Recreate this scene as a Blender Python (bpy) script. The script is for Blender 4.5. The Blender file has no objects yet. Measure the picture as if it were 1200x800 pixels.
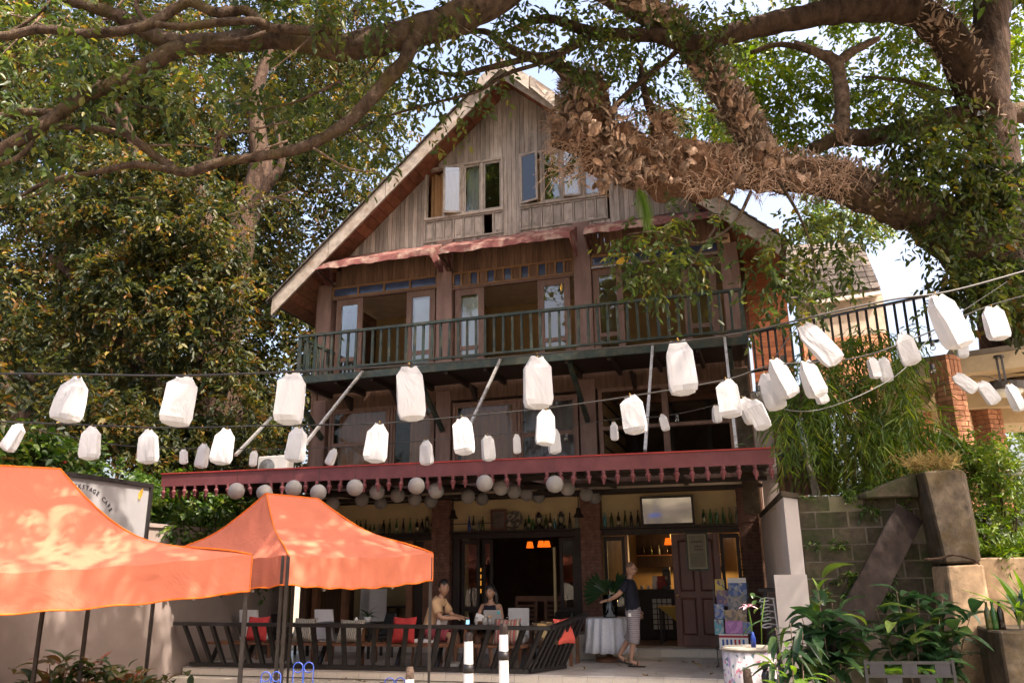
import bpy, math, random
import numpy as np
from mathutils import Vector, Matrix, noise

# ------------------------------------------------------------------ camera, sky, sun, exposure
scene = bpy.context.scene
COL = scene.collection
R = math.radians
FPX, TH, CZ, ROLL = 958.0, R(16.07), 2.07, R(0.69)
cam_d = bpy.data.cameras.new('camera'); cam = bpy.data.objects.new('camera', cam_d); COL.objects.link(cam)
cam_d.sensor_width = 36.0; cam_d.lens = 36.0 * FPX / 1200.0; cam_d.clip_start = 0.1; cam_d.clip_end = 2000.0
cam.matrix_world = Matrix.Translation((0, 0, CZ)) @ Matrix.Rotation(math.pi / 2 + TH, 4, 'X') @ Matrix.Rotation(-ROLL, 4, 'Z')
scene.camera = cam

SUN = Vector((0.52, -0.40, 0.92)).normalized()          # direction towards the sun
SUN_EL = math.asin(SUN.z)
world = bpy.data.worlds.new('World'); scene.world = world; world.use_nodes = True
wn = world.node_tree.nodes; wl = world.node_tree.links
bg = wn['Background']; sky = wn.new('ShaderNodeTexSky'); sky.sky_type = 'NISHITA'; sky.sun_disc = False
sky.sun_elevation = SUN_EL; sky.sun_rotation = math.atan2(SUN.x, SUN.y)
sky.air_density = 1.0; sky.dust_density = 9.0; sky.ozone_density = 0.4
wl.new(sky.outputs[0], bg.inputs[0]); bg.inputs[1].default_value = 0.15
sd = bpy.data.lights.new('sun', 'SUN'); sd.energy = 2.9; sd.angle = R(0.53); sd.color = (1.0, 0.92, 0.80)
so = bpy.data.objects.new('sun', sd); COL.objects.link(so)
so.rotation_euler = SUN.to_track_quat('Z', 'Y').to_euler(); so.location = (20, -15, 40)
scene.view_settings.view_transform = 'Standard'; scene.view_settings.look = 'None'
scene.view_settings.gamma = 1.0; scene.view_settings.exposure = 2.05
scene.view_settings.use_white_balance = True; scene.view_settings.white_balance_temperature = 6800; scene.view_settings.white_balance_tint = 14
scene.cycles.max_bounces = 8; scene.cycles.transparent_max_bounces = 12

# ------------------------------------------------------------------ measuring helpers (photo pixel + known distance -> metres)
A, D = R(17.0), 18.9
U = (math.cos(A), -math.sin(A)); N = (math.sin(A), math.cos(A))
def ray(px, py):
    u = (px - 600) / FPX; v = (400 - py) / FPX
    c, s = math.cos(ROLL), math.sin(ROLL)
    u, v = u * c + v * s, -u * s + v * c
    return (u, math.cos(TH) - v * math.sin(TH), math.sin(TH) + v * math.cos(TH))
def H(s, t, z): return Vector((s * U[0] + t * N[0], D + s * U[1] + t * N[1], z))
def fp(px, py, t):
    r = ray(px, py); k = (t + D * N[1]) / (r[0] * N[0] + r[1] * N[1])
    x, y = k * r[0], k * r[1] - D
    return Vector((x * U[0] + y * U[1], t, CZ + k * r[2]))
def gd(px, py, d):
    r = ray(px, py); k = d / r[1]
    return Vector((k * r[0], d, CZ + k * r[2]))
def gs(px, py, s):
    r = ray(px, py); k = (s + D * U[1]) / (r[0] * U[0] + r[1] * U[1])
    x, y = k * r[0], k * r[1] - D
    return Vector((s, x * N[0] + y * N[1], CZ + k * r[2]))
def gz(px, py, z):
    r = ray(px, py); k = (z - CZ) / r[2]
    x, y = k * r[0], k * r[1] - D
    return Vector((x * U[0] + y * U[1], x * N[0] + y * N[1], z))

# ------------------------------------------------------------------ object helpers
def tag(o, label=None, cat=None, group=None, kind=None):
    if label: o['label'] = label
    if cat: o['category'] = cat
    if group: o['group'] = group
    if kind: o['kind'] = kind
    return o
def thing(name, label, cat, loc=(0, 0, 0), rz=0.0, group=None):
    o = bpy.data.objects.new(name, None); o.empty_display_size = 0.2
    COL.objects.link(o); o.location = loc; o.rotation_euler = (0, 0, rz)
    return tag(o, label, cat, group)
def hthing(name, label, cat, s, t, z, rz=0.0, group=None):
    return thing(name, label, cat, H(s, t, z), -A + rz, group)
def link(name, me, parent=None, loc=None, scale=None, rot=None):
    o = bpy.data.objects.new(name, me); COL.objects.link(o)
    if parent is not None: o.parent = parent
    if loc is not None: o.location = loc
    if scale is not None: o.scale = scale
    if rot is not None: o.rotation_euler = rot
    return o
def copy_tree(o, parent=None):
    c = o.copy(); COL.objects.link(c); c.parent = parent
    for ch in list(o.children): copy_tree(ch, c)
    return c

class MB:
    def __init__(self): self.v = []; self.f = []; self.m = []; self.mi = 0
    def add(self, vs, fs):
        b = len(self.v); self.v += [tuple(p) for p in vs]
        for f in fs: self.f.append(tuple(b + i for i in f)); self.m.append(self.mi)
        return self
    def box(self, c, s, rot=None):
        hx, hy, hz = s[0] / 2, s[1] / 2, s[2] / 2
        vs = [Vector((x, y, z)) for x in (-hx, hx) for y in (-hy, hy) for z in (-hz, hz)]
        if rot is not None: vs = [rot @ p for p in vs]
        c = Vector(c)
        return self.add([p + c for p in vs], [(0, 1, 3, 2), (4, 6, 7, 5), (0, 4, 5, 1), (2, 3, 7, 6), (0, 2, 6, 4), (1, 5, 7, 3)])
    def bx(self, x0, x1, y0, y1, z0, z1):
        return self.box(((x0 + x1) / 2, (y0 + y1) / 2, (z0 + z1) / 2), (abs(x1 - x0), abs(y1 - y0), abs(z1 - z0)))
    def beam(self, p0, p1, w, h, up=(0, 0, 1)):
        p0, p1 = Vector(p0), Vector(p1); d = (p1 - p0).normalized(); up = Vector(up)
        sd_ = d.cross(up)
        if sd_.length < 1e-4: sd_ = d.cross(Vector((0, 1, 0)))
        sd_.normalize(); u2 = sd_.cross(d)
        vs = [p + sd_ * (a * w / 2) + u2 * (b * h / 2) for p in (p0, p1) for a, b in ((-1, -1), (1, -1), (1, 1), (-1, 1))]
        return self.add(vs, [(3, 2, 1, 0), (4, 5, 6, 7), (0, 1, 5, 4), (1, 2, 6, 5), (2, 3, 7, 6), (3, 0, 4, 7)])
    def prism(self, poly, off):
        n = len(poly); off = Vector(off)
        vs = [Vector(p) for p in poly] + [Vector(p) + off for p in poly]
        fs = [tuple(range(n - 1, -1, -1)), tuple(range(n, 2 * n))] + [(i, (i + 1) % n, n + (i + 1) % n, n + i) for i in range(n)]
        return self.add(vs, fs)
    def tube(self, pts, rad, seg=8, nz=0.0, cap=True, seed=0.0):
        pts = [Vector(p) for p in pts]; n = len(pts)
        if not hasattr(rad, '__len__'): rad = [rad] * n
        T = []
        for i in range(n):
            a = pts[max(i - 1, 0)]; b = pts[min(i + 1, n - 1)]; q = b - a
            T.append(q.normalized() if q.length > 1e-9 else Vector((0, 0, 1)))
        ref = Vector((0, 0, 1)) if abs(T[0].z) < 0.9 else Vector((1, 0, 0))
        e = T[0].cross(ref).normalized(); vs = []
        for i in range(n):
            e = (e - T[i] * e.dot(T[i]))
            e = e.normalized() if e.length > 1e-6 else T[i].orthogonal().normalized()
            g = T[i].cross(e)
            for k in range(seg):
                a = 2 * math.pi * k / seg; dr = e * math.cos(a) + g * math.sin(a); r_ = rad[i]
                if nz:
                    q = pts[i] + dr * r_
                    r_ *= 1 + nz * noise.noise(q * (0.9 / max(rad[i], .05)) * .5 + Vector((seed, 0, 0))) + nz * .5 * noise.noise(q * 6)
                vs.append(pts[i] + dr * r_)
        fs = [(i * seg + k, i * seg + (k + 1) % seg, (i + 1) * seg + (k + 1) % seg, (i + 1) * seg + k) for i in range(n - 1) for k in range(seg)]
        if cap: fs += [tuple(range(seg - 1, -1, -1)), tuple((n - 1) * seg + k for k in range(seg))]
        return self.add(vs, fs)
    def lathe(self, prof, c=(0, 0, 0), seg=16, wob=None):
        c = Vector(c); vs = []; n = len(prof)
        for i, (r_, z) in enumerate(prof):
            for k in range(seg):
                a = 2 * math.pi * k / seg; rr = r_ * (wob(a, i) if wob else 1)
                vs.append(c + Vector((rr * math.cos(a), rr * math.sin(a), z)))
        fs = [(i * seg + k, i * seg + (k + 1) % seg, (i + 1) * seg + (k + 1) % seg, (i + 1) * seg + k) for i in range(n - 1) for k in range(seg)]
        fs += [tuple(range(seg - 1, -1, -1)), tuple((n - 1) * seg + k for k in range(seg))]
        return self.add(vs, fs)
    def ball(self, c, r_, seg=12, rings=8):
        rx = r_ if hasattr(r_, '__len__') else (r_, r_, r_)
        c = Vector(c); b = len(self.v); vs = [c + Vector((0, 0, rx[2]))]
        for i in range(1, rings):
            ph = math.pi * i / rings
            for k in range(seg):
                a = 2 * math.pi * k / seg
                vs.append(c + Vector((rx[0] * math.sin(ph) * math.cos(a), rx[1] * math.sin(ph) * math.sin(a), rx[2] * math.cos(ph))))
        vs.append(c - Vector((0, 0, rx[2]))); fs = []
        for k in range(seg): fs.append((0, 1 + k, 1 + (k + 1) % seg))
        for i in range(rings - 2):
            for k in range(seg):
                o = 1 + i * seg; fs.append((o + k, o + seg + k, o + seg + (k + 1) % seg, o + (k + 1) % seg))
        o = 1 + (rings - 2) * seg; L = len(vs) - 1
        for k in range(seg): fs.append((L, o + (k + 1) % seg, o + k))
        return self.add(vs, fs)
    def grid(self, fn, nu, nv):
        vs = [fn(i / nu, j / nv) for j in range(nv + 1) for i in range(nu + 1)]
        return self.add(vs, [(j * (nu + 1) + i, j * (nu + 1) + i + 1, (j + 1) * (nu + 1) + i + 1, (j + 1) * (nu + 1) + i) for j in range(nv) for i in range(nu)])
    def mesh(self, name, mats, smooth=False, angle=None):
        me = bpy.data.meshes.new(name); me.from_pydata(self.v, [], self.f); me.update()
        if not isinstance(mats, (list, tuple)): mats = [mats]
        for q in mats: me.materials.append(q)
        if len(mats) > 1: me.polygons.foreach_set('material_index', self.m)
        if smooth: me.polygons.foreach_set('use_smooth', [True] * len(me.polygons))
        return me
    def build(self, name, mats, parent=None, smooth=False, loc=None, bevel=0.0):
        o = link(name, self.mesh(name, mats, smooth), parent, loc)
        if bevel:
            b = o.modifiers.new('bevel', 'BEVEL'); b.width = bevel; b.segments = 1; b.limit_method = 'ANGLE'
        return o

def spline(pts, rad, sub=5):
    P = [Vector(p) for p in pts]; out = []; rr = []
    P2 = [P[0] * 2 - P[1]] + P + [P[-1] * 2 - P[-2]]
    for i in range(len(P) - 1):
        a, b, c, d = P2[i], P2[i + 1], P2[i + 2], P2[i + 3]
        for k in range(sub):
            t = k / sub
            out.append(0.5 * ((2 * b) + (c - a) * t + (2 * a - 5 * b + 4 * c - d) * t * t + (3 * b - a - 3 * c + d) * t ** 3))
            rr.append(rad[i] * (1 - t) + rad[i + 1] * t)
    out.append(P[-1]); rr.append(rad[-1])
    return out, rr

# ------------------------------------------------------------------ materials
def nt(name):
    m = bpy.data.materials.new(name); m.use_nodes = True
    t = m.node_tree; return m, t.nodes, t.links, t.nodes['Principled BSDF']
def mat(name, col, rough=0.75, var=0.25, scale=5.0, stretch=(1, 1, 1), bump=0.15, objvar=0.0, spec=0.3, metal=0.0,
        col2=None, stain=None, stain_scale=0.8, stain_amt=0.5, coat=0.0, bdist=0.01, sheen=0.0):
    m, n, l, p = nt(name)
    g = n.new('ShaderNodeNewGeometry'); oi = n.new('ShaderNodeObjectInfo')
    ad = n.new('ShaderNodeVectorMath'); ad.operation = 'MULTIPLY_ADD'
    cmb = n.new('ShaderNodeCombineXYZ')
    for i in range(3): l.new(oi.outputs['Random'], cmb.inputs[i])
    l.new(cmb.outputs[0], ad.inputs[0]); ad.inputs[1].default_value = (37.0, 19.0, 53.0); l.new(g.outputs['Position'], ad.inputs[2])
    mp = n.new('ShaderNodeMapping'); mp.inputs['Scale'].default_value = stretch; l.new(ad.outputs[0], mp.inputs[0])
    nz = n.new('ShaderNodeTexNoise'); nz.inputs['Scale'].default_value = scale; nz.inputs['Detail'].default_value = 7.0
    nz.inputs['Roughness'].default_value = 0.62; l.new(mp.outputs[0], nz.inputs[0])
    cr = n.new('ShaderNodeValToRGB'); c2 = col2 or tuple(min(1, c * (1 + var)) for c in col)
    cr.color_ramp.elements[0].position = 0.3; cr.color_ramp.elements[1].position = 0.7
    cr.color_ramp.elements[0].color = (*[c * (1 - var) for c in col], 1); cr.color_ramp.elements[1].color = (*c2, 1)
    l.new(nz.outputs[0], cr.inputs[0]); out = cr.outputs[0]
    if stain:
        n2 = n.new('ShaderNodeTexNoise'); n2.inputs['Scale'].default_value = stain_scale; n2.inputs['Detail'].default_value = 8.0
        n2.inputs['Roughness'].default_value = 0.7
        l.new(g.outputs['Position'], n2.inputs[0])
        r2 = n.new('ShaderNodeValToRGB'); r2.color_ramp.elements[0].position = 0.48; r2.color_ramp.elements[1].position = 0.62
        r2.color_ramp.elements[1].color = (stain_amt,) * 3 + (1,); l.new(n2.outputs[0], r2.inputs[0])
        mx = n.new('ShaderNodeMixRGB'); l.new(r2.outputs[0], mx.inputs[0]); l.new(out, mx.inputs[1]); mx.inputs[2].default_value = (*stain, 1); out = mx.outputs[0]
    if objvar:
        hs = n.new('ShaderNodeHueSaturation'); ma = n.new('ShaderNodeMapRange')
        ma.inputs['To Min'].default_value = 1 - objvar; ma.inputs['To Max'].default_value = 1 + objvar
        l.new(oi.outputs['Random'], ma.inputs[0]); l.new(ma.outputs[0], hs.inputs['Value']); l.new(out, hs.inputs['Color']); out = hs.outputs[0]
    l.new(out, p.inputs['Base Color'])
    p.inputs['Roughness'].default_value = rough; p.inputs['Specular IOR Level'].default_value = spec; p.inputs['Metallic'].default_value = metal
    if coat: p.inputs['Coat Weight'].default_value = coat
    if bump:
        b = n.new('ShaderNodeBump'); b.inputs['Strength'].default_value = min(1, bump * 3); b.inputs['Distance'].default_value = bdist
        l.new(nz.outputs[0], b.inputs['Height']); l.new(b.outputs[0], p.inputs['Normal'])
    return m
def cloth_mat(name, col, trans=0.3, rough=0.9, var=0.08, scale=3.0, objvar=0.0):
    m = mat(name, col, rough, var, scale, bump=0.05, objvar=objvar, spec=0.15)
    n, l = m.node_tree.nodes, m.node_tree.links; p = n['Principled BSDF']
    tr = n.new('ShaderNodeBsdfTranslucent'); mx = n.new('ShaderNodeMixShader'); mx.inputs[0].default_value = trans
    src = p.inputs['Base Color'].links[0].from_socket; l.new(src, tr.inputs[0])
    l.new(p.outputs[0], mx.inputs[1]); l.new(tr.outputs[0], mx.inputs[2]); l.new(mx.outputs[0], n['Material Output'].inputs[0])
    return m
def leaf_mat(name, stops, trans=0.35, rough=0.42, spec=0.45, attr=True):
    m, n, l, p = nt(name)
    cr = n.new('ShaderNodeValToRGB'); e = cr.color_ramp.elements
    e[0].position = stops[0][0]; e[0].color = (*stops[0][1], 1); e[1].position = stops[-1][0]; e[1].color = (*stops[-1][1], 1)
    for pos, c in stops[1:-1]:
        q = e.new(pos); q.color = (*c, 1)
    if attr:
        a = n.new('ShaderNodeAttribute'); a.attribute_name = 'rnd'; l.new(a.outputs['Fac'], cr.inputs[0])
    else:
        a = n.new('ShaderNodeObjectInfo'); l.new(a.outputs['Random'], cr.inputs[0])
    l.new(cr.outputs[0], p.inputs['Base Color']); p.inputs['Roughness'].default_value = rough; p.inputs['Specular IOR Level'].default_value = spec
    tr = n.new('ShaderNodeBsdfTranslucent'); hs = n.new('ShaderNodeHueSaturation'); hs.inputs['Saturation'].default_value = 1.15; hs.inputs['Value'].default_value = 1.5
    l.new(cr.outputs[0], hs.inputs['Color']); l.new(hs.outputs[0], tr.inputs[0])
    mx = n.new('ShaderNodeMixShader'); mx.inputs[0].default_value = trans
    l.new(p.outputs[0], mx.inputs[1]); l.new(tr.outputs[0], mx.inputs[2]); l.new(mx.outputs[0], n['Material Output'].inputs[0])
    return m
def glass_mat(name, tint=(0.9, 0.93, 0.92), ior=1.9):
    m, n, l, p = nt(name); n.remove(p)
    tr = n.new('ShaderNodeBsdfTransparent'); tr.inputs[0].default_value = (*tint, 1)
    gl = n.new('ShaderNodeBsdfGlossy'); gl.inputs['Roughness'].default_value = 0.01; gl.inputs[0].default_value = (1, 1, 1, 1)
    fr = n.new('ShaderNodeFresnel'); fr.inputs['IOR'].default_value = ior
    g = n.new('ShaderNodeNewGeometry'); nz = n.new('ShaderNodeTexNoise'); nz.inputs['Scale'].default_value = 1.3; l.new(g.outputs['Position'], nz.inputs[0])
    b = n.new('ShaderNodeBump'); b.inputs['Strength'].default_value = 0.12; b.inputs['Distance'].default_value = 0.03
    l.new(nz.outputs[0], b.inputs['Height']); l.new(b.outputs[0], gl.inputs['Normal'])
    mx = n.new('ShaderNodeMixShader'); l.new(fr.outputs[0], mx.inputs[0]); l.new(tr.outputs[0], mx.inputs[1]); l.new(gl.outputs[0], mx.inputs[2])
    l.new(mx.outputs[0], n['Material Output'].inputs[0]); return m
def emit_mat(name, col, strength):
    m, n, l, p = nt(name); p.inputs['Base Color'].default_value = (*[c * .5 for c in col], 1)
    p.inputs['Emission Color'].default_value = (*col, 1); p.inputs['Emission Strength'].default_value = strength; return m
def bands_mat(name, stops, scale, axis, rough=0.85, distort=0.0):
    """woven or printed stripes: a ramp repeated along one local axis"""
    m, n, l, p = nt(name); tc = n.new('ShaderNodeTexCoord'); sp = n.new('ShaderNodeSeparateXYZ'); l.new(tc.outputs['Object'], sp.inputs[0])
    mu = n.new('ShaderNodeMath'); mu.operation = 'MULTIPLY'; mu.inputs[1].default_value = scale; l.new(sp.outputs[axis], mu.inputs[0])
    src = mu.outputs[0]
    if distort:
        nz = n.new('ShaderNodeTexNoise'); nz.inputs['Scale'].default_value = 14; l.new(tc.outputs['Object'], nz.inputs[0])
        ma = n.new('ShaderNodeMath'); ma.operation = 'MULTIPLY_ADD'; l.new(nz.outputs[0], ma.inputs[0]); ma.inputs[1].default_value = distort; l.new(src, ma.inputs[2]); src = ma.outputs[0]
    fr = n.new('ShaderNodeMath'); fr.operation = 'FRACT'; l.new(src, fr.inputs[0])
    cr = n.new('ShaderNodeValToRGB'); cr.color_ramp.interpolation = 'CONSTANT'; e = cr.color_ramp.elements
    e[0].position = stops[0][0]; e[0].color = (*stops[0][1], 1); e[1].position = stops[1][0]; e[1].color = (*stops[1][1], 1)
    for pos, c in stops[2:]:
        q = e.new(pos); q.color = (*c, 1)
    l.new(fr.outputs[0], cr.inputs[0]); l.new(cr.outputs[0], p.inputs['Base Color']); p.inputs['Roughness'].default_value = rough
    return m
def print_mat(name, stops, scale=14.0, rough=0.5, voronoi=True):
    """flat colour print: random patches through a colour ramp"""
    m, n, l, p = nt(name); tc = n.new('ShaderNodeTexCoord')
    v = n.new('ShaderNodeTexVoronoi') if voronoi else n.new('ShaderNodeTexNoise'); v.inputs['Scale'].default_value = scale
    l.new(tc.outputs['Object'], v.inputs['Vector'])
    cr = n.new('ShaderNodeValToRGB'); e = cr.color_ramp.elements; cr.color_ramp.interpolation = 'CONSTANT' if voronoi else 'LINEAR'
    e[0].position = stops[0][0]; e[0].color = (*stops[0][1], 1); e[1].position = stops[1][0]; e[1].color = (*stops[1][1], 1)
    for pos, c in stops[2:]:
        q = e.new(pos); q.color = (*c, 1)
    if voronoi:
        sp = n.new('ShaderNodeSeparateColor'); l.new(v.outputs['Color'], sp.inputs[0]); l.new(sp.outputs[0], cr.inputs[0])
    else: l.new(v.outputs[0], cr.inputs[0])
    l.new(cr.outputs[0], p.inputs['Base Color']); p.inputs['Roughness'].default_value = rough
    return m

W = {}
W['gable'] = mat('weathered_board', (0.28, 0.235, 0.205), .85, .45, 7, (2.5, 2.5, .22), .25, .30, .15, stain=(.40, .355, .32), stain_scale=.9, stain_amt=.5)
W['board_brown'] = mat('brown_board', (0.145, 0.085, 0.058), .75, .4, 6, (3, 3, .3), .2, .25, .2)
W['trim'] = mat('weathered_trim', (0.28, 0.24, 0.21), .8, .35, 8, (1, 1, .5), .2, .15, .2)
W['post'] = mat('brown_post', (0.20, 0.125, 0.105), .7, .3, 3, (2, 2, .4), .12, .06, .25, stain=(.15, .09, .075), stain_amt=.7)
W['frame'] = mat('brown_frame', (0.155, 0.090, 0.068), .6, .3, 6, (2, 2, .5), .12, .12, .3)
W['tan_trim'] = mat('tan_trim', (0.20, 0.11, 0.055), .65, .3, 6, (.5, .5, 1), .12, .12, .3)
W['dark'] = mat('dark_timber', (0.022, 0.013, 0.010), .5, .4, 6, (2, 2, .5), .1, .15, .3)
W['door'] = mat('red_brown_door', (0.085, 0.026, 0.018), .42, .3, 5, (3, 3, .35), .08, .08, .45)
W['green'] = mat('green_paint', (0.021, 0.035, 0.030), .5, .35, 7, (1, 1, 1), .12, .12, .4, stain=(.09, .08, .05), stain_amt=.55, stain_scale=5)
W['red'] = mat('maroon_paint', (0.135, 0.042, 0.047), .55, .25, 4, (1, 1, 1), .08, .05, .3, stain=(.12, .03, .03), stain_amt=.6)
W['awning'] = mat('faded_awning', (0.125, 0.046, 0.042), .8, .35, 3, (1, 1, 1), .2, .05, .15, stain=(.33, .25, .20), stain_scale=3.2, stain_amt=.6)
W['fascia'] = mat('pale_roof_edge', (0.30, 0.262, 0.228), .85, .35, 5, (1, 1, 1), .15, .06, .2, stain=(.20, .14, .10), stain_scale=2.2, stain_amt=.75)
W['soffit'] = mat('soffit_board', (0.19, 0.078, 0.045), .75, .4, 4, (1, 1, 1), .15, .25, .2)
W['shingle'] = mat('roof_shingle', (0.10, 0.085, 0.075), .9, .35, 6, (1, 1, 1), .2, .25, .1)
W['cream'] = mat('cream_wall', (0.46, 0.36, 0.20), .85, .1, 3, bump=.04)
W['tan'] = mat('tan_wall', (0.46, 0.32, 0.16), .85, .12, 3, bump=.04)
W['ceil'] = mat('plaster_ceiling', (0.58, 0.47, 0.36), .9, .15, 4, bump=.1)
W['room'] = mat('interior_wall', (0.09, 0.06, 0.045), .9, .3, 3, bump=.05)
W['sidewall'] = mat('grey_beige_render', (0.265, 0.212, 0.190), .85, .07, 2.5, bump=.05, stain=(.22, .175, .155), stain_scale=.7, stain_amt=.4)
W['white_wall'] = mat('white_render', (0.46, 0.415, 0.39), .85, .07, 3, bump=.05, stain=(.45, .39, .36), stain_scale=1.2, stain_amt=.5)
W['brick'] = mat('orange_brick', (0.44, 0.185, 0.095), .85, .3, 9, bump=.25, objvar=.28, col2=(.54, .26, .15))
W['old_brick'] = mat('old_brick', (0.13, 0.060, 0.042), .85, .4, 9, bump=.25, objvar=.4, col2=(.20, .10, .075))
W['mortar'] = mat('mortar', (0.10, 0.075, 0.06), .9, .3, 12, bump=.2)
W['block'] = mat('concrete_block', (0.058, 0.046, 0.029), .92, .5, 9, bump=.35, objvar=.25, stain=(.022, .034, .008), stain_scale=2.4, stain_amt=.75)
W['joint'] = mat('block_mortar', (0.12, 0.10, 0.08), .92, .3, 8, bump=.3, stain=(.15, .14, .07), stain_scale=1.4, stain_amt=.7)
W['concrete'] = mat('old_concrete', (0.062, 0.047, 0.032), .92, .6, 7, bump=.4, stain=(.045, .030, .010), stain_scale=2.2, stain_amt=.8)
W['ochre'] = mat('ochre_concrete', (0.33, 0.23, 0.14), .92, .4, 6, bump=.35, stain=(.14, .10, .065), stain_scale=2.2, stain_amt=.75)
W['tile'] = mat('floor_tile', (0.52, 0.48, 0.455), .3, .12, 30, bump=.0, objvar=.07, spec=.5, stain=(.30, .27, .24), stain_scale=1.3, stain_amt=.7)
W['riser'] = mat('riser_tile', (0.60, 0.54, 0.46), .4, .1, 40, bump=.02, objvar=.05, spec=.4)
W['grout'] = mat('grout', (0.20, 0.17, 0.15), .9, .2, 10)
W['earth'] = mat('earth_ground', (0.20, 0.165, 0.13), .95, .35, 2.5, bump=.3, stain=(.07, .08, .03), stain_scale=.5, stain_amt=.7)
W['bark'] = mat('tree_bark', (0.078, 0.054, 0.041), .92, .75, 9, (1, 1, .6), 1, 0, .1, stain=(.10, .075, .032), stain_scale=2.3, stain_amt=.7, bdist=.12)
W['bark_pale'] = mat('pale_bark', (0.19, 0.135, 0.105), .92, .65, 11, (1, 1, 1), 1, 0, .1, stain=(.09, .06, .04), stain_scale=4, stain_amt=.7, bdist=.08)
W['bark_dark'] = mat('dark_bark', (0.050, 0.032, 0.023), .92, .6, 7, (1, 1, .4), 1, 0, .1, bdist=.10)
W['frond_dry'] = mat('dry_fern_frond', (0.33, 0.215, 0.155), .9, .55, 14, bump=.35, objvar=.55, spec=.15, col2=(.52, .36, .27))
W['root'] = mat('dry_root_mass', (0.17, 0.095, 0.06), .95, .5, 18, bump=.6, bdist=.05)
W['orange'] = cloth_mat('orange_canvas', (0.58, 0.175, 0.105), .10, .8, .06, 2.0)
W['orange_hem'] = cloth_mat('orange_hem', (0.90, 0.22, 0.03), .25, .8, .05)
def wrinkle(m, scale, strength, dist, stretch=(1, 1, 1)):
    """soft creases in cloth: a second, broader bump"""
    n, l = m.node_tree.nodes, m.node_tree.links; p = n['Principled BSDF']; tc = n.new('ShaderNodeTexCoord'); mp = n.new('ShaderNodeMapping'); mp.inputs['Scale'].default_value = stretch
    oi = n.new('ShaderNodeObjectInfo'); ad = n.new('ShaderNodeVectorMath'); ad.operation = 'ADD'; l.new(tc.outputs['Object'], ad.inputs[0]); l.new(oi.outputs['Location'], ad.inputs[1]); l.new(ad.outputs[0], mp.inputs[0])
    nz = n.new('ShaderNodeTexNoise'); nz.inputs['Scale'].default_value = scale; nz.inputs['Detail'].default_value = 5; nz.inputs['Distortion'].default_value = .8; l.new(mp.outputs[0], nz.inputs[0])
    b = n.new('ShaderNodeBump'); b.inputs['Strength'].default_value = strength; b.inputs['Distance'].default_value = dist; l.new(nz.outputs[0], b.inputs['Height'])
    old = p.inputs['Normal'].links; 
    if old: l.new(old[0].from_socket, b.inputs['Normal'])
    l.new(b.outputs[0], p.inputs['Normal']); return m
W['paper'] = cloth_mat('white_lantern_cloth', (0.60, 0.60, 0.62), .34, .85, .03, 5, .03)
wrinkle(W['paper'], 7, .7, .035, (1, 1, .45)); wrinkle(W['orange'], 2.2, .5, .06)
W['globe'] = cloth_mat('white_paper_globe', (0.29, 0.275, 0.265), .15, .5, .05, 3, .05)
W['metal_dark'] = mat('dark_metal', (0.045, 0.037, 0.032), .45, .3, 8, bump=.05, spec=.5, metal=.4)
W['metal_grey'] = mat('galvanised_metal', (0.42, 0.41, 0.40), .4, .25, 10, bump=.05, metal=.7, stain=(.2, .15, .1), stain_scale=5, stain_amt=.5)
W['black'] = mat('black_paint', (0.016, 0.014, 0.014), .42, .3, 8, bump=.05, objvar=.1, spec=.45)
W['black_iron'] = mat('black_iron', (0.014, 0.014, 0.016), .4, .3, 8, bump=.03, spec=.5)
W['blue'] = mat('blue_paint', (0.030, 0.075, 0.38), .4, .2, 8, bump=.02, spec=.5)
W['white'] = mat('white_paint', (0.78, 0.76, 0.73), .5, .05, 6, bump=.03)
W['white_fab'] = cloth_mat('white_slipcover', (0.74, 0.72, 0.72), .1, .9, .05, 4)
W['lace'] = mat('white_lace', (0.62, 0.63, 0.68), .85, .12, 40, bump=.3)
W['red_fab'] = cloth_mat('red_cushion_cloth', (0.42, 0.045, 0.045), .05, .9, .15, 8)
W['bench'] = mat('bench_wood', (0.20, 0.085, 0.045), .5, .3, 5, (.4, 3, 3), .1, .1, .4)
W['wood'] = mat('brown_wood', (0.16, 0.07, 0.035), .5, .35, 5, (1, 1, 1), .1, .15, .4)
W['plank'] = mat('dark_plank', (0.013, 0.009, 0.008), .9, .7, 9, (1, 1, .5), .35, 0, .15, stain=(.022, .015, .012), stain_scale=7, stain_amt=.6)  # base colour lowered to the dark tone of a plank in shade
W['glass'] = glass_mat('window_glass', ior=1.75)
W['glass_clear'] = glass_mat('clear_glass', (.93, .96, .95), 1.45)
W['blue_glass'] = mat('blue_pane', (0.045, 0.06, 0.12), .15, .2, 4, bump=0, spec=.6)
W['mirror'] = None
W['skin'] = mat('skin', (0.40, 0.225, 0.15), .5, .08, 12, bump=.02, spec=.35)
W['hair'] = mat('black_hair', (0.012, 0.009, 0.008), .45, .3, 40, (1, 1, .2), .2, 0, .5)
W['stone'] = mat('paving_stone', (0.30, 0.27, 0.23), .9, .3, 4, bump=.3, objvar=.1)
UNIT = {}
def unit(m):
    if m.name not in UNIT:
        UNIT[m.name] = MB().box((0, 0, 0), (1, 1, 1)).mesh('block_' + m.name, m)
    return UNIT[m.name]
def piece(name, m, parent, x0, x1, y0, y1, z0, z1, rot=None):
    return link(name, unit(m), parent, ((x0 + x1) / 2, (y0 + y1) / 2, (z0 + z1) / 2), (abs(x1 - x0), abs(y1 - y0), abs(z1 - z0)), rot)
_bar = {}
def bar(name, m, parent, p0, p1, w, h):
    """square timber or rod between two points, one object sharing the unit block"""
    p0, p1 = Vector(p0), Vector(p1); d = p1 - p0
    q = d.to_track_quat('X', 'Z')
    return link(name, unit(m), parent, (p0 + p1) / 2, (d.length, w, h), q.to_euler())
rng = random.Random(7)
W['glass2'] = glass_mat('lower_window_glass', ior=1.32)
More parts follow.
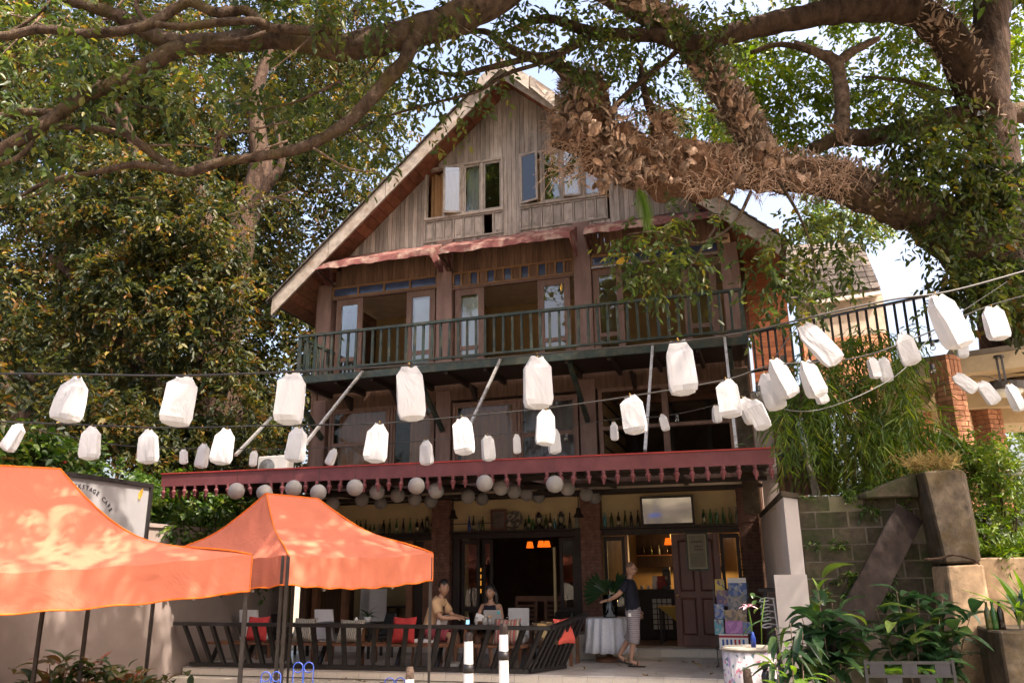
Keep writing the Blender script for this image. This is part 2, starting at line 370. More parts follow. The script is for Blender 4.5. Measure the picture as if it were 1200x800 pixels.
# ================================================================== ground and terrace
def structure(o): o['kind'] = 'structure'; return o
gm = MB(); gm.grid(lambda a, b: Vector((-300 + 600 * a, -200 + 800 * b, 0.0)), 12, 12)
ground = structure(gm.build('ground', W['earth']))
terrace = structure(bpy.data.objects.new('terrace', MB().bx(-5.5, 5.75, -3.86, 9.0, 0.0, 0.478).mesh('terrace', W['grout'])))
COL.objects.link(terrace); terrace.location = (0, D, 0); terrace.rotation_euler = (0, 0, -A)
ns = 27
for i in range(ns):
    s0 = -5.5 + i * 0.4166
    for j in range(9):
        t0 = -3.9 + j * 0.4
        piece('floor_tile', W['tile'], terrace, s0 + .003, s0 + .4136, t0 + .003, t0 + .397, .478, .5 + rng.uniform(-.0008, .0008))
    piece('riser_tile', W['riser'], terrace, s0 + .003, s0 + .4136, -3.89, -3.86, .362, .474)
step = structure(bpy.data.objects.new('terrace_step', MB().bx(-5.5, 5.75, -4.3, -3.893, 0.0, 0.345).mesh('terrace_step', W['riser'])))
COL.objects.link(step); step.location = (0, D, 0); step.rotation_euler = (0, 0, -A)

# ================================================================== wooden house
house = thing('wooden_house', 'three storey brown timber house with steep gable roof and green balcony', 'house', (0, D, 0), -A)
EZ, RS, RZ = 9.05, 0.08, 14.68
SL = (RZ - EZ) / 6.2
def roofz(s): return RZ - SL * abs(s - RS)
# --- shell
sh = MB()
sh.bx(-5.4, -5.25, 0.02, 9, .66, 9.3); sh.bx(5.25, 5.4, 0.02, 9, .66, 9.0)
sh.prism([(-5.4, 8.9, .66), (5.4, 8.9, .66), (5.4, 8.9, 9.2), (RS, 8.9, 14.2), (-5.4, 8.9, 9.2)], (0, .1, 0))
shell = sh.build('house_wall', W['board_brown'], house)
im = MB(); im.bx(-5.24, 5.24, .13, 8.88, 6.44, 6.60); im.bx(-5.24, 5.24, .14, 8.88, 9.56, 9.66)
im.bx(-5.24, 5.24, .02, 8.88, 3.83, 4.05)
im.build('floor_slab', W['ceil'], house)
pm = MB()
for s in (-1.75, 1.75): pm.bx(s - .06, s + .06, .32, 3.2, 6.61, 9.55)
pm.bx(-5.24, 5.24, 3.21, 3.3, 6.61, 9.55)
pm.build('partition_wall', W['tan'], house)
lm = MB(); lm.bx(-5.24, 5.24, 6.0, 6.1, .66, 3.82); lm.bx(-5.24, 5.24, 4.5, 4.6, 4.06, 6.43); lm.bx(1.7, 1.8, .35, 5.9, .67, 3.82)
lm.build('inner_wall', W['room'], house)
# --- roof
rm = MB()
for sg in (-1, 1):
    e = RS + sg * 6.2
    rm.prism([(RS, -.86, RZ - .05), (e, -.86, EZ - .05), (e, -.86, EZ - .17), (RS, -.86, RZ - .20)], (0, 10.2, 0))
roof = rm.build('roof', W['soffit'], house)
sm_ = MB()
for sg in (-1, 1):                                              # shingle courses along the two slopes
    for k in range(34):
        a0, a1 = k / 34, (k + 1.25) / 34
        s0, s1 = RS + sg * 6.3 * a0, RS + sg * 6.3 * min(a1, 1.03)
        z0, z1 = RZ - SL * 6.3 * a0, RZ - SL * 6.3 * min(a1, 1.03)
        sm_.prism([(s0, -1.0, z0 - .02), (s1, -1.0, z1 + .02), (s1, -1.0, z1 - .015), (s0, -1.0, z0 - .045)], (0, 10.4, 0))
o = sm_.build('shingle_course', W['shingle'], roof); o['kind'] = 'stuff'
for sg in (-1, 1):
    e = RS + sg * 6.22
    for k in range(4):                                          # rake boards in four lengths
        a0, a1 = k / 4 + .001, (k + 1) / 4 - .001
        s0, s1 = RS + sg * 6.22 * a0, RS + sg * 6.22 * a1
        z0, z1 = RZ - SL * 6.22 * a0, RZ - SL * 6.22 * a1
        dz = rng.uniform(-.008, .008)
        MB().prism([(s0, -.93 + dz, z0 - .045), (s1, -.93 + dz, z1 - .045), (s1, -.93 + dz, z1 - .50), (s0, -.93 + dz, z0 - .50)], (0, .06, 0)).build('rake_board', W['fascia'], roof)
    for k in range(30):                                         # soffit boards between rake and wall
        a0, a1 = k / 30 + .001, (k + 1) / 30 - .001
        s0, s1 = RS + sg * 6.15 * a0, RS + sg * 6.15 * a1
        z0, z1 = RZ - SL * 6.15 * a0 - .21, RZ - SL * 6.15 * a1 - .21
        MB().prism([(s0, -.86, z0), (s1, -.86, z1), (s1, -.86, z1 - .018), (s0, -.86, z0 - .018)], (0, .88 if k < 24 else 7.0, 0)).build('soffit_board', W['soffit'], roof)
for k, (s0, s1) in enumerate(((-.55, .1), (.1, .85), (.85, 1.5))):     # pale ridge flashing, bent at the right
    z = lambda s: roofz(s) + .03
    MB().prism([(s0, -1.03, z(s0) + .02), (s1 - .02, -1.03, z(s1)), (s1 - .02, -1.06 - .03 * k, z(s1) - .36 - .05 * k), (s0, -1.03, z(s0) - .30)], (0, .02, 0)).build('ridge_flashing', W['fascia'], roof)
# --- gable wall boards
WIN = [(-2.28, -.23), (.30, 2.41)]
gw = MB().bx(-5.2, 5.2, .10, .13, 9.5, 9.55); gable = gw.build('gable_wall', W['board_brown'], house)
bw = 0.118; nb = int(10.3 / bw)
for i in range(nb):
    s0 = -5.15 + i * bw; s1 = s0 + bw - .007; tt = rng.uniform(-.008, .004)
    ztop0, ztop1 = roofz(s0) - .24, roofz(s1) - .24
    segs = [(10.16, None)]
    for a, b in WIN:
        if s1 > a and s0 < b: segs = [(10.16, 10.36), (12.43, None)]
    for z0, z1 in segs:
        if z1 is None:
            if min(ztop0, ztop1) < z0 + .05: continue
            poly = [(s0, tt, z0), (s1, tt, z0), (s1, tt, ztop1), (s0, tt, ztop0)]
        else: poly = [(s0, tt, z0), (s1, tt, z0), (s1, tt, z1), (s0, tt, z1)]
        MB().prism(poly, (0, .03, 0)).build('wall_board', W['gable'], gable)
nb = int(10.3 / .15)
for i in range(nb):                                             # brown boards under the awnings; at right the darkening is awning shade as colour
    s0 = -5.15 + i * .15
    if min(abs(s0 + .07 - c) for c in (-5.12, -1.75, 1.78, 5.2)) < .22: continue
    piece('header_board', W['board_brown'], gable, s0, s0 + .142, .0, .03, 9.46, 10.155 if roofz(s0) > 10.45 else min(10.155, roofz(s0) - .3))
# --- gable windows
def curtain(mat_, parent, s0, s1, z0, z1, t, name='curtain', waves=5):
    m = MB(); m.grid(lambda a, b: Vector((s0 + (s1 - s0) * a, t + .035 * math.sin(a * waves * 6.28 + b * .6), z0 + (z1 - z0) * b)), waves * 8, 2)
    return m.build(name, mat_, parent, True)
W['curt_tan'] = cloth_mat('tan_curtain', (.48, .28, .14), .25); W['curt_white'] = cloth_mat('white_curtain', (.72, .70, .74), .25)
W['curt_brown'] = cloth_mat('brown_curtain', (.34, .16, .10), .15)
def sash(parent, s0, s1, z0, z1, t, m_, fw=.06, rot=0.0, hinge=None, glass=True, depth=.045):
    """a framed glass leaf; rot swings it about its hinge side"""
    w = s1 - s0; mb = MB()
    mb.bx(0, fw, 0, depth, 0, z1 - z0); mb.bx(w - fw, w, 0, depth, 0, z1 - z0)
    mb.bx(fw, w - fw, .002, depth - .002, 0, fw); mb.bx(fw, w - fw, .002, depth - .002, z1 - z0 - fw, z1 - z0)
    if hinge == 'r':
        for i, (x, y, z) in enumerate(mb.v): mb.v[i] = (x - w, y, z)
    o = mb.build('sash', m_, parent, loc=((s1 if hinge == 'r' else s0), t, z0)); o.rotation_euler = (0, 0, rot)
    return o, w, fw
def pane_in(o, w, fw, h, m_, hinge=None, z0=None):
    x0 = -w if hinge == 'r' else 0
    return (x0 + fw, x0 + w - fw)
for wi, (a, b) in enumerate(WIN):
    fr = MB(); e = .055
    fr.bx(a - e, a, -.05, .09, 10.99, 12.47); fr.bx(b, b + e, -.05, .09, 10.99, 12.47)
    fr.bx(a, b, -.048, .09, 12.41, 12.47); fr.bx(a, b, -.07, .09, 10.98, 11.04)
    ms = (-1.80, -1.28, -.75) if wi == 0 else (.83, 1.36, 1.88)
    for s in ms: fr.bx(s - .03, s + .03, -.045, .085, 11.04, 12.41)
    win = fr.build('gable_window', W['trim'], house)
    bays = [a] + list(ms) + [b]
    for k in range(4):
        s0, s1 = bays[k] + (.03 if k else 0), bays[k + 1] - (.03 if k < 3 else 0)
        sw = {(0, 1): ('r', R(20)), (1, 0): ('l', R(-16)), (1, 2): ('r', R(9))}.get((wi, k))
        if (wi, k) != (0, 0):
            m2 = MB(); w = s1 - s0; x0 = 0
            hinge, rot = (sw if sw else (None, 0))
            fw = .05; h = 1.35
            if hinge == 'r': x0 = -w
            for q in ((x0, x0 + fw, 0, h), (x0 + w - fw, x0 + w, 0, h)): m2.bx(q[0], q[1], -.03, .01, q[2], q[3])
            m2.bx(x0 + fw, x0 + w - fw, -.028, .008, 0, fw); m2.bx(x0 + fw, x0 + w - fw, -.028, .008, h - fw, h)
            so_ = m2.build('sash', W['trim'], win, loc=(s1 if hinge == 'r' else s0, -.055 if hinge else .02, 11.05)); so_.rotation_euler = (0, 0, rot)
            # the pane is a sub-part beside its sash
            g_ = MB().bx(x0 + fw, x0 + w - fw, -.014, -.008, fw, h - fw).build('pane', W['glass'], win, loc=so_.location); g_.rotation_euler = so_.rotation_euler
    if wi == 0:
        curtain(W['curt_tan'], win, a + .02, -1.3, 11.02, 12.4, .22); curtain(W['curt_white'], win, -1.24, -.78, 11.02, 12.4, .20, waves=4)
    else:
        curtain(W['curt_tan'], win, .62, .84, 11.02, 12.4, .22, waves=3); curtain(W['curt_tan'], win, 2.0, 2.25, 11.02, 12.4, .22, waves=3)
    # panelled apron below
    ap = MB(); ap.bx(a - .06, b + .06, -.035, .02, 10.36, 10.40); ap.bx(a - .06, b + .06, -.036, .02, 10.93, 10.975)
    apron = ap.build('window_apron', W['trim'], house)
    n = 8; pw = (b - a + .08) / n
    for k in range(n):
        s0 = a - .04 + k * pw
        piece('apron_stile', W['trim'], apron, s0 - .018, s0 + .018, -.03, .02, 10.40, 10.93)
        if not (wi == 0 and k == 6): piece('apron_panel', W['gable'], apron, s0 + .03, s0 + pw - .03, -.012, .01, 10.41, 10.92)
        if not (wi == 0 and k == 6): piece('raised_field', W['trim'], apron, s0 + .07, s0 + pw - .07, -.022, -.013, 10.47, 10.86)
    piece('apron_stile', W['trim'], apron, b + .022, b + .058, -.03, .02, 10.40, 10.93)
# --- awnings
def awning(s0, s1, z0, z1, torn):
    poly = [(-.01, z1 + .12), (-.62, z0 + .32), (-.88, z0 + .17), (-.93, z0)]
    m = MB(); nn = 26
    def P(a, j):
        t, z = poly[j]; return Vector((s0 + (s1 - s0) * a, t + .012 * math.sin(a * 19 + j), z + .014 * math.sin(a * 23 + j * 2) + .01 * math.sin(a * 61)))
    for i in range(nn):
        for j in range(3):
            m.add([P(i / nn, j), P((i + 1) / nn, j), P((i + 1) / nn, j + 1), P(i / nn, j + 1)], [(0, 1, 2, 3)])
    for j in (0, nn):
        q = [P(j / nn, k) for k in range(4)]
        m.add(q + [Vector((q[0].x, -.01, z0 - .12)), Vector((q[0].x, -.35, z0 - .22))], [(0, 1, 2, 3, 5, 4)])
    aw = m.build('awning', W['awning'], house)
    b = aw.modifiers.new('cloth', 'SOLIDIFY'); b.thickness = .012
    bar('awning_rod', W['metal_dark'], aw, (s0 + .02, -.90, z0 + .03), (s1 - .02, -.90, z0 + .03), .025, .025)
    for s in (s0 + .03, s1 - .03): bar('awning_arm', W['metal_dark'], aw, (s, 0, z0 - .1), (s, -.89, z0 + .02), .02, .02)
awning(-4.92, -1.78, 9.62, 10.16, 0); awning(-1.56, 1.70, 9.60, 10.16, 1); awning(2.04, 5.0, 9.62, 10.14, 0)
# --- posts of the upper floors
for s0, s1, z1 in ((-5.33, -4.92, 9.55), (-1.96, -1.54, 10.37), (1.58, 2.0, 10.36), (5.0, 5.38, 9.35)):
    MB().bx(s0, s1, -.06, .30, 6.66, z1).build('post', W['post'], house, bevel=.012)
    MB().bx(s0 + .02, s1 - .02, -.03, .28, 4.06, 6.43).build('post', W['post'], house, bevel=.012)
# --- third floor transoms and doors
def transom(s0, s1, z0, z1, n, alternate):
    f = MB(); f.bx(s0, s1, -.03, .08, z0, z0 + .05); f.bx(s0, s1, -.03, .08, z1 - .05, z1)
    tr = f.build('transom', W['tan_trim'], house); w = (s1 - s0) / n
    for k in range(n + 1): piece('transom_bar', W['tan_trim'], tr, s0 + k * w - .025, s0 + k * w + .025, -.025, .075, z0 + .05, z1 - .05)
    for k in range(n):
        piece('pane' if not alternate or k % 2 == 0 else 'transom_panel', W['blue_glass'] if not alternate or k % 2 == 0 else W['board_brown'], tr, s0 + k * w + .026, s0 + (k + 1) * w - .026, .01, .03, z0 + .05, z1 - .05)
transom(-4.90, -1.97, 9.14, 9.45, 4, False); transom(-1.52, 1.56, 9.05, 9.45, 14, True); transom(2.02, 4.98, 9.14, 9.45, 4, False)
def french_door(s0, s1, z1, reflection_sheet=None, name='balcony_door'):
    m = MB(); st = .15; z0 = 6.64
    m.bx(s0, s0 + st, .02, .075, z0, z1); m.bx(s1 - st, s1, .02, .075, z0, z1)
    m.bx(s0 + st, s1 - st, .022, .073, z1 - .16, z1); m.bx(s0 + st, s1 - st, .022, .073, z0, z0 + .35); m.bx(s0 + st, s1 - st, .024, .071, 7.42, 7.52)
    d = m.build(name, W['frame'], house)
    piece('pane', W['glass'], d, s0 + st, s1 - st, .045, .05, 7.52, z1 - .16); piece('pane', W['glass'], d, s0 + st, s1 - st, .045, .05, z0 + .35, 7.42)
    if reflection_sheet: piece('reflection_sheet', reflection_sheet, d, s0 + st + .02, s1 - st - .02, .12, .13, z0 + .3, z1 - .2)  # pale sheet standing in for sky reflected in the door glass
    return d
W['reflection_sheet'] = bands_mat('pale_reflection', [(0, (.62, .68, .76)), (.45, (.40, .44, .52)), (.6, (.66, .72, .78))], 1.0, 2)  # pale bands coloured after the reflection in a door pane
french_door(-4.80, -4.04, 9.10); french_door(-2.80, -2.02, 9.10, W['curt_white']); french_door(-1.48, -.72, 9.0, W['curt_white'])
french_door(.66, 1.46, 9.0); french_door(2.02, 2.73, 9.10); french_door(4.11, 4.86, 9.10)
for s0, s1, z in ((-4.92, -1.96, 9.10), (-1.54, 1.58, 9.0), (2.0, 5.0, 9.10)): MB().bx(s0, s1, -.02, .10, z, z + .045).build('door_head', W['frame'], house)
bar('curtain_rail', W['metal_grey'], house, (2.02, -.05, 9.13), (4.95, -.05, 9.13), .03, .03)
# --- balcony
bm = MB(); bm.bx(-4.86, 5.42, -1.55, -.07, 6.56, 6.632); bal = bm.build('balcony', W['dark'], house)
MB().bx(-4.9, 5.46, -1.64, -1.55, 6.50, 6.66).build('edge_beam', W['green'], bal)
for k in range(12): piece('joist', W['dark'], bal, -4.8 + k * .92, -4.72 + k * .92, -1.54, -.08, 6.44, 6.56)
MB().beam((-4.84, -1.6, 7.66), (5.42, -1.6, 7.66), .09, .06).build('handrail', W['green'], bal)
MB().beam((-4.84, -1.6, 6.80), (5.42, -1.6, 6.80), .06, .05).build('bottom_rail', W['green'], bal)
MB().beam((-4.8, -1.62, 7.64), (-4.8, -.02, 7.64), .09, .06).build('handrail', W['green'], bal)
MB().beam((-4.8, -1.62, 6.82), (-4.8, -.02, 6.82), .06, .05).build('bottom_rail', W['green'], bal)
nbal = 49
for k in range(nbal):
    s = -4.8 + k * (10.18 / (nbal - 1)); big = k in (0, nbal - 1)
    piece('baluster', W['green'], bal, s - (.045 if big else .026), s + (.045 if big else .026), -1.625, -1.575, 6.66 if big else 6.82, 7.635, (rng.gauss(0, .008), rng.gauss(0, .012), rng.gauss(0, .1)))
for k in range(1, 8): piece('baluster', W['green'], bal, -4.825, -4.775, -1.6 + k * .21, -1.55 + k * .21, 6.84, 7.62)
for s in (-5.0, -1.75, 1.79, 5.1): bar('strut', W['green'], bal, (s, -.04, 5.45), (s - .05, -1.5, 6.48), .10, .09)
for s in (-4.2, -2.9, -.9, .5, 2.9, 4.2):
    MB().prism([(s - .04, -.05, 6.1), (s - .04, -.05, 6.43), (s - .04, -.5, 6.43)], (.08, 0, 0)).build('corbel', W['dark'], bal)
for (x0, y0), (x1, y1) in (((425, 435), (356, 522)), ((587, 420), (550, 500)), ((765, 403), (756, 528)), ((849, 394), (863, 525)), ((318, 489), (276, 533))):
    bar('guy_rod', W['metal_grey'], house, fp(x0, y0, -1.66), fp(x1, y1, -4.5), .05, .05)
# --- second floor
wm = MB(); wm.bx(-5.2, 5.2, .0, .12, 6.18, 6.62); second = wm.build('second_floor_wall', W['board_brown'], house)
MB().bx(-4.94, 5.02, .0, .12, 4.06, 4.35).build('lower_panel', W['post'], house)
def window2(s0, s1, z0, z1, rows, cols, curt=None, open_=False, name='window'):
    f = MB(); e = .07
    f.bx(s0, s0 + e, -.03, .09, z0, z1); f.bx(s1 - e, s1, -.03, .09, z0, z1); f.bx(s0 + e, s1 - e, -.028, .09, z1 - e, z1); f.bx(s0 + e, s1 - e, -.028, .09, z0, z0 + e)
    win = f.build(name, W['frame'], house); cw = (s1 - s0 - 2 * e) / cols; rh = (z1 - z0 - 2 * e) / rows
    for i in range(cols):
        for j in range(rows):
            a, b = s0 + e + i * cw, s0 + e + (i + 1) * cw; c, d = z0 + e + j * rh, z0 + e + (j + 1) * rh
            m = MB(); q = .05
            m.bx(a + .003, a + q, .0, .05, c, d); m.bx(b - q, b - .003, .0, .05, c, d); m.bx(a + q, b - q, .002, .048, c, c + q); m.bx(a + q, b - q, .002, .048, d - q, d)
            m.build('sash', W['frame'], win)
            piece('pane', W['glass2'], win, a + q, b - q, .02, .026, c + q, d - q)
    if curt: curtain(curt, win, s0 + .1, s1 - .1, z0 + .05, z1 - .06, .3, waves=7)
    return win
window2(-4.82, -3.16, 4.36, 6.17, 2, 1, W['curt_brown']); w_ = window2(-3.14, -1.98, 4.36, 6.17, 1, 1)
curtain(W['curt_brown'], w_, -2.75, -2.05, 4.4, 5.95, .3, waves=3)
window2(-1.50, .10, 4.36, 6.10, 1, 1, W['curt_brown']); w_ = window2(.12, 1.56, 4.36, 6.10, 2, 1)
W['curt_grey'] = cloth_mat('grey_mauve_curtain', (.17, .13, .15), .1)
curtain(W['curt_grey'], w_, .2, 1.5, 4.4, 6.05, .3, waves=4)
f = MB(); s0, s1, z0, z1 = 2.04, 4.98, 4.36, 6.18                     # wide open window of the right bay
f.bx(s0, s0 + .09, -.03, .12, z0, z1); f.bx(s1 - .09, s1, -.03, .12, z0, z1); f.bx(s0 + .09, s1 - .09, -.028, .12, z1 - .08, z1)
f.bx(3.47, 3.60, -.026, .11, z0, z1 - .08); f.bx(s0 + .09, 3.47, -.04, .10, 5.22, 5.30); f.bx(3.60, s1 - .09, -.04, .10, 5.22, 5.30)
f.bx(s0 + .09, 3.47, -.02, .10, 4.36, 4.62); f.bx(3.60, s1 - .09, -.02, .10, 4.36, 4.62)
ow = f.build('open_window', W['frame'], house)
for k in range(3): piece('ceiling_beam', W['wood'], ow, 2.1, 4.95, .5 + k * .9, .6 + k * .9, 6.25, 6.4)
piece('inner_cladding', W['tan'], ow, 1.86, 1.92, .4, 4.4, 4.1, 6.4); piece('ceiling_panel', W['ceil'], ow, 1.95, 5.2, .2, 4.4, 6.405, 6.43)
for k in range(6): piece('cladding_batten', W['dark'], ow, 1.925, 1.95, .4, 4.3, 4.3 + k * .36, 4.34 + k * .36)
for k in range(3): piece('joinery', W['dark'], ow, 2.3 + k * .95, 2.42 + k * .95, 3.2, 3.3, 4.1, 6.4)
# --- lean-to roof over the terrace
lr = MB()
ncor = 90
def cor(a, b):
    s = -5.6 + 11.2 * a; return Vector((s, -4.76 + 4.7 * b, 3.96 - .10 * (a - .5) + .22 * b + .018 * math.sin(a * ncor * 6.28)))
lr.grid(cor, ncor * 4, 2)
W['corr'] = mat('corrugated_sheet', (.10, .085, .08), .5, .3, 5, bump=.05, metal=.3)
lean = lr.build('lean_to_roof', W['corr'], house, True)
for k in range(8):
    s = -5.4 + k * 1.55; bar('rafter', W['dark'], lean, (s, -4.7, 3.84), (s, -.05, 3.98), .07, .12)
for t in (-3.4, -1.9, -.6): bar('purlin', W['dark'], lean, (-5.5, t, 3.85), (5.55, t, 3.80), .06, .08)
piece('wall_plate', W['dark'], lean, -5.24, 5.3, -.06, .1, 3.80, 3.83)
MB().beam((-5.66, -4.8, 3.945), (5.68, -4.8, 3.815), .05, .235).build('fascia_board', W['red'], lean)
MB().beam((-5.68, -4.80, 4.075), (5.70, -4.80, 3.945), .09, .022).build('gutter_lip', mat('bright_red_edge', (.30, .035, .03), .5, .2, 6, bump=.04), lean)
MB().beam((-5.64, -4.77, 3.945), (-5.64, -.4, 4.10), .05, .235).build('fascia_board', W['red'], lean)
fm = MB(); fm.lathe([(.034, 0), (.034, -.05), (.022, -.055), (.05, -.10), (.046, -.12), (.02, -.19), (.026, -.20), (.012, -.225)], seg=8)
fin = fm.mesh('drop_finial', W['red'])
for k in range(48):
    s = -5.6 + k * 11.22 / 47; a = (s + 5.66) / 11.34
    if k in (9, 31): continue
    link('drop_finial', fin, lean, (s + rng.uniform(-.012, .012), -4.8, 3.83 - .13 * a), (rng.uniform(.9, 1.05),) * 2 + (rng.uniform(.93, 1.05),), (rng.gauss(0, .06), rng.gauss(0, .07), 0))
for k in range(1, 6): link('drop_finial', fin, lean, (-5.64, -4.8 + k * .26, 3.84 + .01 * k))
# --- ground floor
for s0, s1 in ((-1.94, -1.50), (1.56, 2.0), (4.90, 5.30)):
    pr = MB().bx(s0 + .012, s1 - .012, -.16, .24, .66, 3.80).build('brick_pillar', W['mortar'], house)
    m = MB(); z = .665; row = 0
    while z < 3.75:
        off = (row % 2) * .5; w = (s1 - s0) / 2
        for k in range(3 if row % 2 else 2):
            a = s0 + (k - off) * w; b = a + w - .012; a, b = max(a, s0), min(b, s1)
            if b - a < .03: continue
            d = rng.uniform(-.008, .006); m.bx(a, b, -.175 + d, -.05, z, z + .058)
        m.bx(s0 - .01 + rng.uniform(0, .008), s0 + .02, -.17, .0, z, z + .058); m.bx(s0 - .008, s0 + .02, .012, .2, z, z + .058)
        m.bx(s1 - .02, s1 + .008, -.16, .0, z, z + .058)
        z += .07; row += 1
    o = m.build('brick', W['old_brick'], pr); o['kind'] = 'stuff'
for s0, s1 in ((-5.24, -1.95), (-1.49, 1.55), (2.01, 4.89)):
    MB().bx(s0, s1, .06, .14, 3.08, 3.79).build('plaster_band', W['cream'], house)
    MB().bx(s0, s1, .045, .06, 3.46, 3.475).build('band_moulding', W['cream'], house)
    MB().bx(s0, s1, -.20, .10, 3.045, 3.085).build('bottle_shelf', W['dark'], house)
    MB().bx(s0, s1, -.02, .14, 2.92, 3.043).build('lintel', W['dark'], house)
for s0, s1 in ((-1.55, -.35),): bar('shelf_rail', W['black_iron'], house, (s0 + .05, -.17, 3.25), (s1, -.17, 3.25), .018, .018)
pl = MB().bx(2.02, 5.5, -.45, 5.9, .48, .645).build('plinth', W['grout'], house)
for k in range(9):
    s0 = 2.02 + k * .3866
    piece('plinth_tile', W['riser'], pl, s0 + .002, s0 + .3846, -.48, -.452, .502, .64); piece('plinth_tile', W['tile'], pl, s0 + .002, s0 + .3846, -.48, .2, .646, .662)
MB().bx(-5.2, 2.0, -.12, 5.9, .48, .60).build('inner_floor', W['tile'], house)
tb = MB().bx(1.34, 2.0, -1.15, -.18, .50, .93).build('tiled_block', W['grout'], house)
for i in range(2):
    for j in range(2): piece('block_tile', W['riser'], tb, 1.34 + i * .333, 1.667 + i * .333, -1.175, -1.151, .503 + j * .216, .714 + j * .216)
piece('block_tile', W['riser'], tb, 1.33, 2.0, -1.175, -.18, .931, .955)
# bay 0: jambs and a pale inner wall
for s, w in ((-4.98, .14), (-4.21, .12), (-2.54, .15), (-2.1, .2)): MB().bx(s - w / 2, s + w / 2, -.02, .16, .60, 2.92).build('door_jamb', W['wood'], house)
MB().bx(-5.2, -2.0, 2.4, 2.5, .60, 3.8).build('inner_partition', W['cream'], house)
MB().bx(-2.48, -2.2, .05, .09, .62, 2.9).build('folded_door', W['dark'], house)
# bay 1: folding glass doors
def glass_leaf(s0, s1, z0=.62, z1=2.90, t=.05, m_=None):
    m = MB(); q = .07
    m.bx(s0, s0 + q, t, t + .05, z0, z1); m.bx(s1 - q, s1, t, t + .05, z0, z1)
    for z in (z0, 1.35, z1 - .09): m.bx(s0 + q, s1 - q, t + .002, t + .048, z, z + .09)
    d = m.build('glass_door', m_ or W['dark'], house)
    piece('pane', W['glass_clear'], d, s0 + q, s1 - q, t + .02, t + .027, z0 + .09, 1.35); piece('pane', W['glass_clear'], d, s0 + q, s1 - q, t + .02, t + .027, 1.44, z1 - .09)
for s, w in ((-1.38, .16), (1.46, .14)): MB().bx(s - w / 2, s + w / 2, -.03, .16, .60, 2.92).build('door_jamb', W['dark'], house)
glass_leaf(-1.29, -.85); glass_leaf(-.84, -.58, t=.2); glass_leaf(1.02, 1.38)
MB().bx(.86, .91, .10, .18, .6, 2.7).build('door_edge', W['cream'], house)
# bay 2: side lights, opening and the panelled door
glass_leaf(2.02, 2.48); glass_leaf(4.48, 4.88)
MB().bx(2.49, 2.55, -.02, .16, .66, 2.92).build('door_jamb', W['wood'], house)
m = MB(); s0, s1, z0, z1, t = 3.49, 4.47, .68, 2.91, -.06
st = .12; mid = (s0 + s1) / 2
m.bx(s0, s0 + st, t, t + .055, z0, z1); m.bx(s1 - st, s1, t, t + .055, z0, z1); m.bx(mid - .05, mid + .05, t + .001, t + .054, z0 + .2, z1 - .12)
for a, b in ((z0, z0 + .2), (1.62, 1.74), (z1 - .12, z1)): m.bx(s0 + st, s1 - st, t + .002, t + .053, a, b)
pd = m.build('panelled_door', W['door'], house, bevel=.004)
for a, b in ((s0 + st, mid - .05), (mid + .05, s1 - st)):
    for c, d in ((z0 + .2, 1.62), (1.74, z1 - .12)):
        piece('door_panel', W['door'], pd, a, b, t + .02, t + .035, c, d)
        q = MB(); i = .045
        q.add([(a + .01, t + .02, c + .01), (b - .01, t + .02, c + .01), (b - .01, t + .02, d - .01), (a + .01, t + .02, d - .01), (a + i, t + .004, c + i), (b - i, t + .004, c + i), (b - i, t + .004, d - i), (a + i, t + .004, d - i)],
              [(0, 1, 5, 4), (1, 2, 6, 5), (2, 3, 7, 6), (3, 0, 4, 7), (4, 5, 6, 7)]); q.build('raised_field', W['door'], pd)
MB().ball((s0 + .06, t - .03, 1.66), .028).build('door_knob', mat('brass', (.45, .28, .09), .35, .1, 5, bump=0, metal=.8), pd, True)
# ================================================================== foliage tools
def np_mesh(name, V, Q, rnd, m, parent=None, loc=None):
    me = bpy.data.meshes.new(name); nv, nf = len(V), len(Q)
    me.vertices.add(nv); me.vertices.foreach_set('co', V.astype(np.float32).ravel())
    me.loops.add(nf * 4); me.loops.foreach_set('vertex_index', Q.astype(np.int32).ravel())
    me.polygons.add(nf); me.polygons.foreach_set('loop_start', np.arange(0, nf * 4, 4, dtype=np.int32)); me.polygons.foreach_set('loop_total', np.full(nf, 4, dtype=np.int32))
    me.update(calc_edges=True); me.validate()
    at = me.attributes.new('rnd', 'FLOAT', 'FACE'); at.data.foreach_set('value', rnd.astype(np.float32))
    me.materials.append(m)
    return link(name, me, parent, loc)
def unitv(a): return a / np.maximum(np.linalg.norm(a, axis=1, keepdims=True), 1e-6)
def leaf_arrays(P, Dr, Nn, L, Wd, droop, rg):
    S = unitv(np.cross(Dr, Nn)); Nn = unitv(np.cross(S, Dr)); L = L[:, None]; Wd = Wd[:, None]
    dn = np.array([[0, 0, -1.0]]) * droop
    v0 = P; tip = P + Dr * L + dn * L
    f = Nn * Wd * .22
    r1 = P + Dr * L * .32 + S * Wd * .5 + f; r2 = P + Dr * L * .70 + S * Wd * .40 + f + dn * L * .45
    l1 = P + Dr * L * .32 - S * Wd * .5 + f; l2 = P + Dr * L * .70 - S * Wd * .40 + f + dn * L * .45
    n = len(P); V = np.stack([v0, r1, r2, tip, l2, l1], 1).reshape(-1, 3)
    b = np.arange(n)[:, None] * 6
    Q = np.concatenate([b + np.array([[0, 1, 2, 3]]), b + np.array([[0, 3, 4, 5]])], 1).reshape(-1, 4)
    return V, Q
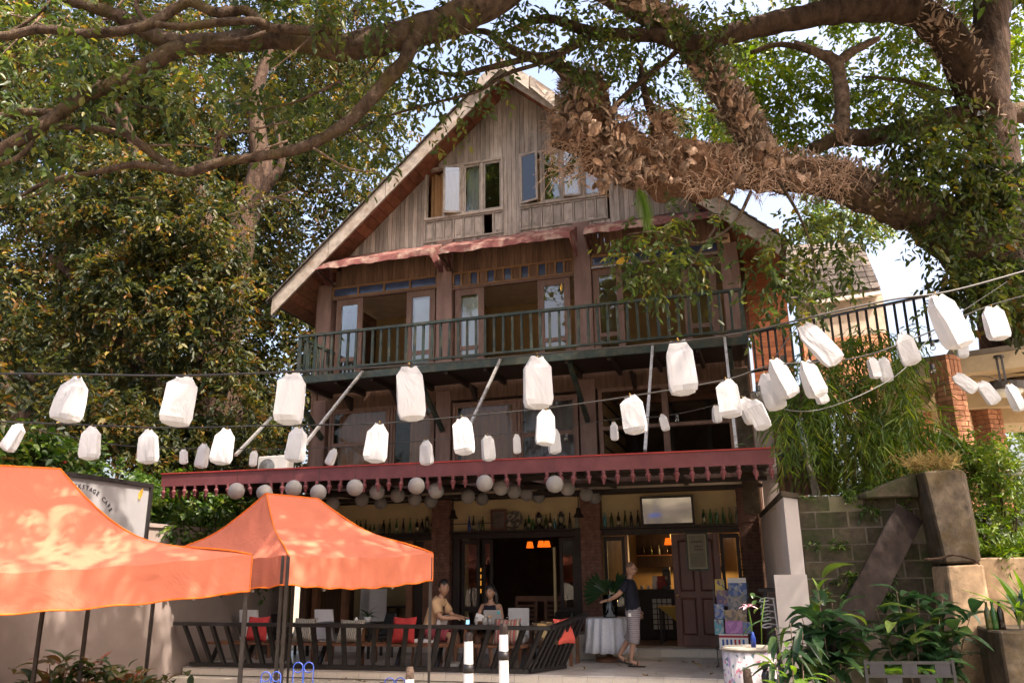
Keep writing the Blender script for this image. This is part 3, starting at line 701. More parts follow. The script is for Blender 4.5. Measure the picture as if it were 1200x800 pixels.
def foliage(name, m, parent, blobs, leaf=.12, per=9, seed=1, wr=.45, droop=.25, twig=.45, kind='stuff', out=.6):
    rg = np.random.default_rng(seed); Ps, Ds, Ns, Rn = [], [], [], []
    for c, r_, nt_ in blobs:
        c = np.array(c, dtype=float); r_ = np.array(r_ if hasattr(r_, '__len__') else (r_,) * 3, dtype=float)
        u = unitv(rg.normal(size=(nt_, 3))); rad = rg.random((nt_, 1)) ** (1 / 2.0)
        O = c + u * rad * r_
        d = unitv(u * out + rg.normal(size=(nt_, 3)) * .7 + np.array([[0, 0, -droop]]))
        ln = twig * rg.uniform(.5, 1.3, (nt_, 1)); cr = rg.random(nt_)
        side0 = unitv(np.cross(d, rg.normal(size=(nt_, 3)) * .5 + np.array([[0, 0, 1.0]])))
        for k in range(per):
            f = (k + rg.random((nt_, 1)) * .6) / per; sg = 1 if k % 2 else -1
            P = O + d * ln * f + np.array([[0, 0, -1.0]]) * (f ** 2) * ln * droop
            dd = unitv(d * .55 + side0 * sg * .9 + rg.normal(size=(nt_, 3)) * .28 + np.array([[0, 0, -droop * .9]]))
            nn = unitv(np.array([[0, 0, 1.0]]) + rg.normal(size=(nt_, 3)) * .55)
            Ps.append(P); Ds.append(dd); Ns.append(nn); Rn.append(np.clip(cr * .55 + rg.random(nt_) * .45, 0, 1))
    P, Dr, Nn, Rr = map(np.concatenate, (Ps, Ds, Ns, Rn)); n = len(P)
    L = leaf * rg.uniform(.65, 1.25, n); V, Q = leaf_arrays(P, Dr, Nn, L, L * wr * rg.uniform(.8, 1.2, n), .12, rg)
    if parent is not None: V = V - np.array(parent.matrix_world.translation if parent.parent is None and parent.type != 'EMPTY' else parent.location)
    o = np_mesh(name, V, Q, np.repeat(Rr, 2), m, parent)
    if kind: o['kind'] = kind
    return o
def clumps(c, r_, n, rr, nt_, rg):
    """break a large crown volume into uneven leaf clumps with gaps between them"""
    out = []; c = np.array(c, float); r_ = np.array(r_, float)
    for _ in range(n):
        u = rg.normal(size=3); u /= np.linalg.norm(u); p = c + u * r_ * rg.random() ** .45
        k = rg.uniform(.6, 1.3); out.append((p, (rr * k, rr * k, rr * k * .7), int(nt_ * k)))
    return out
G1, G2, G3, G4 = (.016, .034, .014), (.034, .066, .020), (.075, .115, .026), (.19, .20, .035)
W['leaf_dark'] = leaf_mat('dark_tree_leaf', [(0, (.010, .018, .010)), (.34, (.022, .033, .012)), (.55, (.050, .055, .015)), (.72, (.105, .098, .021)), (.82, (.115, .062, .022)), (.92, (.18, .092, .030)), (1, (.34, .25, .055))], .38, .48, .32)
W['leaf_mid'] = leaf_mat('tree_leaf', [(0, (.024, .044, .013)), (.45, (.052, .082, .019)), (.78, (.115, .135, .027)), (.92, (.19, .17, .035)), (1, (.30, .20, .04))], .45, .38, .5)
W['leaf_sun_tint'] = leaf_mat('sun_tinted_leaf', [(0, (.045, .085, .016)), (.5, (.10, .15, .022)), (.85, (.20, .24, .03)), (1, (.34, .26, .05))], .5, .38, .5)  # brighter copy of the tree leaf: sunlight put into the leaf colour
W['leaf_vine'] = leaf_mat('vine_leaf', [(0, (.020, .05, .012)), (.5, (.05, .10, .018)), (.85, (.13, .18, .03)), (1, (.24, .25, .05))], .35)
W['leaf_bamboo'] = leaf_mat('bamboo_leaf', [(0, (.022, .046, .010)), (.4, (.06, .11, .017)), (.7, (.13, .19, .025)), (.9, (.26, .30, .04)), (1, (.24, .15, .06))], .45, .45)
W['leaf_bush'] = leaf_mat('bush_leaf', [(0, (.035, .075, .014)), (.5, (.09, .15, .022)), (1, (.22, .26, .04))], .4)
W['leaf_big'] = leaf_mat('large_glossy_leaf', [(0, (.016, .045, .018)), (.5, (.028, .066, .024)), (.85, (.05, .095, .028)), (1, (.12, .17, .03))], .25, .33, .5, attr=False)
W['leaf_yellow'] = leaf_mat('yellow_dead_leaf', [(0, (.45, .25, .03)), (1, (.62, .40, .06))], .3, .6, .3, attr=False)
W['leaf_croton'] = leaf_mat('croton_leaf', [(0, (.03, .06, .02)), (.4, (.06, .085, .02)), (.7, (.17, .13, .04)), (1, (.26, .085, .05))], .3, .4, .45, attr=False)
W['grass_dry'] = leaf_mat('dry_grass', [(0, (.20, .15, .06)), (1, (.40, .30, .14))], .3, .8, .1)
GR = np.random.default_rng(11)

# ================================================================== large tree at the right, rooted on the upper terrace
big = thing('rain_tree', 'huge spreading tree at right whose fern clad limbs arch over the whole yard', 'tree', (0, 0, 0))
def limb(name, pts, m, sub=6, nz=.22, seg=10, parent=None):
    P = [gd(x, y, d) for x, y, d, r_ in pts]; rr = [r_ for *_, r_ in pts]
    q, qr = spline(P, rr, sub); return MB().tube(q, qr, seg, nz, seed=pts[0][0]).build(name, m, parent if parent is not None else big, True)
trunk = limb('trunk', [(1204, 450, 14.5, .74), (1196, 400, 14.3, .68), (1184, 340, 13.6, .60), (1172, 260, 12.9, .52), (1164, 180, 12.9, .40), (1160, 90, 12.9, .33), (1163, 0, 12.9, .30), (1166, -90, 12.8, .28), (1160, -190, 12.5, .25)], W['bark_dark'], seg=14)
limb('limb', [(1185, 345, 12.9, .50), (1140, 292, 12.6, .50), (1085, 250, 12.4, .43), (1020, 226, 12.3, .34), (965, 210, 12.2, .31), (905, 204, 12.2, .29), (850, 202, 12.2, .28), (795, 208, 12.2, .27), (745, 196, 12.2, .23), (705, 178, 12.2, .17), (668, 172, 12.2, .10), (645, 168, 12.2, .05)], W['bark'], seg=14)
limb('limb', [(900, 200, 12.2, .24), (880, 160, 12.1, .26), (852, 112, 12.0, .25), (822, 68, 11.8, .24), (782, 26, 11.5, .24), (735, 2, 11.2, .22), (680, -25, 10.9, .20), (600, -60, 10.5, .2)], W['bark_pale'], seg=12)
limb('limb', [(1164, 150, 12.9, .34), (1136, 92, 12.4, .32), (1110, 42, 12.0, .30), (1070, 14, 11.8, .28), (1015, 8, 11.6, .24), (940, 20, 11.5, .20), (880, 33, 11.4, .17), (815, 50, 11.3, .15), (765, 42, 11.2, .12), (700, 40, 11.1, .10), (640, 22, 11.0, .07), (590, 40, 11, .04)], W['bark_dark'])
limb('limb', [(1200, 132, 13.0, .20), (1140, 134, 12.8, .20), (1085, 147, 12.7, .19), (1030, 160, 12.6, .16), (985, 162, 12.6, .14), (950, 176, 12.5, .10)], W['bark'])
limb('limb', [(985, 165, 12.6, .14), (987, 120, 12.6, .13), (980, 76, 12.6, .13), (958, 62, 12.6, .08), (930, 50, 12.6, .05)], W['bark_pale'])
limb('limb', [(980, 76, 12.6, .09), (1000, 60, 12.6, .09), (1030, 45, 12.6, .05)], W['bark_pale'])
limb('limb', [(685, 150, 12.1, .15), (678, 108, 11.9, .14), (652, 74, 11.7, .12), (617, 66, 11.6, .085), (588, 51, 11.5, .07), (567, 37, 11.4, .05), (520, 40, 11.3, .03)], W['bark'])
limb('limb', [(780, 180, 12.1, .13), (768, 140, 12.1, .10), (756, 110, 12.1, .06), (750, 70, 12.1, .04)], W['bark'])
for pts in ([(700, 150, 12, .05), (735, 110, 12, .05), (780, 72, 11.8, .045), (800, 55, 11.7, .04)], [(690, 45, 11.1, .07), (653, 63, 11.0, .06), (613, 70, 10.9, .05), (567, 81, 10.8, .045), (533, 88, 10.7, .035), (483, 78, 10.6, .02)],
            [(683, 50, 11, .05), (640, 72, 10.9, .035), (593, 87, 10.8, .03), (560, 107, 10.7, .025), (500, 123, 10.6, .02), (450, 138, 10.5, .018), (400, 160, 10.4, .012)],
            [(880, 62, 12.6, .04), (915, 52, 12.6, .05), (957, 62, 12.6, .06)], [(1166, 100, 12.9, .06), (1120, 110, 12.6, .05), (1060, 95, 12.4, .035), (1010, 90, 12.4, .02)],
            [(915, 215, 11.6, .03), (940, 260, 11.2, .02), (955, 310, 11.0, .015), (945, 380, 10.8, .01)], [(880, 225, 11.6, .03), (860, 262, 11.2, .025), (820, 285, 11, .02), (770, 272, 10.9, .014), (735, 275, 10.8, .01)],
            [(860, 225, 11.8, .03), (842, 260, 11.2, .022), (810, 310, 11, .015), (790, 345, 11, .01)]):
    limb('branch', pts, W['bark'], 4, .15, 6)
# the near limbs that reach over the top left of the view
limb('limb', [(760, -150, 10.6, .30), (680, -80, 10.2, .28), (610, -25, 9.8, .25), (555, 14, 9.5, .225), (505, 33, 9.3, .21), (445, 47, 9.2, .195), (392, 56, 9.1, .165), (333, 45, 9.0, .14), (283, 47, 9.0, .14), (225, 52, 9.0, .13), (185, 44, 8.9, .11), (140, 20, 8.8, .09), (95, 5, 8.7, .07), (30, -10, 8.6, .05)], W['bark'], seg=12)
for pts in ([(228, 54, 9.0, .11), (195, 64, 8.9, .11), (150, 90, 8.8, .10), (100, 113, 8.7, .085), (66, 135, 8.6, .08), (30, 160, 8.5, .075), (-30, 190, 8.4, .07)],
            [(486, 42, 9.2, .13), (476, 68, 9.2, .10), (450, 98, 9.2, .095), (420, 132, 9.2, .085), (398, 150, 9.1, .08), (358, 172, 9.1, .07), (300, 184, 9.0, .062), (262, 189, 9.0, .058), (215, 202, 8.9, .06), (187, 186, 8.9, .06), (152, 160, 8.8, .05), (117, 132, 8.8, .03)],
            [(215, 202, 8.9, .05), (160, 193, 8.8, .045), (117, 201, 8.8, .035), (60, 212, 8.7, .03), (20, 232, 8.6, .02)],
            [(400, 37, 8.6, .055), (317, 33, 8.5, .06), (290, 13, 8.5, .06), (253, 15, 8.4, .065), (224, 3, 8.4, .06), (205, 11, 8.4, .06), (167, 32, 8.3, .06), (100, 40, 8.3, .055), (50, 34, 8.2, .055), (0, 43, 8.2, .05), (-60, 40, 8.2, .05)],
            [(317, 33, 8.5, .045), (300, 25, 8.4, .05), (250, 27, 8.4, .05), (215, 32, 8.4, .045), (180, 28, 8.3, .04)],
            [(312, 38, 8.4, .025), (290, 45, 8.4, .03), (250, 49, 8.4, .02)],
            [(70, 134, 8.6, .05), (33, 131, 8.5, .045), (0, 137, 8.5, .045), (-40, 145, 8.5, .04)],
            [(40, 165, 8.5, .03), (20, 185, 8.5, .03), (-20, 200, 8.5, .03)],
            [(152, 160, 8.8, .03), (110, 150, 8.8, .035), (60, 150, 8.7, .025)], [(175, 30, 8.3, .03), (160, 8, 8.3, .03), (165, -20, 8.3, .03)],
            [(80, -20, 8.5, .02), (40, 20, 8.5, .02), (0, 45, 8.5, .02)], [(400, 95, 9.0, .02), (350, 118, 9, .015), (310, 128, 9, .01)]):
    limb('branch', pts, W['bark'], 5, .2, 8)
limb('limb', [(1160, -190, 12.5, .32), (1080, -260, 12, .34), (960, -250, 11.4, .33), (850, -200, 11, .32), (760, -150, 10.6, .31)], W['bark'])
for k in range(34):
    x, y = rng.choice([(rng.uniform(-20, 560), rng.uniform(-10, 60)), (rng.uniform(0, 470), rng.uniform(40, 240))]); d = rng.uniform(8.4, 10.2); a = rng.uniform(-.5, .9); L = rng.uniform(40, 130); sg = rng.choice((-1, 1))
    limb('twig', [(x, y, d, .016), (x + sg * L * .5 * math.cos(a), y + L * .5 * math.sin(a) + rng.uniform(-8, 8), d, .011), (x + sg * L * math.cos(a), y + L * math.sin(a) + rng.uniform(-14, 14), d, .004)], W['bark_pale'] if k % 3 else W['bark'], 4, .2, 5)
# loose roots and dead leaves massed along the main limb
def mass(pts, name='root_mass'):
    P = [gd(x, y, d) for x, y, d, r_ in pts]; q, qr = spline(P, [p[3] for p in pts], 7)
    m = MB(); m.tube(q, qr, 16, .75, seed=pts[0][0]); return m.build(name, W['root'], big, False)
mass([(646, 158, 12.1, .05), (662, 154, 12.1, .24), (690, 156, 12.1, .38), (725, 178, 12.1, .42), (765, 193, 12.1, .45), (805, 198, 12.1, .40), (850, 194, 12.1, .36), (910, 200, 12.1, .26), (970, 208, 12.15, .22), (1010, 222, 12.2, .1)])
mass([(690, 165, 12.1, .42), (684, 128, 12.0, .36), (688, 100, 11.9, .26), (672, 80, 11.8, .05)])
mass([(775, 185, 12.1, .25), (776, 150, 12.1, .20), (778, 132, 12.1, .06)])
# hair roots: thin strands standing off the mass
m = MB()
for k in range(2600):
    x, y = rng.choice([(rng.uniform(640, 800), rng.uniform(125, 215)), (rng.uniform(800, 1000), rng.uniform(185, 225)), (rng.uniform(665, 700), rng.uniform(80, 170))])
    p = gd(x, y, rng.uniform(11.72, 11.95)); d = Vector((rng.gauss(0, .18), rng.gauss(0, .08), rng.gauss(-.03, .16)))
    m.tube([p, p + d * .5 + Vector((0, -.02, .03)), p + d], [.007, .006, .003], 3, cap=False)
o = m.build('hair_root', W['frond_dry'], big); o['kind'] = 'stuff'
# leaves of the tree seen in the picture
def sp(lst, r_, n): return [(gd(x, y, d), r_ * rng.uniform(.7, 1.25), int(n * rng.uniform(.7, 1.3))) for x, y, d in lst]
sprays = sp([(640, 15, 10.5), (668, 42, 11), (700, 20, 10.8), (735, 75, 12.3), (715, 105, 12.3), (560, 55, 11), (600, 20, 10.5), (760, 95, 12.5), (775, 120, 12.8), (720, 60, 11.5), (690, 70, 11.3), (790, 150, 13), (760, 30, 11.3), (840, 20, 11), (800, 12, 11), (830, 40, 11), (795, 210, 13.5)], .5, 26)
sprays += sp([(470, 100, 10.6), (520, 120, 10.7), (445, 150, 10.6), (500, 70, 10.4), (540, 95, 10.6), (420, 180, 10.8), (470, 30, 9.6), (380, 110, 10), (330, 110, 10), (360, 140, 10.2), (300, 130, 10)], .5, 17)
sprays += sp([(x, y, rng.uniform(8.2, 9.6)) for x, y in ((10, 15), (60, 60), (40, 95), (100, 70), (150, 15), (95, 20), (20, 130), (130, 110), (190, 90), (240, 80), (330, 12), (370, 15), (420, 12), (450, 5), (60, 180), (20, 190), (290, 90), (270, 5), (520, 5), (15, 60))], .38, 16)
sunlit_sprays = sp([(x, y, rng.uniform(13.2, 15.5)) for x, y in ((880, 70), (910, 95), (940, 120), (885, 130), (920, 150), (960, 100), (900, 175), (1000, 100), (1040, 70), (1060, 110), (1010, 130), (1100, 85), (940, 70), (870, 100), (1075, 35), (1190, 60), (1180, 100), (1195, 20), (1140, 40), (1130, 10), (990, 20), (1045, 40), (960, 175), (1000, 200), (880, 35), (840, 130), (1195, 160))], .55, 46)
foliage('crown', W['leaf_sun_tint'], big, sunlit_sprays, .12, 9, 4, .5, .4, .45)
sprays += sp([(x, y, rng.uniform(11.4, 12.2)) for x, y in ((1040, 120), (1075, 130), (1100, 110), (1080, 165), (1055, 155), (1110, 150), (1090, 190), (1120, 200), (1140, 175), (1150, 215), (1170, 195), (1130, 245), (1160, 255), (1180, 235), (1115, 215), (1150, 320), (1130, 330), (1110, 345), (1165, 350), (1190, 335), (1180, 150), (1110, 280), (1140, 300), (1090, 265), (1190, 280), (1070, 205))], .40, 22)
sprays += sp([(760, 285, 10.9), (785, 315, 10.9), (750, 320, 10.9), (800, 290, 10.9), (730, 280, 10.9), (770, 330, 10.9), (815, 310, 11), (790, 255, 11.1), (840, 265, 11.1), (905, 280, 11.2), (940, 300, 11.2), (915, 320, 11.1), (960, 330, 11.2), (980, 290, 11.2), (935, 350, 11), (890, 310, 11.1), (900, 365, 11), (965, 275, 11.4), (1000, 270, 11.4), (925, 262, 11.4), (985, 310, 11.3), (910, 340, 11)], .33, 12)
foliage('crown', W['leaf_mid'], big, sprays, .115, 9, 3, .46, .45, .42)
# unseen crown clumps, placed to shade and dapple the yard and reflect in windows
over = []
for c, r_, n in (((5.5, 14.5, 16.2), (3, 2.2, 1.6), 13), ((9, 12, 15.4), (3, 2.5, 1.8), 13), ((1.5, 14, 15.8), (2.4, 1.8, 1.4), 8), ((10.5, 15.5, 16), (3, 2.5, 2), 10), ((6, 9.5, 13), (2.6, 2, 1.3), 10),
                 ((3, 7, 11.2), (2.2, 1.8, 1.2), 8), ((8.5, 6, 11), (2.6, 2.2, 1.4), 9), ((0, 9.8, 13), (2.4, 1.8, 1.2), 2), ((-2.5, 8, 11.4), (2, 1.6, 1), 3), ((3.5, 3.5, 9), (2.4, 1.8, 1), 7), ((.5, 3.5, 9), (2, 1.6, 1), 5), ((-4.5, 10, 13.2), (2, 1.6, 1), 3), ((12.5, 9, 13), (2.6, 2.4, 2), 3),
                 ((-6.5, 10, 16.5), (3, 2.5, 2), 11), ((-9.5, 7, 15), (3, 2.5, 2.5), 9), ((-4, 12.5, 17), (2.5, 1.6, 1.5), 7), ((8.8, 9, 11.6), (2.6, 2, 1.1), 11), ((7.6, 11, 13.3), (2.2, 1.8, 1), 8), ((11, 7, 11), (2.4, 2.2, 1.2), 5),
                 ((-4, -3, 9.5), (3, 2.5, 2), 9), ((2, -5, 10.5), (3, 2.5, 2), 9), ((7, -4, 11), (3, 3, 2), 9), ((-8, -1, 10), (2.6, 2.5, 2), 7), ((0, -10, 11), (3.5, 3, 3), 9), ((6, -11, 11), (3.5, 3, 3), 9)):
    over += clumps(c, r_, n, .85, 75, GR)
for c, r_, n in (((.2, 6.4, 11.2), (3.0, 2.1, .8), 30), ((1.7, 9.0, 12.4), (2.8, 1.8, .8), 30), ((-1.8, 4.6, 10.4), (2.4, 1.8, .7), 18), ((3.4, 10.6, 13.6), (2.2, 1.6, .8), 18), ((-1.7, 9.8, 11.6), (2.0, 1.6, .7), 22), ((-2.8, 7.6, 11.2), (1.8, 1.5, .6), 14)): over += clumps(c, r_, n, .55, 15, GR)
foliage('crown', W['leaf_mid'], big, over, .17, 9, 5, .5, .3, .55)
foliage('climber_leaf', W['leaf_dark'], big, sp([(1150, 150, 12.3), (1145, 200, 12.2), (1160, 240, 12.2), (1180, 210, 12.2), (1130, 225, 12.0), (1175, 300, 12.1), (1120, 180, 12.1), (1160, 330, 12.1), (1120, 330, 11.9), (1095, 180, 12.1), (1060, 190, 12.2), (1190, 370, 12.0)], .34, 22), .15, 8, 8, .55, .5, .35)

# dry basket ferns on the limbs: each clump a plant, each shield frond a part
def frond_mesh(kind):
    L, Wd = ((.30, .20), (.26, .24), (.36, .17))[kind]; m = MB()
    def fn(a, b):
        w = Wd * math.sin(math.pi * min(1, (.12 + .88 * b))) ** .6 * (1 + .16 * math.sin(b * 26 + kind)) * (1 - .25 * b)
        x = (a - .5) * w; c = (a - .5) ** 2
        return Vector((x, .10 * b * b + .5 * c * Wd + .012 * math.sin(a * 14), L * b * (1 - .25 * b * b) + .006 * math.cos(a * 21)))
    m.grid(fn, 6, 7); return m.mesh('dry_frond', W['frond_dry'], True)
FR = [frond_mesh(k) for k in range(3)]
ferns = [(656, 152, 11.8, 11, 'at the very tip of the limb over the left gable edge'), (684, 132, 11.75, 14, 'standing upright in front of the right roof edge'), (700, 158, 11.75, 13, 'in front of the right gable window'),
         (738, 196, 11.75, 12, 'just right of the gable window with a pale pouch below'), (772, 182, 11.75, 12, 'at the foot of the small upright branch'), (776, 146, 11.85, 9, 'wrapped round the small upright branch'),
         (815, 192, 11.8, 12, 'on the limb left of the big fork'), (846, 196, 11.8, 11, 'on the limb beneath the big fork'), (884, 186, 11.8, 13, 'in the crotch of the big fork'), (925, 196, 11.8, 12, 'on the limb right of the big fork'),
         (958, 206, 11.85, 11, 'on the limb under the upright stub'), (990, 166, 12.3, 9, 'round the foot of the upright stub'), (862, 126, 11.75, 12, 'halfway up the pale slanting limb'), (838, 92, 11.6, 11, 'on the pale slanting limb near the sky gap'),
         (808, 52, 11.4, 11, 'high on the pale slanting limb'), (772, 20, 11.1, 9, 'where the pale limb leaves the picture'), (700, 220, 11.9, 7, 'hanging below the limb over the third awning'), (1148, 72, 12.4, 11, 'standing tall on the trunk at far right'), (1100, 30, 11.7, 10, 'on the dark arching limb at top right'), (686, 98, 11.7, 9, 'on the thin upright limb beside the roof ridge'), (715, 150, 11.6, 12, 'piled on top of the limb over the gable window'), (672, 158, 11.65, 11, 'drooping at the lower side of the limb tip'), (722, 206, 11.65, 10, 'on the underside by the green fern'), (758, 212, 11.65, 10, 'under the foot of the small branch'),
         (795, 182, 11.65, 11, 'filling the gap before the big fork'), (872, 140, 11.65, 12, 'low on the pale slanting limb'), (850, 108, 11.6, 12, 'midway on the pale slanting limb'), (826, 74, 11.5, 11, 'on the upper pale limb by the sky gap'), (790, 36, 11.25, 10, 'near the top of the pale limb'), (752, 8, 11.0, 9, 'at the top edge on the pale limb'), (905, 182, 11.7, 11, 'topping the limb behind the fork'), (864, 208, 11.7, 9, 'under the big fork'), (940, 212, 11.75, 8, 'on the shaded side of the main limb'), (668, 148, 11.55, 13, 'lowest of the mass hanging before the gable window'), (690, 150, 11.5, 13, 'in the middle of the mass before the right roof edge'), (708, 128, 11.6, 11, 'on the right flank of the upright mass'),
         (676, 118, 11.6, 12, 'on the left flank of the upright mass'), (728, 172, 11.55, 12, 'topping the limb right of the gable window'), (716, 184, 11.55, 11, 'under the mass by the window sill'), (748, 204, 11.6, 11, 'beneath the limb over the third bay'), (785, 205, 11.6, 10, 'beneath the limb between two branches'), (658, 140, 11.65, 10, 'at the outer left of the tip')]
for fx, fy, fd, n, where in ferns:
    c = gd(fx, fy, fd); ft = thing('basket_fern', 'dry brown fern clump ' + where, 'fern', c, 0, 'dry ferns growing on the tree limbs')
    for k in range(n):
        a = rng.uniform(0, 6.28); r_ = rng.uniform(.02, .2); sc = rng.uniform(.45, 1.0)
        o = link('dry_frond', FR[k % 3], ft, (r_ * math.cos(a), -abs(r_ * math.sin(a)) * .6, rng.uniform(-.18, .12)), (sc, sc, sc))
        o.rotation_euler = (rng.uniform(-.9, .5), rng.uniform(-.9, .9), rng.uniform(-2.2, 2.2))
# flat scale fronds sheathing the pale limb and the thick parts of the main limb
Pf, Df, Nf = [], [], []
for path, rad_, nfl in (([(895, 190, 12.1), (872, 145, 12.0), (850, 108, 11.9), (822, 68, 11.8), (785, 28, 11.5), (740, 2, 11.2), (690, -22, 10.9)], .25, 3200), ([(1100, 258, 12.4), (1030, 230, 12.3), (965, 210, 12.2), (900, 202, 12.15), (840, 197, 12.1), (780, 198, 12.1)], .34, 2600), ([(760, 200, 12.1), (720, 185, 12.1), (692, 152, 12.1), (682, 118, 12.0), (684, 95, 11.9)], .33, 2600), ([(1160, 180, 12.9), (1136, 92, 12.4), (1112, 45, 12.0), (1070, 15, 11.8)], .31, 900)):
    q, _ = spline([gd(*p) for p in path], [0] * len(path), 8)
    for k in range(nfl):
        i = GR.integers(0, len(q) - 1); f = GR.random(); c = q[i].lerp(q[i + 1], f); ax = (q[i + 1] - q[i]).normalized(); u = Vector(GR.normal(size=3)); u = (u - ax * u.dot(ax)).normalized()
        if u.y > .55: continue
        Pf.append(c + u * rad_ * GR.uniform(.8, 1.08)); Df.append((ax * GR.normal() * .6 + Vector((0, 0, .5)) + u * .55 + Vector(GR.normal(size=3)) * .35).normalized()); Nf.append(u)
Pf, Df, Nf = np.array(Pf), np.array(Df), np.array(Nf); nF = len(Pf); Lf = GR.uniform(.05, .19, nF)
V_, Q_ = leaf_arrays(Pf, Df, Nf + GR.normal(size=(nF, 3)) * .3, Lf, Lf * GR.uniform(.10, .32, nF), -.02, GR)
W['scale'] = leaf_mat('dry_scale_frond', [(0, (.09, .06, .044)), (.3, (.20, .14, .105)), (.7, (.36, .27, .21)), (1, (.54, .44, .36))], .12, .85, .15)
o = np_mesh('scale_frond', V_, Q_, np.repeat(GR.random(nF), 2), W['scale'], big); o['kind'] = 'stuff'
# green fern hanging from the limb, yellow leaves
def fern_frond(length, n, m, wl):
    mb = MB(); st = [Vector((0, 0, 0)), Vector((length * .5, 0, -.05)), Vector((length, 0, -length * .35))]
    q, _ = spline(st, [0, 0, 0], n // 2)
    mb.tube(q, .006, 4)
    for k in range(1, len(q)):
        w = wl * math.sin(math.pi * (.15 + .8 * k / len(q)))
        for sg in (-1, 1):
            p = q[k]; e = p + Vector((.06, sg * w, -.04)); g_ = length / n * .55; mb.add([p, p + Vector((g_ * 1.6, 0, 0)), e + Vector((g_ * .5, 0, 0)), e], [(0, 1, 2, 3)])
    return mb.mesh('fern_frond', m)
W['fern_green'] = leaf_mat('fern_green', [(0, (.10, .19, .03)), (1, (.16, .26, .04))], .4, .5, .3, attr=False)
gf = thing('green_fern', 'bright green fern hanging below the limb in front of the third awning', 'fern', gd(748, 220, 11.6))
fmesh = fern_frond(.75, 34, W['fern_green'], .13)
for k, (rx, ry) in enumerate(((0, 1.2), (.5, 1.0), (-.6, 1.25))): link('fern_frond', fmesh, gf, (0, 0, 0), None, (rx, ry, .3 * k))
yf = thing('yellow_fern', 'yellowing fern frond on the pale limb against the sky', 'fern', gd(816, 158, 11.9)); ymesh = fern_frond(.5, 16, W['leaf_yellow'], .11)
for k in range(3): link('fern_frond', ymesh, yf, (0, 0, 0), None, (.4 * k, .5 + .3 * k, 2.4 + .3 * k))
lm_ = MB(); lm_.grid(lambda a, b: Vector(((a - .5) * .10 * math.sin(math.pi * (.08 + .9 * b)), .03 * math.sin(b * 3) + abs(a - .5) * .03, .26 * b)), 4, 8)
yl = lm_.mesh('fallen_leaf', W['leaf_yellow'], True)
o = link('dead_leaf', yl, None, gd(722, 308, 10.9), (1, 1, .9), (0.3, 1.15, .2)); tag(o, 'curled yellow leaf caught in the hanging twigs before the third bay', 'leaf')

# ================================================================== big dark tree behind the left wall
ltree = thing('old_tree', 'massive dark leafed tree with forking trunks filling the left behind the sign', 'tree', gd(262, 560, 22))
def lpt(x, y, d): return gd(x, y, d) - Vector(ltree.location)
def limb2(name, pts, m):
    q, qr = spline([lpt(x, y, d) for x, y, d, r_ in pts], [p[3] for p in pts], 5); return MB().tube(q, qr, 9, .25, seed=pts[0][0]).build(name, m, ltree, True)
limb2('trunk', [(262, 640, 22, .75), (262, 560, 22, .7), (256, 470, 22, .62), (255, 400, 22, .6), (268, 330, 22, .5), (285, 260, 22, .42), (305, 200, 22.3, .34), (300, 120, 22.6, .22), (320, 40, 23, .12)], W['bark_dark'])
for pts in ([(255, 400, 22, .42), (228, 340, 21.6, .35), (205, 280, 21.4, .26), (165, 220, 21.2, .2), (150, 150, 21, .13), (110, 90, 21, .08)], [(262, 350, 22, .32), (240, 270, 22.5, .28), (235, 210, 23, .22), (272, 140, 23, .15), (280, 115, 23, .09)],
            [(220, 500, 21.5, .2), (190, 460, 21.3, .22), (140, 400, 21, .2), (100, 340, 21, .15), (60, 300, 21, .1)], [(60, 580, 20, .3), (38, 515, 20, .28), (10, 462, 20, .24), (-20, 400, 20, .2), (-30, 300, 20, .15)],
            [(285, 262, 22, .2), (315, 215, 21.7, .16), (330, 190, 21.6, .12), (320, 140, 21.5, .06)], [(60, 575, 19, .12), (70, 540, 19, .12), (58, 520, 19, .1)], [(190, 470, 21.3, .1), (100, 460, 20.5, .12), (30, 440, 20.2, .1)]):
    limb2('limb', pts, W['bark_dark'])
blobs = []
lim = [(-80, 500), (0, 490), (70, 470), (130, 430), (200, 380), (300, 330), (380, 345), (460, 330), (560, 300)]
for yy in range(-70, 545, 62):
    L = np.interp(yy, [a for a, b in lim], [b for a, b in lim])
    for xx in np.arange(-90, L, 66):
        x, y = xx + rng.uniform(-22, 22), yy + rng.uniform(-20, 20)
        if abs(x - 258) < 26 and abs(y - 150) < 26: continue
        if x > 400 and y > 40 and rng.random() < .35: continue
        d = rng.uniform(19.5, 26.5)
        if x > 255: d = rng.uniform(24.5, 30)
        p = lpt(x, y, d); k = rng.uniform(.65, 1.25)
        blobs.append((p + Vector(ltree.location), (1.25 * k, 1.25 * k, .95 * k), int(155 * k)))
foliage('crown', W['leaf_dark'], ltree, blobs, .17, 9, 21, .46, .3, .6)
for k in range(80):                                       # foliage hanging in front of the forked trunks
    x, y = rng.uniform(90, 285), rng.uniform(170, 540)
    if abs(x - 262) < 16 and y > 440: continue
    blobs.append((gd(x, y, rng.uniform(18.6, 20.6)), (.7, .7, .6), 40))
foliage('crown', W['leaf_dark'], ltree, blobs[-80:], .16, 9, 23, .46, .35, .5)
bb = []
for k in range(130):                                       # deeper layer that closes most of the gaps
    x, y = rng.uniform(-120, 470), rng.uniform(20, 540)
    if abs(x - 258) < 30 and abs(y - 150) < 30: continue
    if x > 360 and y < 220 and rng.random() < .6: continue
    bb.append((gd(x, y, rng.uniform(28, 34)), (2.2, 2.2, 1.7), 135))
bt = thing('background_tree', 'broad dark tree standing farther back beyond the forked trunk', 'tree', gd(90, 600, 31))
foliage('crown', W['leaf_dark'], bt, bb, .24, 9, 22, .5, .3, .9)
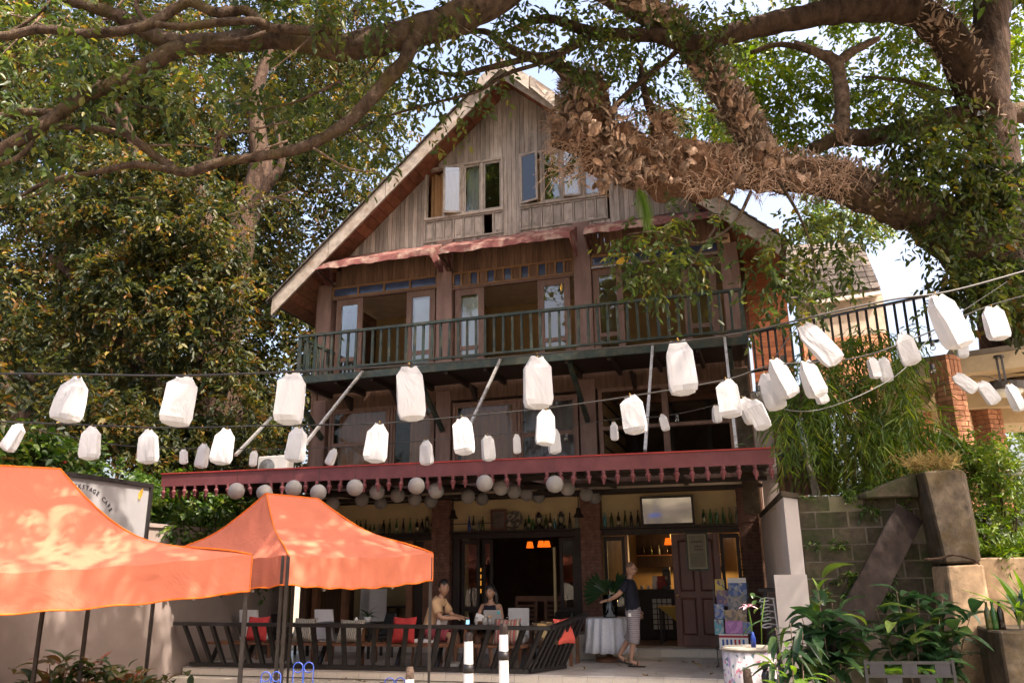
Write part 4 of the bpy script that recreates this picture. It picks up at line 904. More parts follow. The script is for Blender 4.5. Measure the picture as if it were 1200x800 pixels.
q, qr = spline([gd(x, y, 31) - Vector(bt.location) for x, y in ((90, 620), (95, 480), (80, 330), (110, 200))], [.5, .4, .3, .12], 4); MB().tube(q, qr, 8, .2).build('trunk', W['bark_dark'], bt, True)
# trees far behind the house and beyond the pavilion
for px, py, d, rr, lab in ((985, 250, 34, 2.6, 'pale green tree behind the neighbouring roof'), (1120, 500, 24, 2.0, 'sunlit tree seen between the brick piers'), (1190, 230, 30, 2.6, 'light crowned tree behind the big trunk at the far right'), (835, 130, 32, 2.8, 'hazy green tree rising behind the right roof slope')):
    base = gd(px, py, d); tt = thing('far_tree', lab, 'tree', (base.x, base.y, 0))
    MB().tube([(0, 0, 0), (.1, 0, base.z * .5), (0, .1, base.z)], [.28, .2, .1], 7, .2).build('trunk', W['bark'], tt, True)
    foliage('crown', W['leaf_bush'] if py > 300 else W['leaf_mid'], tt, clumps(base, (rr, rr, rr * (.8 if py < 300 else 1.1)), 9, .75, 50, GR), .2, 8, int(px), .5, .3, .6)
# ================================================================== left side: boundary wall, sign, creeper, small shrubs
sw = hthing('boundary_wall', 'grey beige rendered side wall behind the orange tents', 'wall', -5.55, -6, 0)
MB().bx(-.2, 0, -10, 5.9, 0, 3.05).build('wall_face', W['sidewall'], sw)
MB().bx(-.24, .04, -10, 5.9, 3.05, 3.12).build('wall_coping', W['sidewall'], sw)
SGN = hthing('cafe_sign', 'white board sign in a dark green frame on the wall behind the left tent', 'sign', -5.45, -6.5, 3.1)
pT = gs(175, 571, -5.45); pL = gs(85, 559, -5.45)
t1 = pT.y + 6.5; t0 = t1 - 2.5; zt = pT.z - 3.1; zb = zt - 1.55
MB().bx(-.03, .0, t0, t1, zb, zt).build('sign_panel', mat('sign_white', (.25, .245, .255), .5, .03, 3, bump=.0), SGN)
for a in ((t0, t1, zt, zt + .07), (t0, t1, zb - .07, zb), (t0 - .06, t0, zb - .07, zt + .07), (t1, t1 + .06, zb - .07, zt + .07)):
    MB().bx(-.06, .045, a[0], a[1], a[2], a[3]).build('sign_frame', W['black'], SGN)
# lettering on an arc
def letters(txt, size, m, parent, place, name='lettering'):
    dg = bpy.context.evaluated_depsgraph_get(); mb = MB()
    for i, ch in enumerate(txt):
        if ch == ' ': continue
        cu = bpy.data.curves.new('glyph', 'FONT'); cu.body = ch; cu.size = size; cu.align_x = 'CENTER'; cu.extrude = .004; cu.resolution_u = 3
        ob = bpy.data.objects.new('glyph', cu); COL.objects.link(ob); dg.update(); bpy.context.view_layer.update()
        dg = bpy.context.evaluated_depsgraph_get(); me = bpy.data.meshes.new_from_object(ob.evaluated_get(dg))
        M_ = place(i); mb.add([M_ @ v.co for v in me.vertices], [tuple(p.vertices) for p in me.polygons])
        bpy.data.objects.remove(ob); bpy.data.curves.remove(cu); bpy.data.meshes.remove(me)
    return mb.build(name, m, parent)
SM = Matrix(((0, 0, 1, 0.006), (1, 0, 0, 0), (0, 1, 0, 0), (0, 0, 0, 1)))          # glyph x -> t, y -> z, facing +s
txt = 'BACKSTAGE CAFE'
q3 = [gs(x, y, -5.45) for x, y in ((97.5, 570.6), (110.6, 576), (123, 588))]          # three letters of the visible arc
(x1_, y1_), (x2_, y2_), (x3_, y3_) = [(q.y + 6.5, q.z - 3.1) for q in q3]
d_ = 2 * (x1_ * (y2_ - y3_) + x2_ * (y3_ - y1_) + x3_ * (y1_ - y2_))
ca = (((x1_**2 + y1_**2) * (y2_ - y3_) + (x2_**2 + y2_**2) * (y3_ - y1_) + (x3_**2 + y3_**2) * (y1_ - y2_)) / d_, ((x1_**2 + y1_**2) * (x3_ - x2_) + (x2_**2 + y2_**2) * (x1_ - x3_) + (x3_**2 + y3_**2) * (x2_ - x1_)) / d_)
rad = math.hypot(x1_ - ca[0], y1_ - ca[1]); aS, aA = math.atan2(x1_ - ca[0], y1_ - ca[1]), math.atan2(x3_ - ca[0], y3_ - ca[1])
def arc(i):
    a = aS + (aA - aS) * (i - 4) / 7.0
    return SM @ Matrix.Translation((ca[0] + rad * math.sin(a), ca[1] + rad * math.cos(a) - .03, 0)) @ Matrix.Rotation(-a, 4, 'Z')
letters(txt, .105, mat('sign_ink', (.035, .035, .045), .6, .1, 5, bump=0), SGN, arc)
tag(link('dead_leaf', yl, None, H(-5.42, gs(164, 581, -5.42).y, gs(164, 585, -5.42).z), (.8, .8, .8), (.1, .2, -.3 - A + 1.57)), 'orange dead leaf stuck to the upper right of the white sign', 'leaf')
hd = thing('creeper', 'green creeper spilling over the wall top between sign and maroon fascia', 'creeper', H(-5.8, -4, 3.0))
hb = []
for k in range(85):
    t = rng.uniform(-9, 1.5); hb.append((H(-6.45 + rng.uniform(-.5, .25), t, 3.55 + rng.uniform(-.45, .45) + .12 * max(0, -t - 4)), .42, 40))
for k in range(16):
    t = rng.uniform(-4.6, -1.5); hb.append((H(-5.45, t, rng.uniform(2.3, 3.4)), (.22, .3, .35), 22))
foliage('creeper_leaf', W['leaf_vine'], hd, hb, .12, 8, 31, .6, .3, .35)
sb_ = thing('back_shrub', 'tall shrubs crowding behind the wall below the dark tree', 'shrub', H(-8.5, -4, 0))
hb = [(H(rng.uniform(-9.5, -6.6), rng.uniform(-10, 3), rng.uniform(3.2, 5.9)), .8, 60) for k in range(70)]
foliage('shrub_leaf', W['leaf_dark'], sb_, hb, .15, 8, 32, .5, .3, .5)
cf = MB()
for k in range(5): cf.tube([H(-5.5, -4.3 + k * .5, 3.3) - hd.location, H(-5.47, -4.2 + k * .5, 2.8) - hd.location, H(-5.44, -4.3 + k * .5, 2.2) - hd.location], .01, 5)
cf.build('creeper_stem', W['bark'], hd)
tag(MB().ball((0, 0, 0), (.07, .07, .09), 8, 6).build('red_flower', mat('red_petal', (.55, .03, .03), .6, .2, 20, bump=0), None, True, loc=gd(75, 545, 14.6)), 'small red blossom among the creeper above the left tent', 'flower')
# croton shrubs at the foot of the wall: every leaf a part
def leaf_obj_mesh(L, Wd, m, curl=.3, lobes=0):
    mb = MB()
    def fn(a, b):
        w = Wd * (math.sin(math.pi * (.04 + .93 * b)) ** .8) * (1 + (.25 * math.sin(b * lobes * 6.28) if lobes else 0))
        x = (a - .5) * w; return Vector((x, L * b, .35 * abs(x) - curl * L * b * b + .06 * L * math.sin(b * 3.1)))
    mb.grid(fn, 4, 6); return mb.mesh('leaf', m, True)
CRO = [leaf_obj_mesh(.26, .085, W['leaf_croton'], .25), leaf_obj_mesh(.20, .10, W['leaf_croton'], .35), leaf_obj_mesh(.16, .09, W['leaf_vine'] if False else W['leaf_croton'], .2)]
def leafy(name, label, cat, base, stems, meshes, nleaf, spread, group=None, seed=1, stem_m=None, sc=(.8, 1.25), up=.2, fmin=.55):
    t = thing(name, label, cat, base, 0, group); rr = random.Random(seed)
    for (dx, dy, h) in stems:
        top = Vector((dx, dy, h)); m = MB(); q, qr = spline([(dx * .2, dy * .2, 0), (dx * .6, dy * .6, h * .55), top], [.011, .009, .005], 4)
        m.tube(q, qr, 6); m.build('stem', stem_m or W['bark_pale'], t, True)
        for k in range(nleaf):
            f = fmin + (1 - fmin) * (k / max(1, nleaf - 1)); p = q[min(len(q) - 1, int(f * (len(q) - 1)))]
            o = link('leaf', meshes[k % len(meshes)], t, p + Vector((rr.gauss(0, spread * .12),) * 2 + (rr.gauss(0, spread * .08),)))
            s = rr.uniform(*sc); o.scale = (s, s, s); a = rr.uniform(0, 6.28)
            o.rotation_euler = (rr.uniform(-.35, .75) + up, rr.uniform(-.3, .3), a)
    return t
for (px, d, h, n, lab, sd_) in ((66, 12.6, .95, 9, 'croton with bronze edged leaves between the two tent legs', 1), (100, 12.8, 1.02, 10, 'croton with a tall red veined leaf beside the second tent leg', 2), (135, 13.0, .82, 9, 'dark green low shrub right of the second tent leg', 3), (163, 13.6, .80, 6, 'thin leggy sapling with two round leaves by the wall', 4), (38, 12.4, .62, 8, 'low dark croton at the far left below the tent', 5), (205, 14.2, .42, 6, 'small bright green weed by the left end of the railing', 6)):
    b = gd(px, 800, d); b = Vector((b.x, b.y, 0.0)); hh = CZ + (gd(px, 800, d).z - CZ) + h - .70
    leafy('croton', lab, 'shrub', b, [(rng.gauss(0, .16), rng.gauss(0, .12), hh * rng.uniform(.82, 1.05)) for _ in range(5)], CRO, n + 3, 1.4, 'shrubs along the foot of the side wall', sd_, fmin=.68, sc=(.9, 1.5))

# ================================================================== right side: end wall, block wall, pier, planters
ew = hthing('end_wall', 'white stepped end wall with sloping top closing the right of the terrace', 'wall', 5.75, -5, 0)
MB().prism([(0.0, 0, 0), (.2, 0, 0), (.2, 0, 3.14), (0.0, 0, 3.18)], (-.40, 4.9, .0)).build('upper_wall', W['white_wall'], ew)
MB().prism([(-.24, -.06, 0), (.215, -.06, 0), (.215, -.06, 2.06), (-.24, -.06, 2.06)], (0, .058, 0)).build('lower_wall', W['white_wall'], ew)
MB().prism([(-.02, -.03, 3.19), (.22, -.03, 3.15), (.22, -.03, 3.22), (-.02, -.03, 3.27)], (-.40, 4.9, 0)).build('wall_coping', W['concrete'], ew)
BW_T = -4.95
bwall = hthing('block_wall', 'mossy concrete block retaining wall right of the white end wall', 'wall', 5.96, BW_T, 0)
MB().bx(0, 2.1, .006, .35, 0, 3.16).build('mortar_bed', W['joint'], bwall)
cz = 3.18; row = 0
while cz > .3:
    x = -.22 if row % 2 else 0.0
    while x < 2.1:
        a, b = max(x, 0.0), min(x + .44, 2.1)
        if b - a > .05: piece('block', W['block'], bwall, a + .006, b - .014, .0 + rng.uniform(-.008, .008), .25, cz - .222, cz - .006)
        x += .445
    cz -= .238; row += 1
pp = Vector(H(0, 0, 0)); P0 = gd(1080, 700, 11.3)
pier = thing('concrete_pier', 'stained battered concrete pier with a crack beside the block wall', 'pier', (gd(1108, 700, 11.4).x, 11.4, 0))
def gl(px, py, d): return gd(px, py, d) - Vector(pier.location)
def hexa(c8): return MB().add(c8, [(3, 2, 1, 0), (4, 5, 6, 7), (0, 1, 5, 4), (1, 2, 6, 5), (2, 3, 7, 6), (3, 0, 4, 7)])
def flat(p, z): return Vector((p.x, p.y, z))
a, b, c_, d_ = gl(1082, 552, 11.4), gl(1128, 549, 11.4), gl(1131, 549, 12.0), gl(1068, 556, 12.0)
a2, b2, c2, d2 = gl(1108, 660, 11.3), gl(1148, 658, 11.3), gl(1152, 658, 12.0), gl(1090, 664, 12.0)
hexa([a2, b2, flat(c2, b2.z), flat(d2, a2.z), a, b, flat(c_, b.z + .02), flat(d_, a.z + .02)]).build('upper_pier', W['concrete'], pier, bevel=.025)
a3, b3, c3, d3 = gl(1128, 800, 11.1), gl(1176, 800, 11.1), gl(1178, 800, 12.0), gl(1104, 800, 12.0)
hexa([flat(a3, -.1), flat(b3, -.1), flat(c3, -.1), flat(d3, -.1), a2 - Vector((0, .03, .03)), b2 - Vector((-.02, .03, .03)), flat(c2, b2.z - .03), flat(d2, a2.z - .03)]).build('lower_pier', W['ochre'], pier, bevel=.02)
e0, e1, e2, e3 = gl(1022, 578, 11.85), gl(1068, 553, 11.85), gl(1078, 600, 11.7), gl(1066, 583, 11.8)
e0 = flat(gl(1014, 579, 11.9), 3.17); e1 = gl(1074, 553, 11.75)
MB().prism([flat(e0, 3.10), e0, e1, flat(e1, 3.10)], (0, .34, 0)).build('coping', W['block'], pier, bevel=.02)
q, qr = spline([gl(1083, 655, 11.2), gl(1100, 654, 11.18), gl(1118, 650, 11.17), (gl(1140, 655, 11.17)), gl(1148, 661, 11.2)], [.015, .02, .016, .018, .008], 4); MB().tube(q, qr, 6, .3).build('crack_root', W['bark_dark'], pier)
pk = thing('leaning_plank', 'dark weathered plank leaning diagonally against the block wall', 'plank', gd(1040, 660, 11.5))
p0, p1 = gd(1014, 700, 11.15) - Vector(pk.location), gd(1066, 600, 11.75) - Vector(pk.location)
dv = (p1 - p0).normalized(); p0 = p0 - dv * 1.0
m = MB(); m.beam(p0, p1, .40, .05, up=(0, -1, .15)); m.build('board', W['plank'], pk, bevel=.01)
gdry = thing('dry_grass_tuft', 'dry straw coloured grass growing on top of the concrete pier', 'grass', gd(1095, 548, 11.7))
foliage('grass_blade', W['grass_dry'], gdry, [(gd(x, 545, 11.7), (.16, .14, .05), 40) for x in (1070, 1085, 1100, 1112)], .15, 4, 41, .06, -.5, .1)
ww = thing('wall_weeds', 'small ferns and weeds rooted in the joints and top of the block wall', 'weeds', H(6.9, -5, 2))
foliage('weed_leaf', W['leaf_vine'], ww, [(H(6.0 + rng.uniform(0, 1.6), -5.0, rng.choice((3.2, 2.95, 2.47, 2.0, 1.76)) + rng.uniform(-.02, .03)), (.09, .03, .05), rng.randrange(4, 12)) for k in range(26)], .07, 6, 57, .4, .3, .1)
pl1 = thing('planter_wall', 'ochre rendered planter wall right of the pier, raked by diagonal shadow', 'planter', (gd(1180, 700, 11.6).x, 11.6, 0))
L0 = gd(1145, 652, 11.6); L1 = gd(1290, 648, 11.3)
q = [(gd(1140, 660, 11.6).x, 11.6), (gd(1300, 660, 11.2).x, 11.2), (gd(1300, 660, 11.2).x, 13.5), (gd(1140, 660, 11.6).x, 13.5)]
MB().prism([Vector((x - pl1.location.x, y - 11.6, 0)) for x, y in q], (0, 0, gd(1170, 653, 11.6).z)).build('wall_face', W['ochre'], pl1, bevel=.02)
pl2 = thing('low_planter', 'low concrete planter in the bottom right corner carrying three bottles', 'planter', (gd(1180, 760, 10.3).x, 10.3, 0))
q = [(gd(1158, 770, 10.4).x, 10.4), (gd(1176, 770, 10.0).x, 10.0), (gd(1320, 770, 9.7).x, 9.7), (gd(1320, 770, 9.7).x, 11.2), (gd(1150, 770, 11.2).x, 11.2)]
ztop = gd(1180, 738, 10.2).z
MB().prism([Vector((x - pl2.location.x, y - 10.3, 0)) for x, y in q], (0, 0, ztop)).build('planter_body', W['concrete'], pl2, bevel=.02)
# ----- bottles
def bottle_mat(name, col): 
    m = mat(name, col, .12, .1, 8, bump=0, objvar=.15, spec=.6); n, l = m.node_tree.nodes, m.node_tree.links
    p = n['Principled BSDF']; p.inputs['Transmission Weight'].default_value = .35; return m
BM = {'green': bottle_mat('green_glass', (.035, .13, .025)), 'dark': bottle_mat('brown_glass', (.03, .017, .010)), 'olive': bottle_mat('olive_glass', (.09, .10, .02)), 'blue': bottle_mat('blue_glass', (.015, .05, .30)), 'pale': bottle_mat('pale_glass', (.26, .27, .24)), 'aqua': bottle_mat('aqua_glass', (.07, .24, .28))}
LBL = mat('bottle_label', (.40, .33, .22), .7, .2, 20, bump=0)
bot_cache = {}
def bottle(kind, shape, loc, label, group):
    key = (kind, shape)
    if key not in bot_cache:
        prof = {'wine': [(.001, 0), (.037, 0), (.038, .02), (.038, .19), (.030, .22), (.015, .255), (.0135, .30), (.016, .302), (.016, .318), (.012, .32)],
                'slim': [(.001, 0), (.033, 0), (.034, .02), (.034, .15), (.026, .20), (.014, .27), (.012, .33), (.015, .332), (.015, .345), (.011, .347)],
                'beer': [(.001, 0), (.030, 0), (.031, .015), (.031, .12), (.022, .155), (.0125, .18), (.0125, .215), (.014, .216), (.014, .228), (.01, .23)]}[shape]
        bot_cache[key] = (MB().lathe(prof, seg=12).mesh('glass_body', BM[kind], True), MB().lathe([(.0385 if shape == 'wine' else .0345 if shape == 'slim' else .0315, z) for z in ((.06, .13) if shape != 'beer' else (.04, .09))], seg=12).mesh('paper_label', LBL, True))
    t = thing('bottle', label, 'bottle', loc, rng.uniform(0, 6), group)
    link('glass_body', bot_cache[key][0], t)
    if kind in ('dark', 'green') and rng.random() < .5: link('paper_label', bot_cache[key][1], t)
    return t
for px, k, w in ((1160, 'olive', 'leftmost olive green bottle standing on the low planter'), (1167, 'green', 'middle green bottle standing on the low planter'), (1175, 'dark', 'rightmost dark bottle on the low planter, beside strappy leaves')):
    p = gd(px, 736, 10.35); bottle(k, 'wine', (p.x, p.y, ztop), w, 'bottles on the planter')
def shelf_row(items, grp, where):
    cnt = {}; tot = {}
    for it in items: tot[it[1]] = tot.get(it[1], 0) + 1
    od = ['first', 'second', 'third', 'fourth', 'fifth', 'sixth', 'seventh', 'eighth', 'ninth', 'tenth', 'eleventh']
    nm = {'green': 'green', 'dark': 'dark brown', 'olive': 'olive', 'blue': 'cobalt blue', 'pale': 'clear', 'aqua': 'pale blue'}
    for px, k, sh_ in items:
        i = cnt.get(k, 0); cnt[k] = i + 1
        p = fp(px, 612, -.06); n = '%s bottle' % nm[k]
        bottle(k, sh_, H(p.x, -.07, 3.086), ('only ' + n if tot[k] == 1 else '%s %s from the left' % (od[i], n)) + ' on the shelf ' + where, grp)
shelf_row([(412, 'green', 'wine'), (418, 'dark', 'slim'), (423, 'green', 'wine'), (429, 'green', 'slim'), (434, 'olive', 'beer'), (439, 'green', 'beer'), (445, 'pale', 'beer'), (450, 'dark', 'wine'), (457, 'olive', 'slim'), (465, 'green', 'slim'), (473, 'dark', 'slim'), (481, 'green', 'slim'), (489, 'dark', 'wine'), (495, 'dark', 'wine'), (507, 'dark', 'wine')], 'bottles on the left shelf', 'left of the first brick pillar')
shelf_row([(550, 'blue', 'slim'), (555, 'dark', 'slim'), (561, 'pale', 'beer'), (566, 'olive', 'wine'), (616, 'dark', 'beer'), (620, 'green', 'wine'), (625, 'green', 'beer'), (640, 'olive', 'wine'), (645, 'dark', 'slim'), (650, 'aqua', 'beer'), (668, 'dark', 'slim'), (676, 'pale', 'wine')], 'bottles on the middle shelf', 'over the wide dark opening')
shelf_row([(709, 'aqua', 'wine'), (717, 'olive', 'wine'), (725, 'dark', 'wine'), (733, 'olive', 'slim'), (740, 'dark', 'wine'), (748, 'dark', 'slim'), (825, 'green', 'wine'), (833, 'green', 'wine'), (840, 'green', 'wine'), (848, 'green', 'slim'), (856, 'olive', 'slim'), (864, 'pale', 'slim')], 'bottles on the right shelf', 'over the panelled door')
# shelf ornaments
p = fp(585, 606, -.05); pf = hthing('framed_picture', 'dark framed portrait print on the middle bottle shelf', 'picture', p.x, -.08, 3.086)
m = MB(); m.bx(-.19, .19, -.03, .0, 0, .05); m.bx(-.19, .19, -.03, .0, .41, .46); m.bx(-.19, -.13, -.03, .0, .05, .41); m.bx(.13, .19, -.03, .0, .05, .41); m.build('picture_frame', W['door'], pf)
MB().bx(-.13, .13, -.015, -.005, .05, .41).build('print', print_mat('portrait_print', [(.2, (.015, .012, .010)), (.62, (.12, .10, .08)), (.8, (.22, .19, .14))], 4.5, .6, False), pf)
p = fp(603, 606, -.05); pt = hthing('round_plate', 'round carved plate leaning on the middle bottle shelf', 'plate', p.x, -.08, 3.086)
o = MB().lathe([(.001, 0), (.20, .0), (.21, .03), (.19, .035), (.14, .015), (.001, .015)], seg=28).build('plate', print_mat('plate_print', [(.2, (.06, .05, .04)), (.5, (.22, .19, .15)), (.8, (.32, .28, .22))], 22, .5), pt, True, loc=(0, 0, .21)); o.rotation_euler = (R(80), 0, 0)
def oil_lantern(px, lab, col, sc):
    p = fp(px, 612, -.05); t = hthing('oil_lantern', lab, 'lantern', p.x, -.08, 3.086, 0, 'oil lanterns on the shelf')
    MB().lathe([(.001, 0), (.085 * sc, 0), (.085 * sc, .07), (.05 * sc, .09), (.045 * sc, .10)], seg=14).build('lamp_base', col, t, True)
    MB().lathe([(.04 * sc, .10), (.062 * sc, .17), (.055 * sc, .23), (.04 * sc, .27)], seg=14).build('lamp_glass', W['glass_clear'], t, True)
    MB().lathe([(.05 * sc, .27), (.06 * sc, .29), (.03 * sc, .33), (.035 * sc, .36), (.001, .38)], seg=14).build('lamp_top', col, t, True)
    for s in (-1, 1): bar('lamp_wire', col, t, (s * .085 * sc, 0, .06), (s * .06 * sc, 0, .33), .01, .01)
oil_lantern(632, 'tall rusty oil lantern between bottles on the middle shelf', W['dark'], 1.15); oil_lantern(658, 'grey hurricane lantern right of the blue bottle on the middle shelf', W['metal_dark'], 1.1); oil_lantern(501, 'dark tall lantern at the right end of the left bottle shelf', W['dark'], .7)
def mirror_mat():
    m, n, l, p = nt('old_mirror'); p.inputs['Metallic'].default_value = 1; p.inputs['Base Color'].default_value = (.36, .36, .36, 1); p.inputs['Roughness'].default_value = .05; return m
mi = hthing('wide_mirror', 'wide dark framed mirror tilted on the shelf over the panelled door', 'mirror', 3.46, -.12, 3.09)
mi.rotation_euler = (R(10), 0, -A)
m = MB(); m.bx(-.56, .56, -.03, 0, 0, .045); m.bx(-.56, .56, -.03, 0, .575, .62); m.bx(-.56, -.515, -.03, 0, .045, .575); m.bx(.515, .56, -.03, 0, .045, .575); m.build('mirror_frame', W['dark'], mi)
MB().bx(-.515, .515, -.012, -.006, .045, .575).build('mirror_glass', mirror_mat(), mi)
for px, py, lab in ((531, 605, 'dark bell shaped pendant lamp by the left brick pillar'), (678, 603, 'dark bell shaped pendant lamp by the second brick pillar')):
    p = fp(px, py, -.9); t = hthing('pendant_lamp', lab, 'lamp', p.x, -.9, p.z, 0, 'pendant lamps under the lean-to')
    MB().lathe([(.11, -.05), (.10, -.02), (.055, .05), (.05, .13), (.03, .15), (.001, .16)], seg=14).build('lamp_shade', W['dark'], t, True); bar('lamp_rod', W['dark'], t, (0, 0, .14), (0, 0, 3.80 - p.z), .018, .018)
# ----- bamboo, bush, leafy plants
bmb = thing('bamboo_clump', 'dense feathery green bamboo clump right of the house above the block wall', 'bamboo', gd(1005, 575, 13.2))
bl = []
for x, y in ((1010, 400), (1040, 395), (980, 415), (1060, 420), (1000, 440), (960, 450), (1030, 450), (1060, 460), (940, 470), (975, 475), (1010, 480), (1045, 490), (1070, 485), (950, 500), (985, 510), (1020, 520), (1050, 525), (1085, 515), (965, 535), (1000, 545), (1030, 555), (1060, 550), (1010, 570), (940, 430), (925, 490), (950, 520), (1040, 420), (1020, 500), (990, 450)):
    bl.append((gd(x, y, rng.uniform(12.4, 14.2)), (.36, .36, .28), 30))
foliage('bamboo_leaf', W['leaf_bamboo'], bmb, bl, .24, 9, 51, .10, .75, .5)
for k in range(11):
    x = rng.uniform(985, 1035); tx = x + rng.uniform(-75, 75)
    q, qr = spline([gd(x, 590, 13.3) - Vector(bmb.location), gd((x * 2 + tx) / 3, 500, 13.2) - Vector(bmb.location), gd(tx, rng.uniform(395, 440), 13.0) - Vector(bmb.location)], [.03, .025, .008], 5)
    MB().tube(q, qr, 6).build('culm', mat('bamboo_culm%d' % k, (.19, .15, .05), .5, .3, 10, bump=.03) if k == 0 else bpy.data.materials['bamboo_culm0'], bmb, True)
bs = thing('leafy_bush', 'fine leaved bright green bush at right in front of the brick piers', 'bush', (gd(1160, 650, 12.4).x, 12.4, gd(1160, 655, 12.4).z))
bl = [(gd(x, y, rng.uniform(12, 12.9)), (.28, .28, .26), 42) for x, y in ((1150, 620), (1165, 590), (1180, 560), (1195, 600), (1150, 570), (1170, 620), (1190, 640), (1140, 600), (1165, 550), (1190, 530), (1170, 525), (1200, 560), (1205, 620), (1160, 640), (1175, 605), (1135, 560), (1210, 590), (1150, 540))]
foliage('bush_leaf', W['leaf_bush'], bs, bl, .075, 9, 52, .42, .15, .35)
m = MB()
for k in range(7):
    x = 1150 + k * 8; m.tube([gd(x, 655, 12.4) - Vector(bs.location), gd(x + rng.uniform(-9, 9), 600, 12.3) - Vector(bs.location), gd(x + rng.uniform(-14, 14), 545, 12.4) - Vector(bs.location)], [.014, .012, .006], 5)
m.build('bush_stem', W['bark_dark'], bs)
lt_ = thing('light_green_fern', 'bright yellow green ferny plant behind the top of the concrete pier', 'fern', gd(1130, 560, 12.6))
foliage('fern_leaf', W['leaf_bush'], lt_, [(gd(x, y, 12.5), (.18, .18, .14), 26) for x, y in ((1128, 545), (1140, 535), (1122, 525), (1150, 560))], .14, 8, 54, .2, .3, .35)
gp = thing('grassy_plant', 'light green grassy plant in the planter behind the ochre wall', 'plant', gd(1185, 650, 12.0))
foliage('grass_blade', W['leaf_bush'], gp, [(gd(x, 650, 11.8), (.15, .2, .08), 60) for x in (1165, 1178, 1192, 1205)], .30, 4, 55, .08, .1, .1, out=.2)
BIG = [leaf_obj_mesh(.34, .17, W['leaf_big'], .35), leaf_obj_mesh(.28, .15, W['leaf_big'], .5), leaf_obj_mesh(.40, .15, W['leaf_big'], .45), leaf_obj_mesh(.24, .14, W['leaf_big'], .3)]
LONG = [leaf_obj_mesh(.42, .075, W['leaf_big'], .5), leaf_obj_mesh(.36, .065, W['leaf_big'], .35)]
def gp0(px, d): p = gd(px, 800, d); return Vector((p.x, p.y, .05))
def zr(px, py, d): return gd(px, py, d).z - .05
b = gp0(975, 10.6); leafy('leafy_shrub', 'big dark leafed shrub in front of the mossy block wall', 'shrub', b, [(-.25, .1, zr(955, 720, 10.6)), (-.05, .0, zr(968, 685, 10.6)), (.15, .1, zr(985, 705, 10.6)), (-.1, -.2, zr(965, 730, 10.6)), (.3, .0, zr(1000, 720, 10.6)), (.1, -.2, zr(985, 735, 10.6)), (-.3, -.1, zr(945, 745, 10.6))], BIG, 19, 1.0, None, 61, sc=(.75, 1.2))
b = gp0(1075, 10.4); leafy('leafy_shrub', 'big dark leafed shrub spreading in front of the concrete pier', 'shrub', b, [(-.35, .05, zr(1040, 715, 10.4)), (-.1, .0, zr(1065, 692, 10.4)), (.15, .0, zr(1090, 700, 10.4)), (.45, .0, zr(1120, 700, 10.4)), (.75, -.05, zr(1140, 715, 10.3)), (.3, -.15, zr(1105, 725, 10.3)), (0, -.15, zr(1075, 725, 10.3)), (.5, -.1, zr(1125, 735, 10.3))], BIG, 19, 1.0, None, 62, sc=(.75, 1.2))
b = gp0(930, 10.2); leafy('fan_leaf_plant', 'plant with drooping fingered leaves before the white end wall', 'plant', b, [(-.15, .0, zr(915, 735, 10.2)), (.05, .05, zr(930, 730, 10.2)), (.15, -.05, zr(945, 738, 10.2))], LONG, 13, .6, None, 63, sc=(.8, 1.1), up=-.3)
b = gp0(925, 8.6); leafy('garden_weed', 'bright green weed in the foreground at the foot of the stump table', 'weed', b, [(-.12, 0, zr(912, 775, 8.6)), (.05, 0, zr(925, 770, 8.6)), (.15, 0, zr(938, 785, 8.6))], [leaf_obj_mesh(.2, .07, W['fern_green'], .3)], 12, .8, None, 64)
b = gp0(968, 10.9); leafy('bright_shoot', 'single bright green shoot rising beside the end wall', 'plant', b, [(0, 0, zr(966, 690, 10.9))], [leaf_obj_mesh(.30, .08, W['fern_green'], .05)], 9, .4, None, 65, up=.7)
b = Vector((gd(1195, 730, 10.2).x, 10.2, ztop)); leafy('strappy_plant', 'strap leaved green plant growing in the corner planter', 'plant', b, [(0, 0, .12), (.12, 0, .12), (.2, .1, .15)], [leaf_obj_mesh(.55, .06, W['fern_green'], .25), leaf_obj_mesh(.42, .07, W['leaf_big'], .2)], 8, .3, None, 66, up=.85)
pm_ = thing('cut_leaf_plant', 'feathery split leaves low between the shrubs near the iron bench', 'plant', gp0(1030, 10.3))
for k in range(7): link('frond', fmesh, pm_, (.0 + .06 * k, 0, zr(1030, 775, 10.3) - .15), (.7, .7, .7), (0, -.5, .8 * k))
# ----- iron bench back at the bottom right
ib = thing('iron_bench', 'dark lattice backed iron bench at the bottom edge right', 'bench', (gd(1065, 780, 9.2).x, 9.2, 0), R(-6))
zt = gd(1065, 776, 9.2).z
for z in (zt, zt - .13, zt - .26): bar('back_rail', W['black_iron'], ib, (-.44, 0, z), (.44, 0, z), .02, .03)
W['iron_plate'] = mat('grey_iron_plate', (.022, .022, .027), .5, .3, 8, bump=.05)
for r_ in range(2):
    for k in range(5):
        if (k + r_) % 2 == 0: piece('lattice_plate', W['iron_plate'], ib, -.40 + k * .165, -.25 + k * .165, -.008, .008, zt - .12 - .13 * r_, zt - .01 - .13 * r_)
for x in (-.44, .44):
    bar('leg', W['black_iron'], ib, (x, 0, 0), (x, 0, zt + .03), .03, .03); bar('leg', W['black_iron'], ib, (x, -.42, 0), (x, -.42, .45), .03, .03); bar('arm_rest', W['black_iron'], ib, (x, 0, .66), (x, -.42, .66), .03, .03)
for k in range(5): bar('seat_slat', W['black_iron'], ib, (-.44, -.04 - k * .09, .45), (.44, -.04 - k * .09, .45), .07, .015)
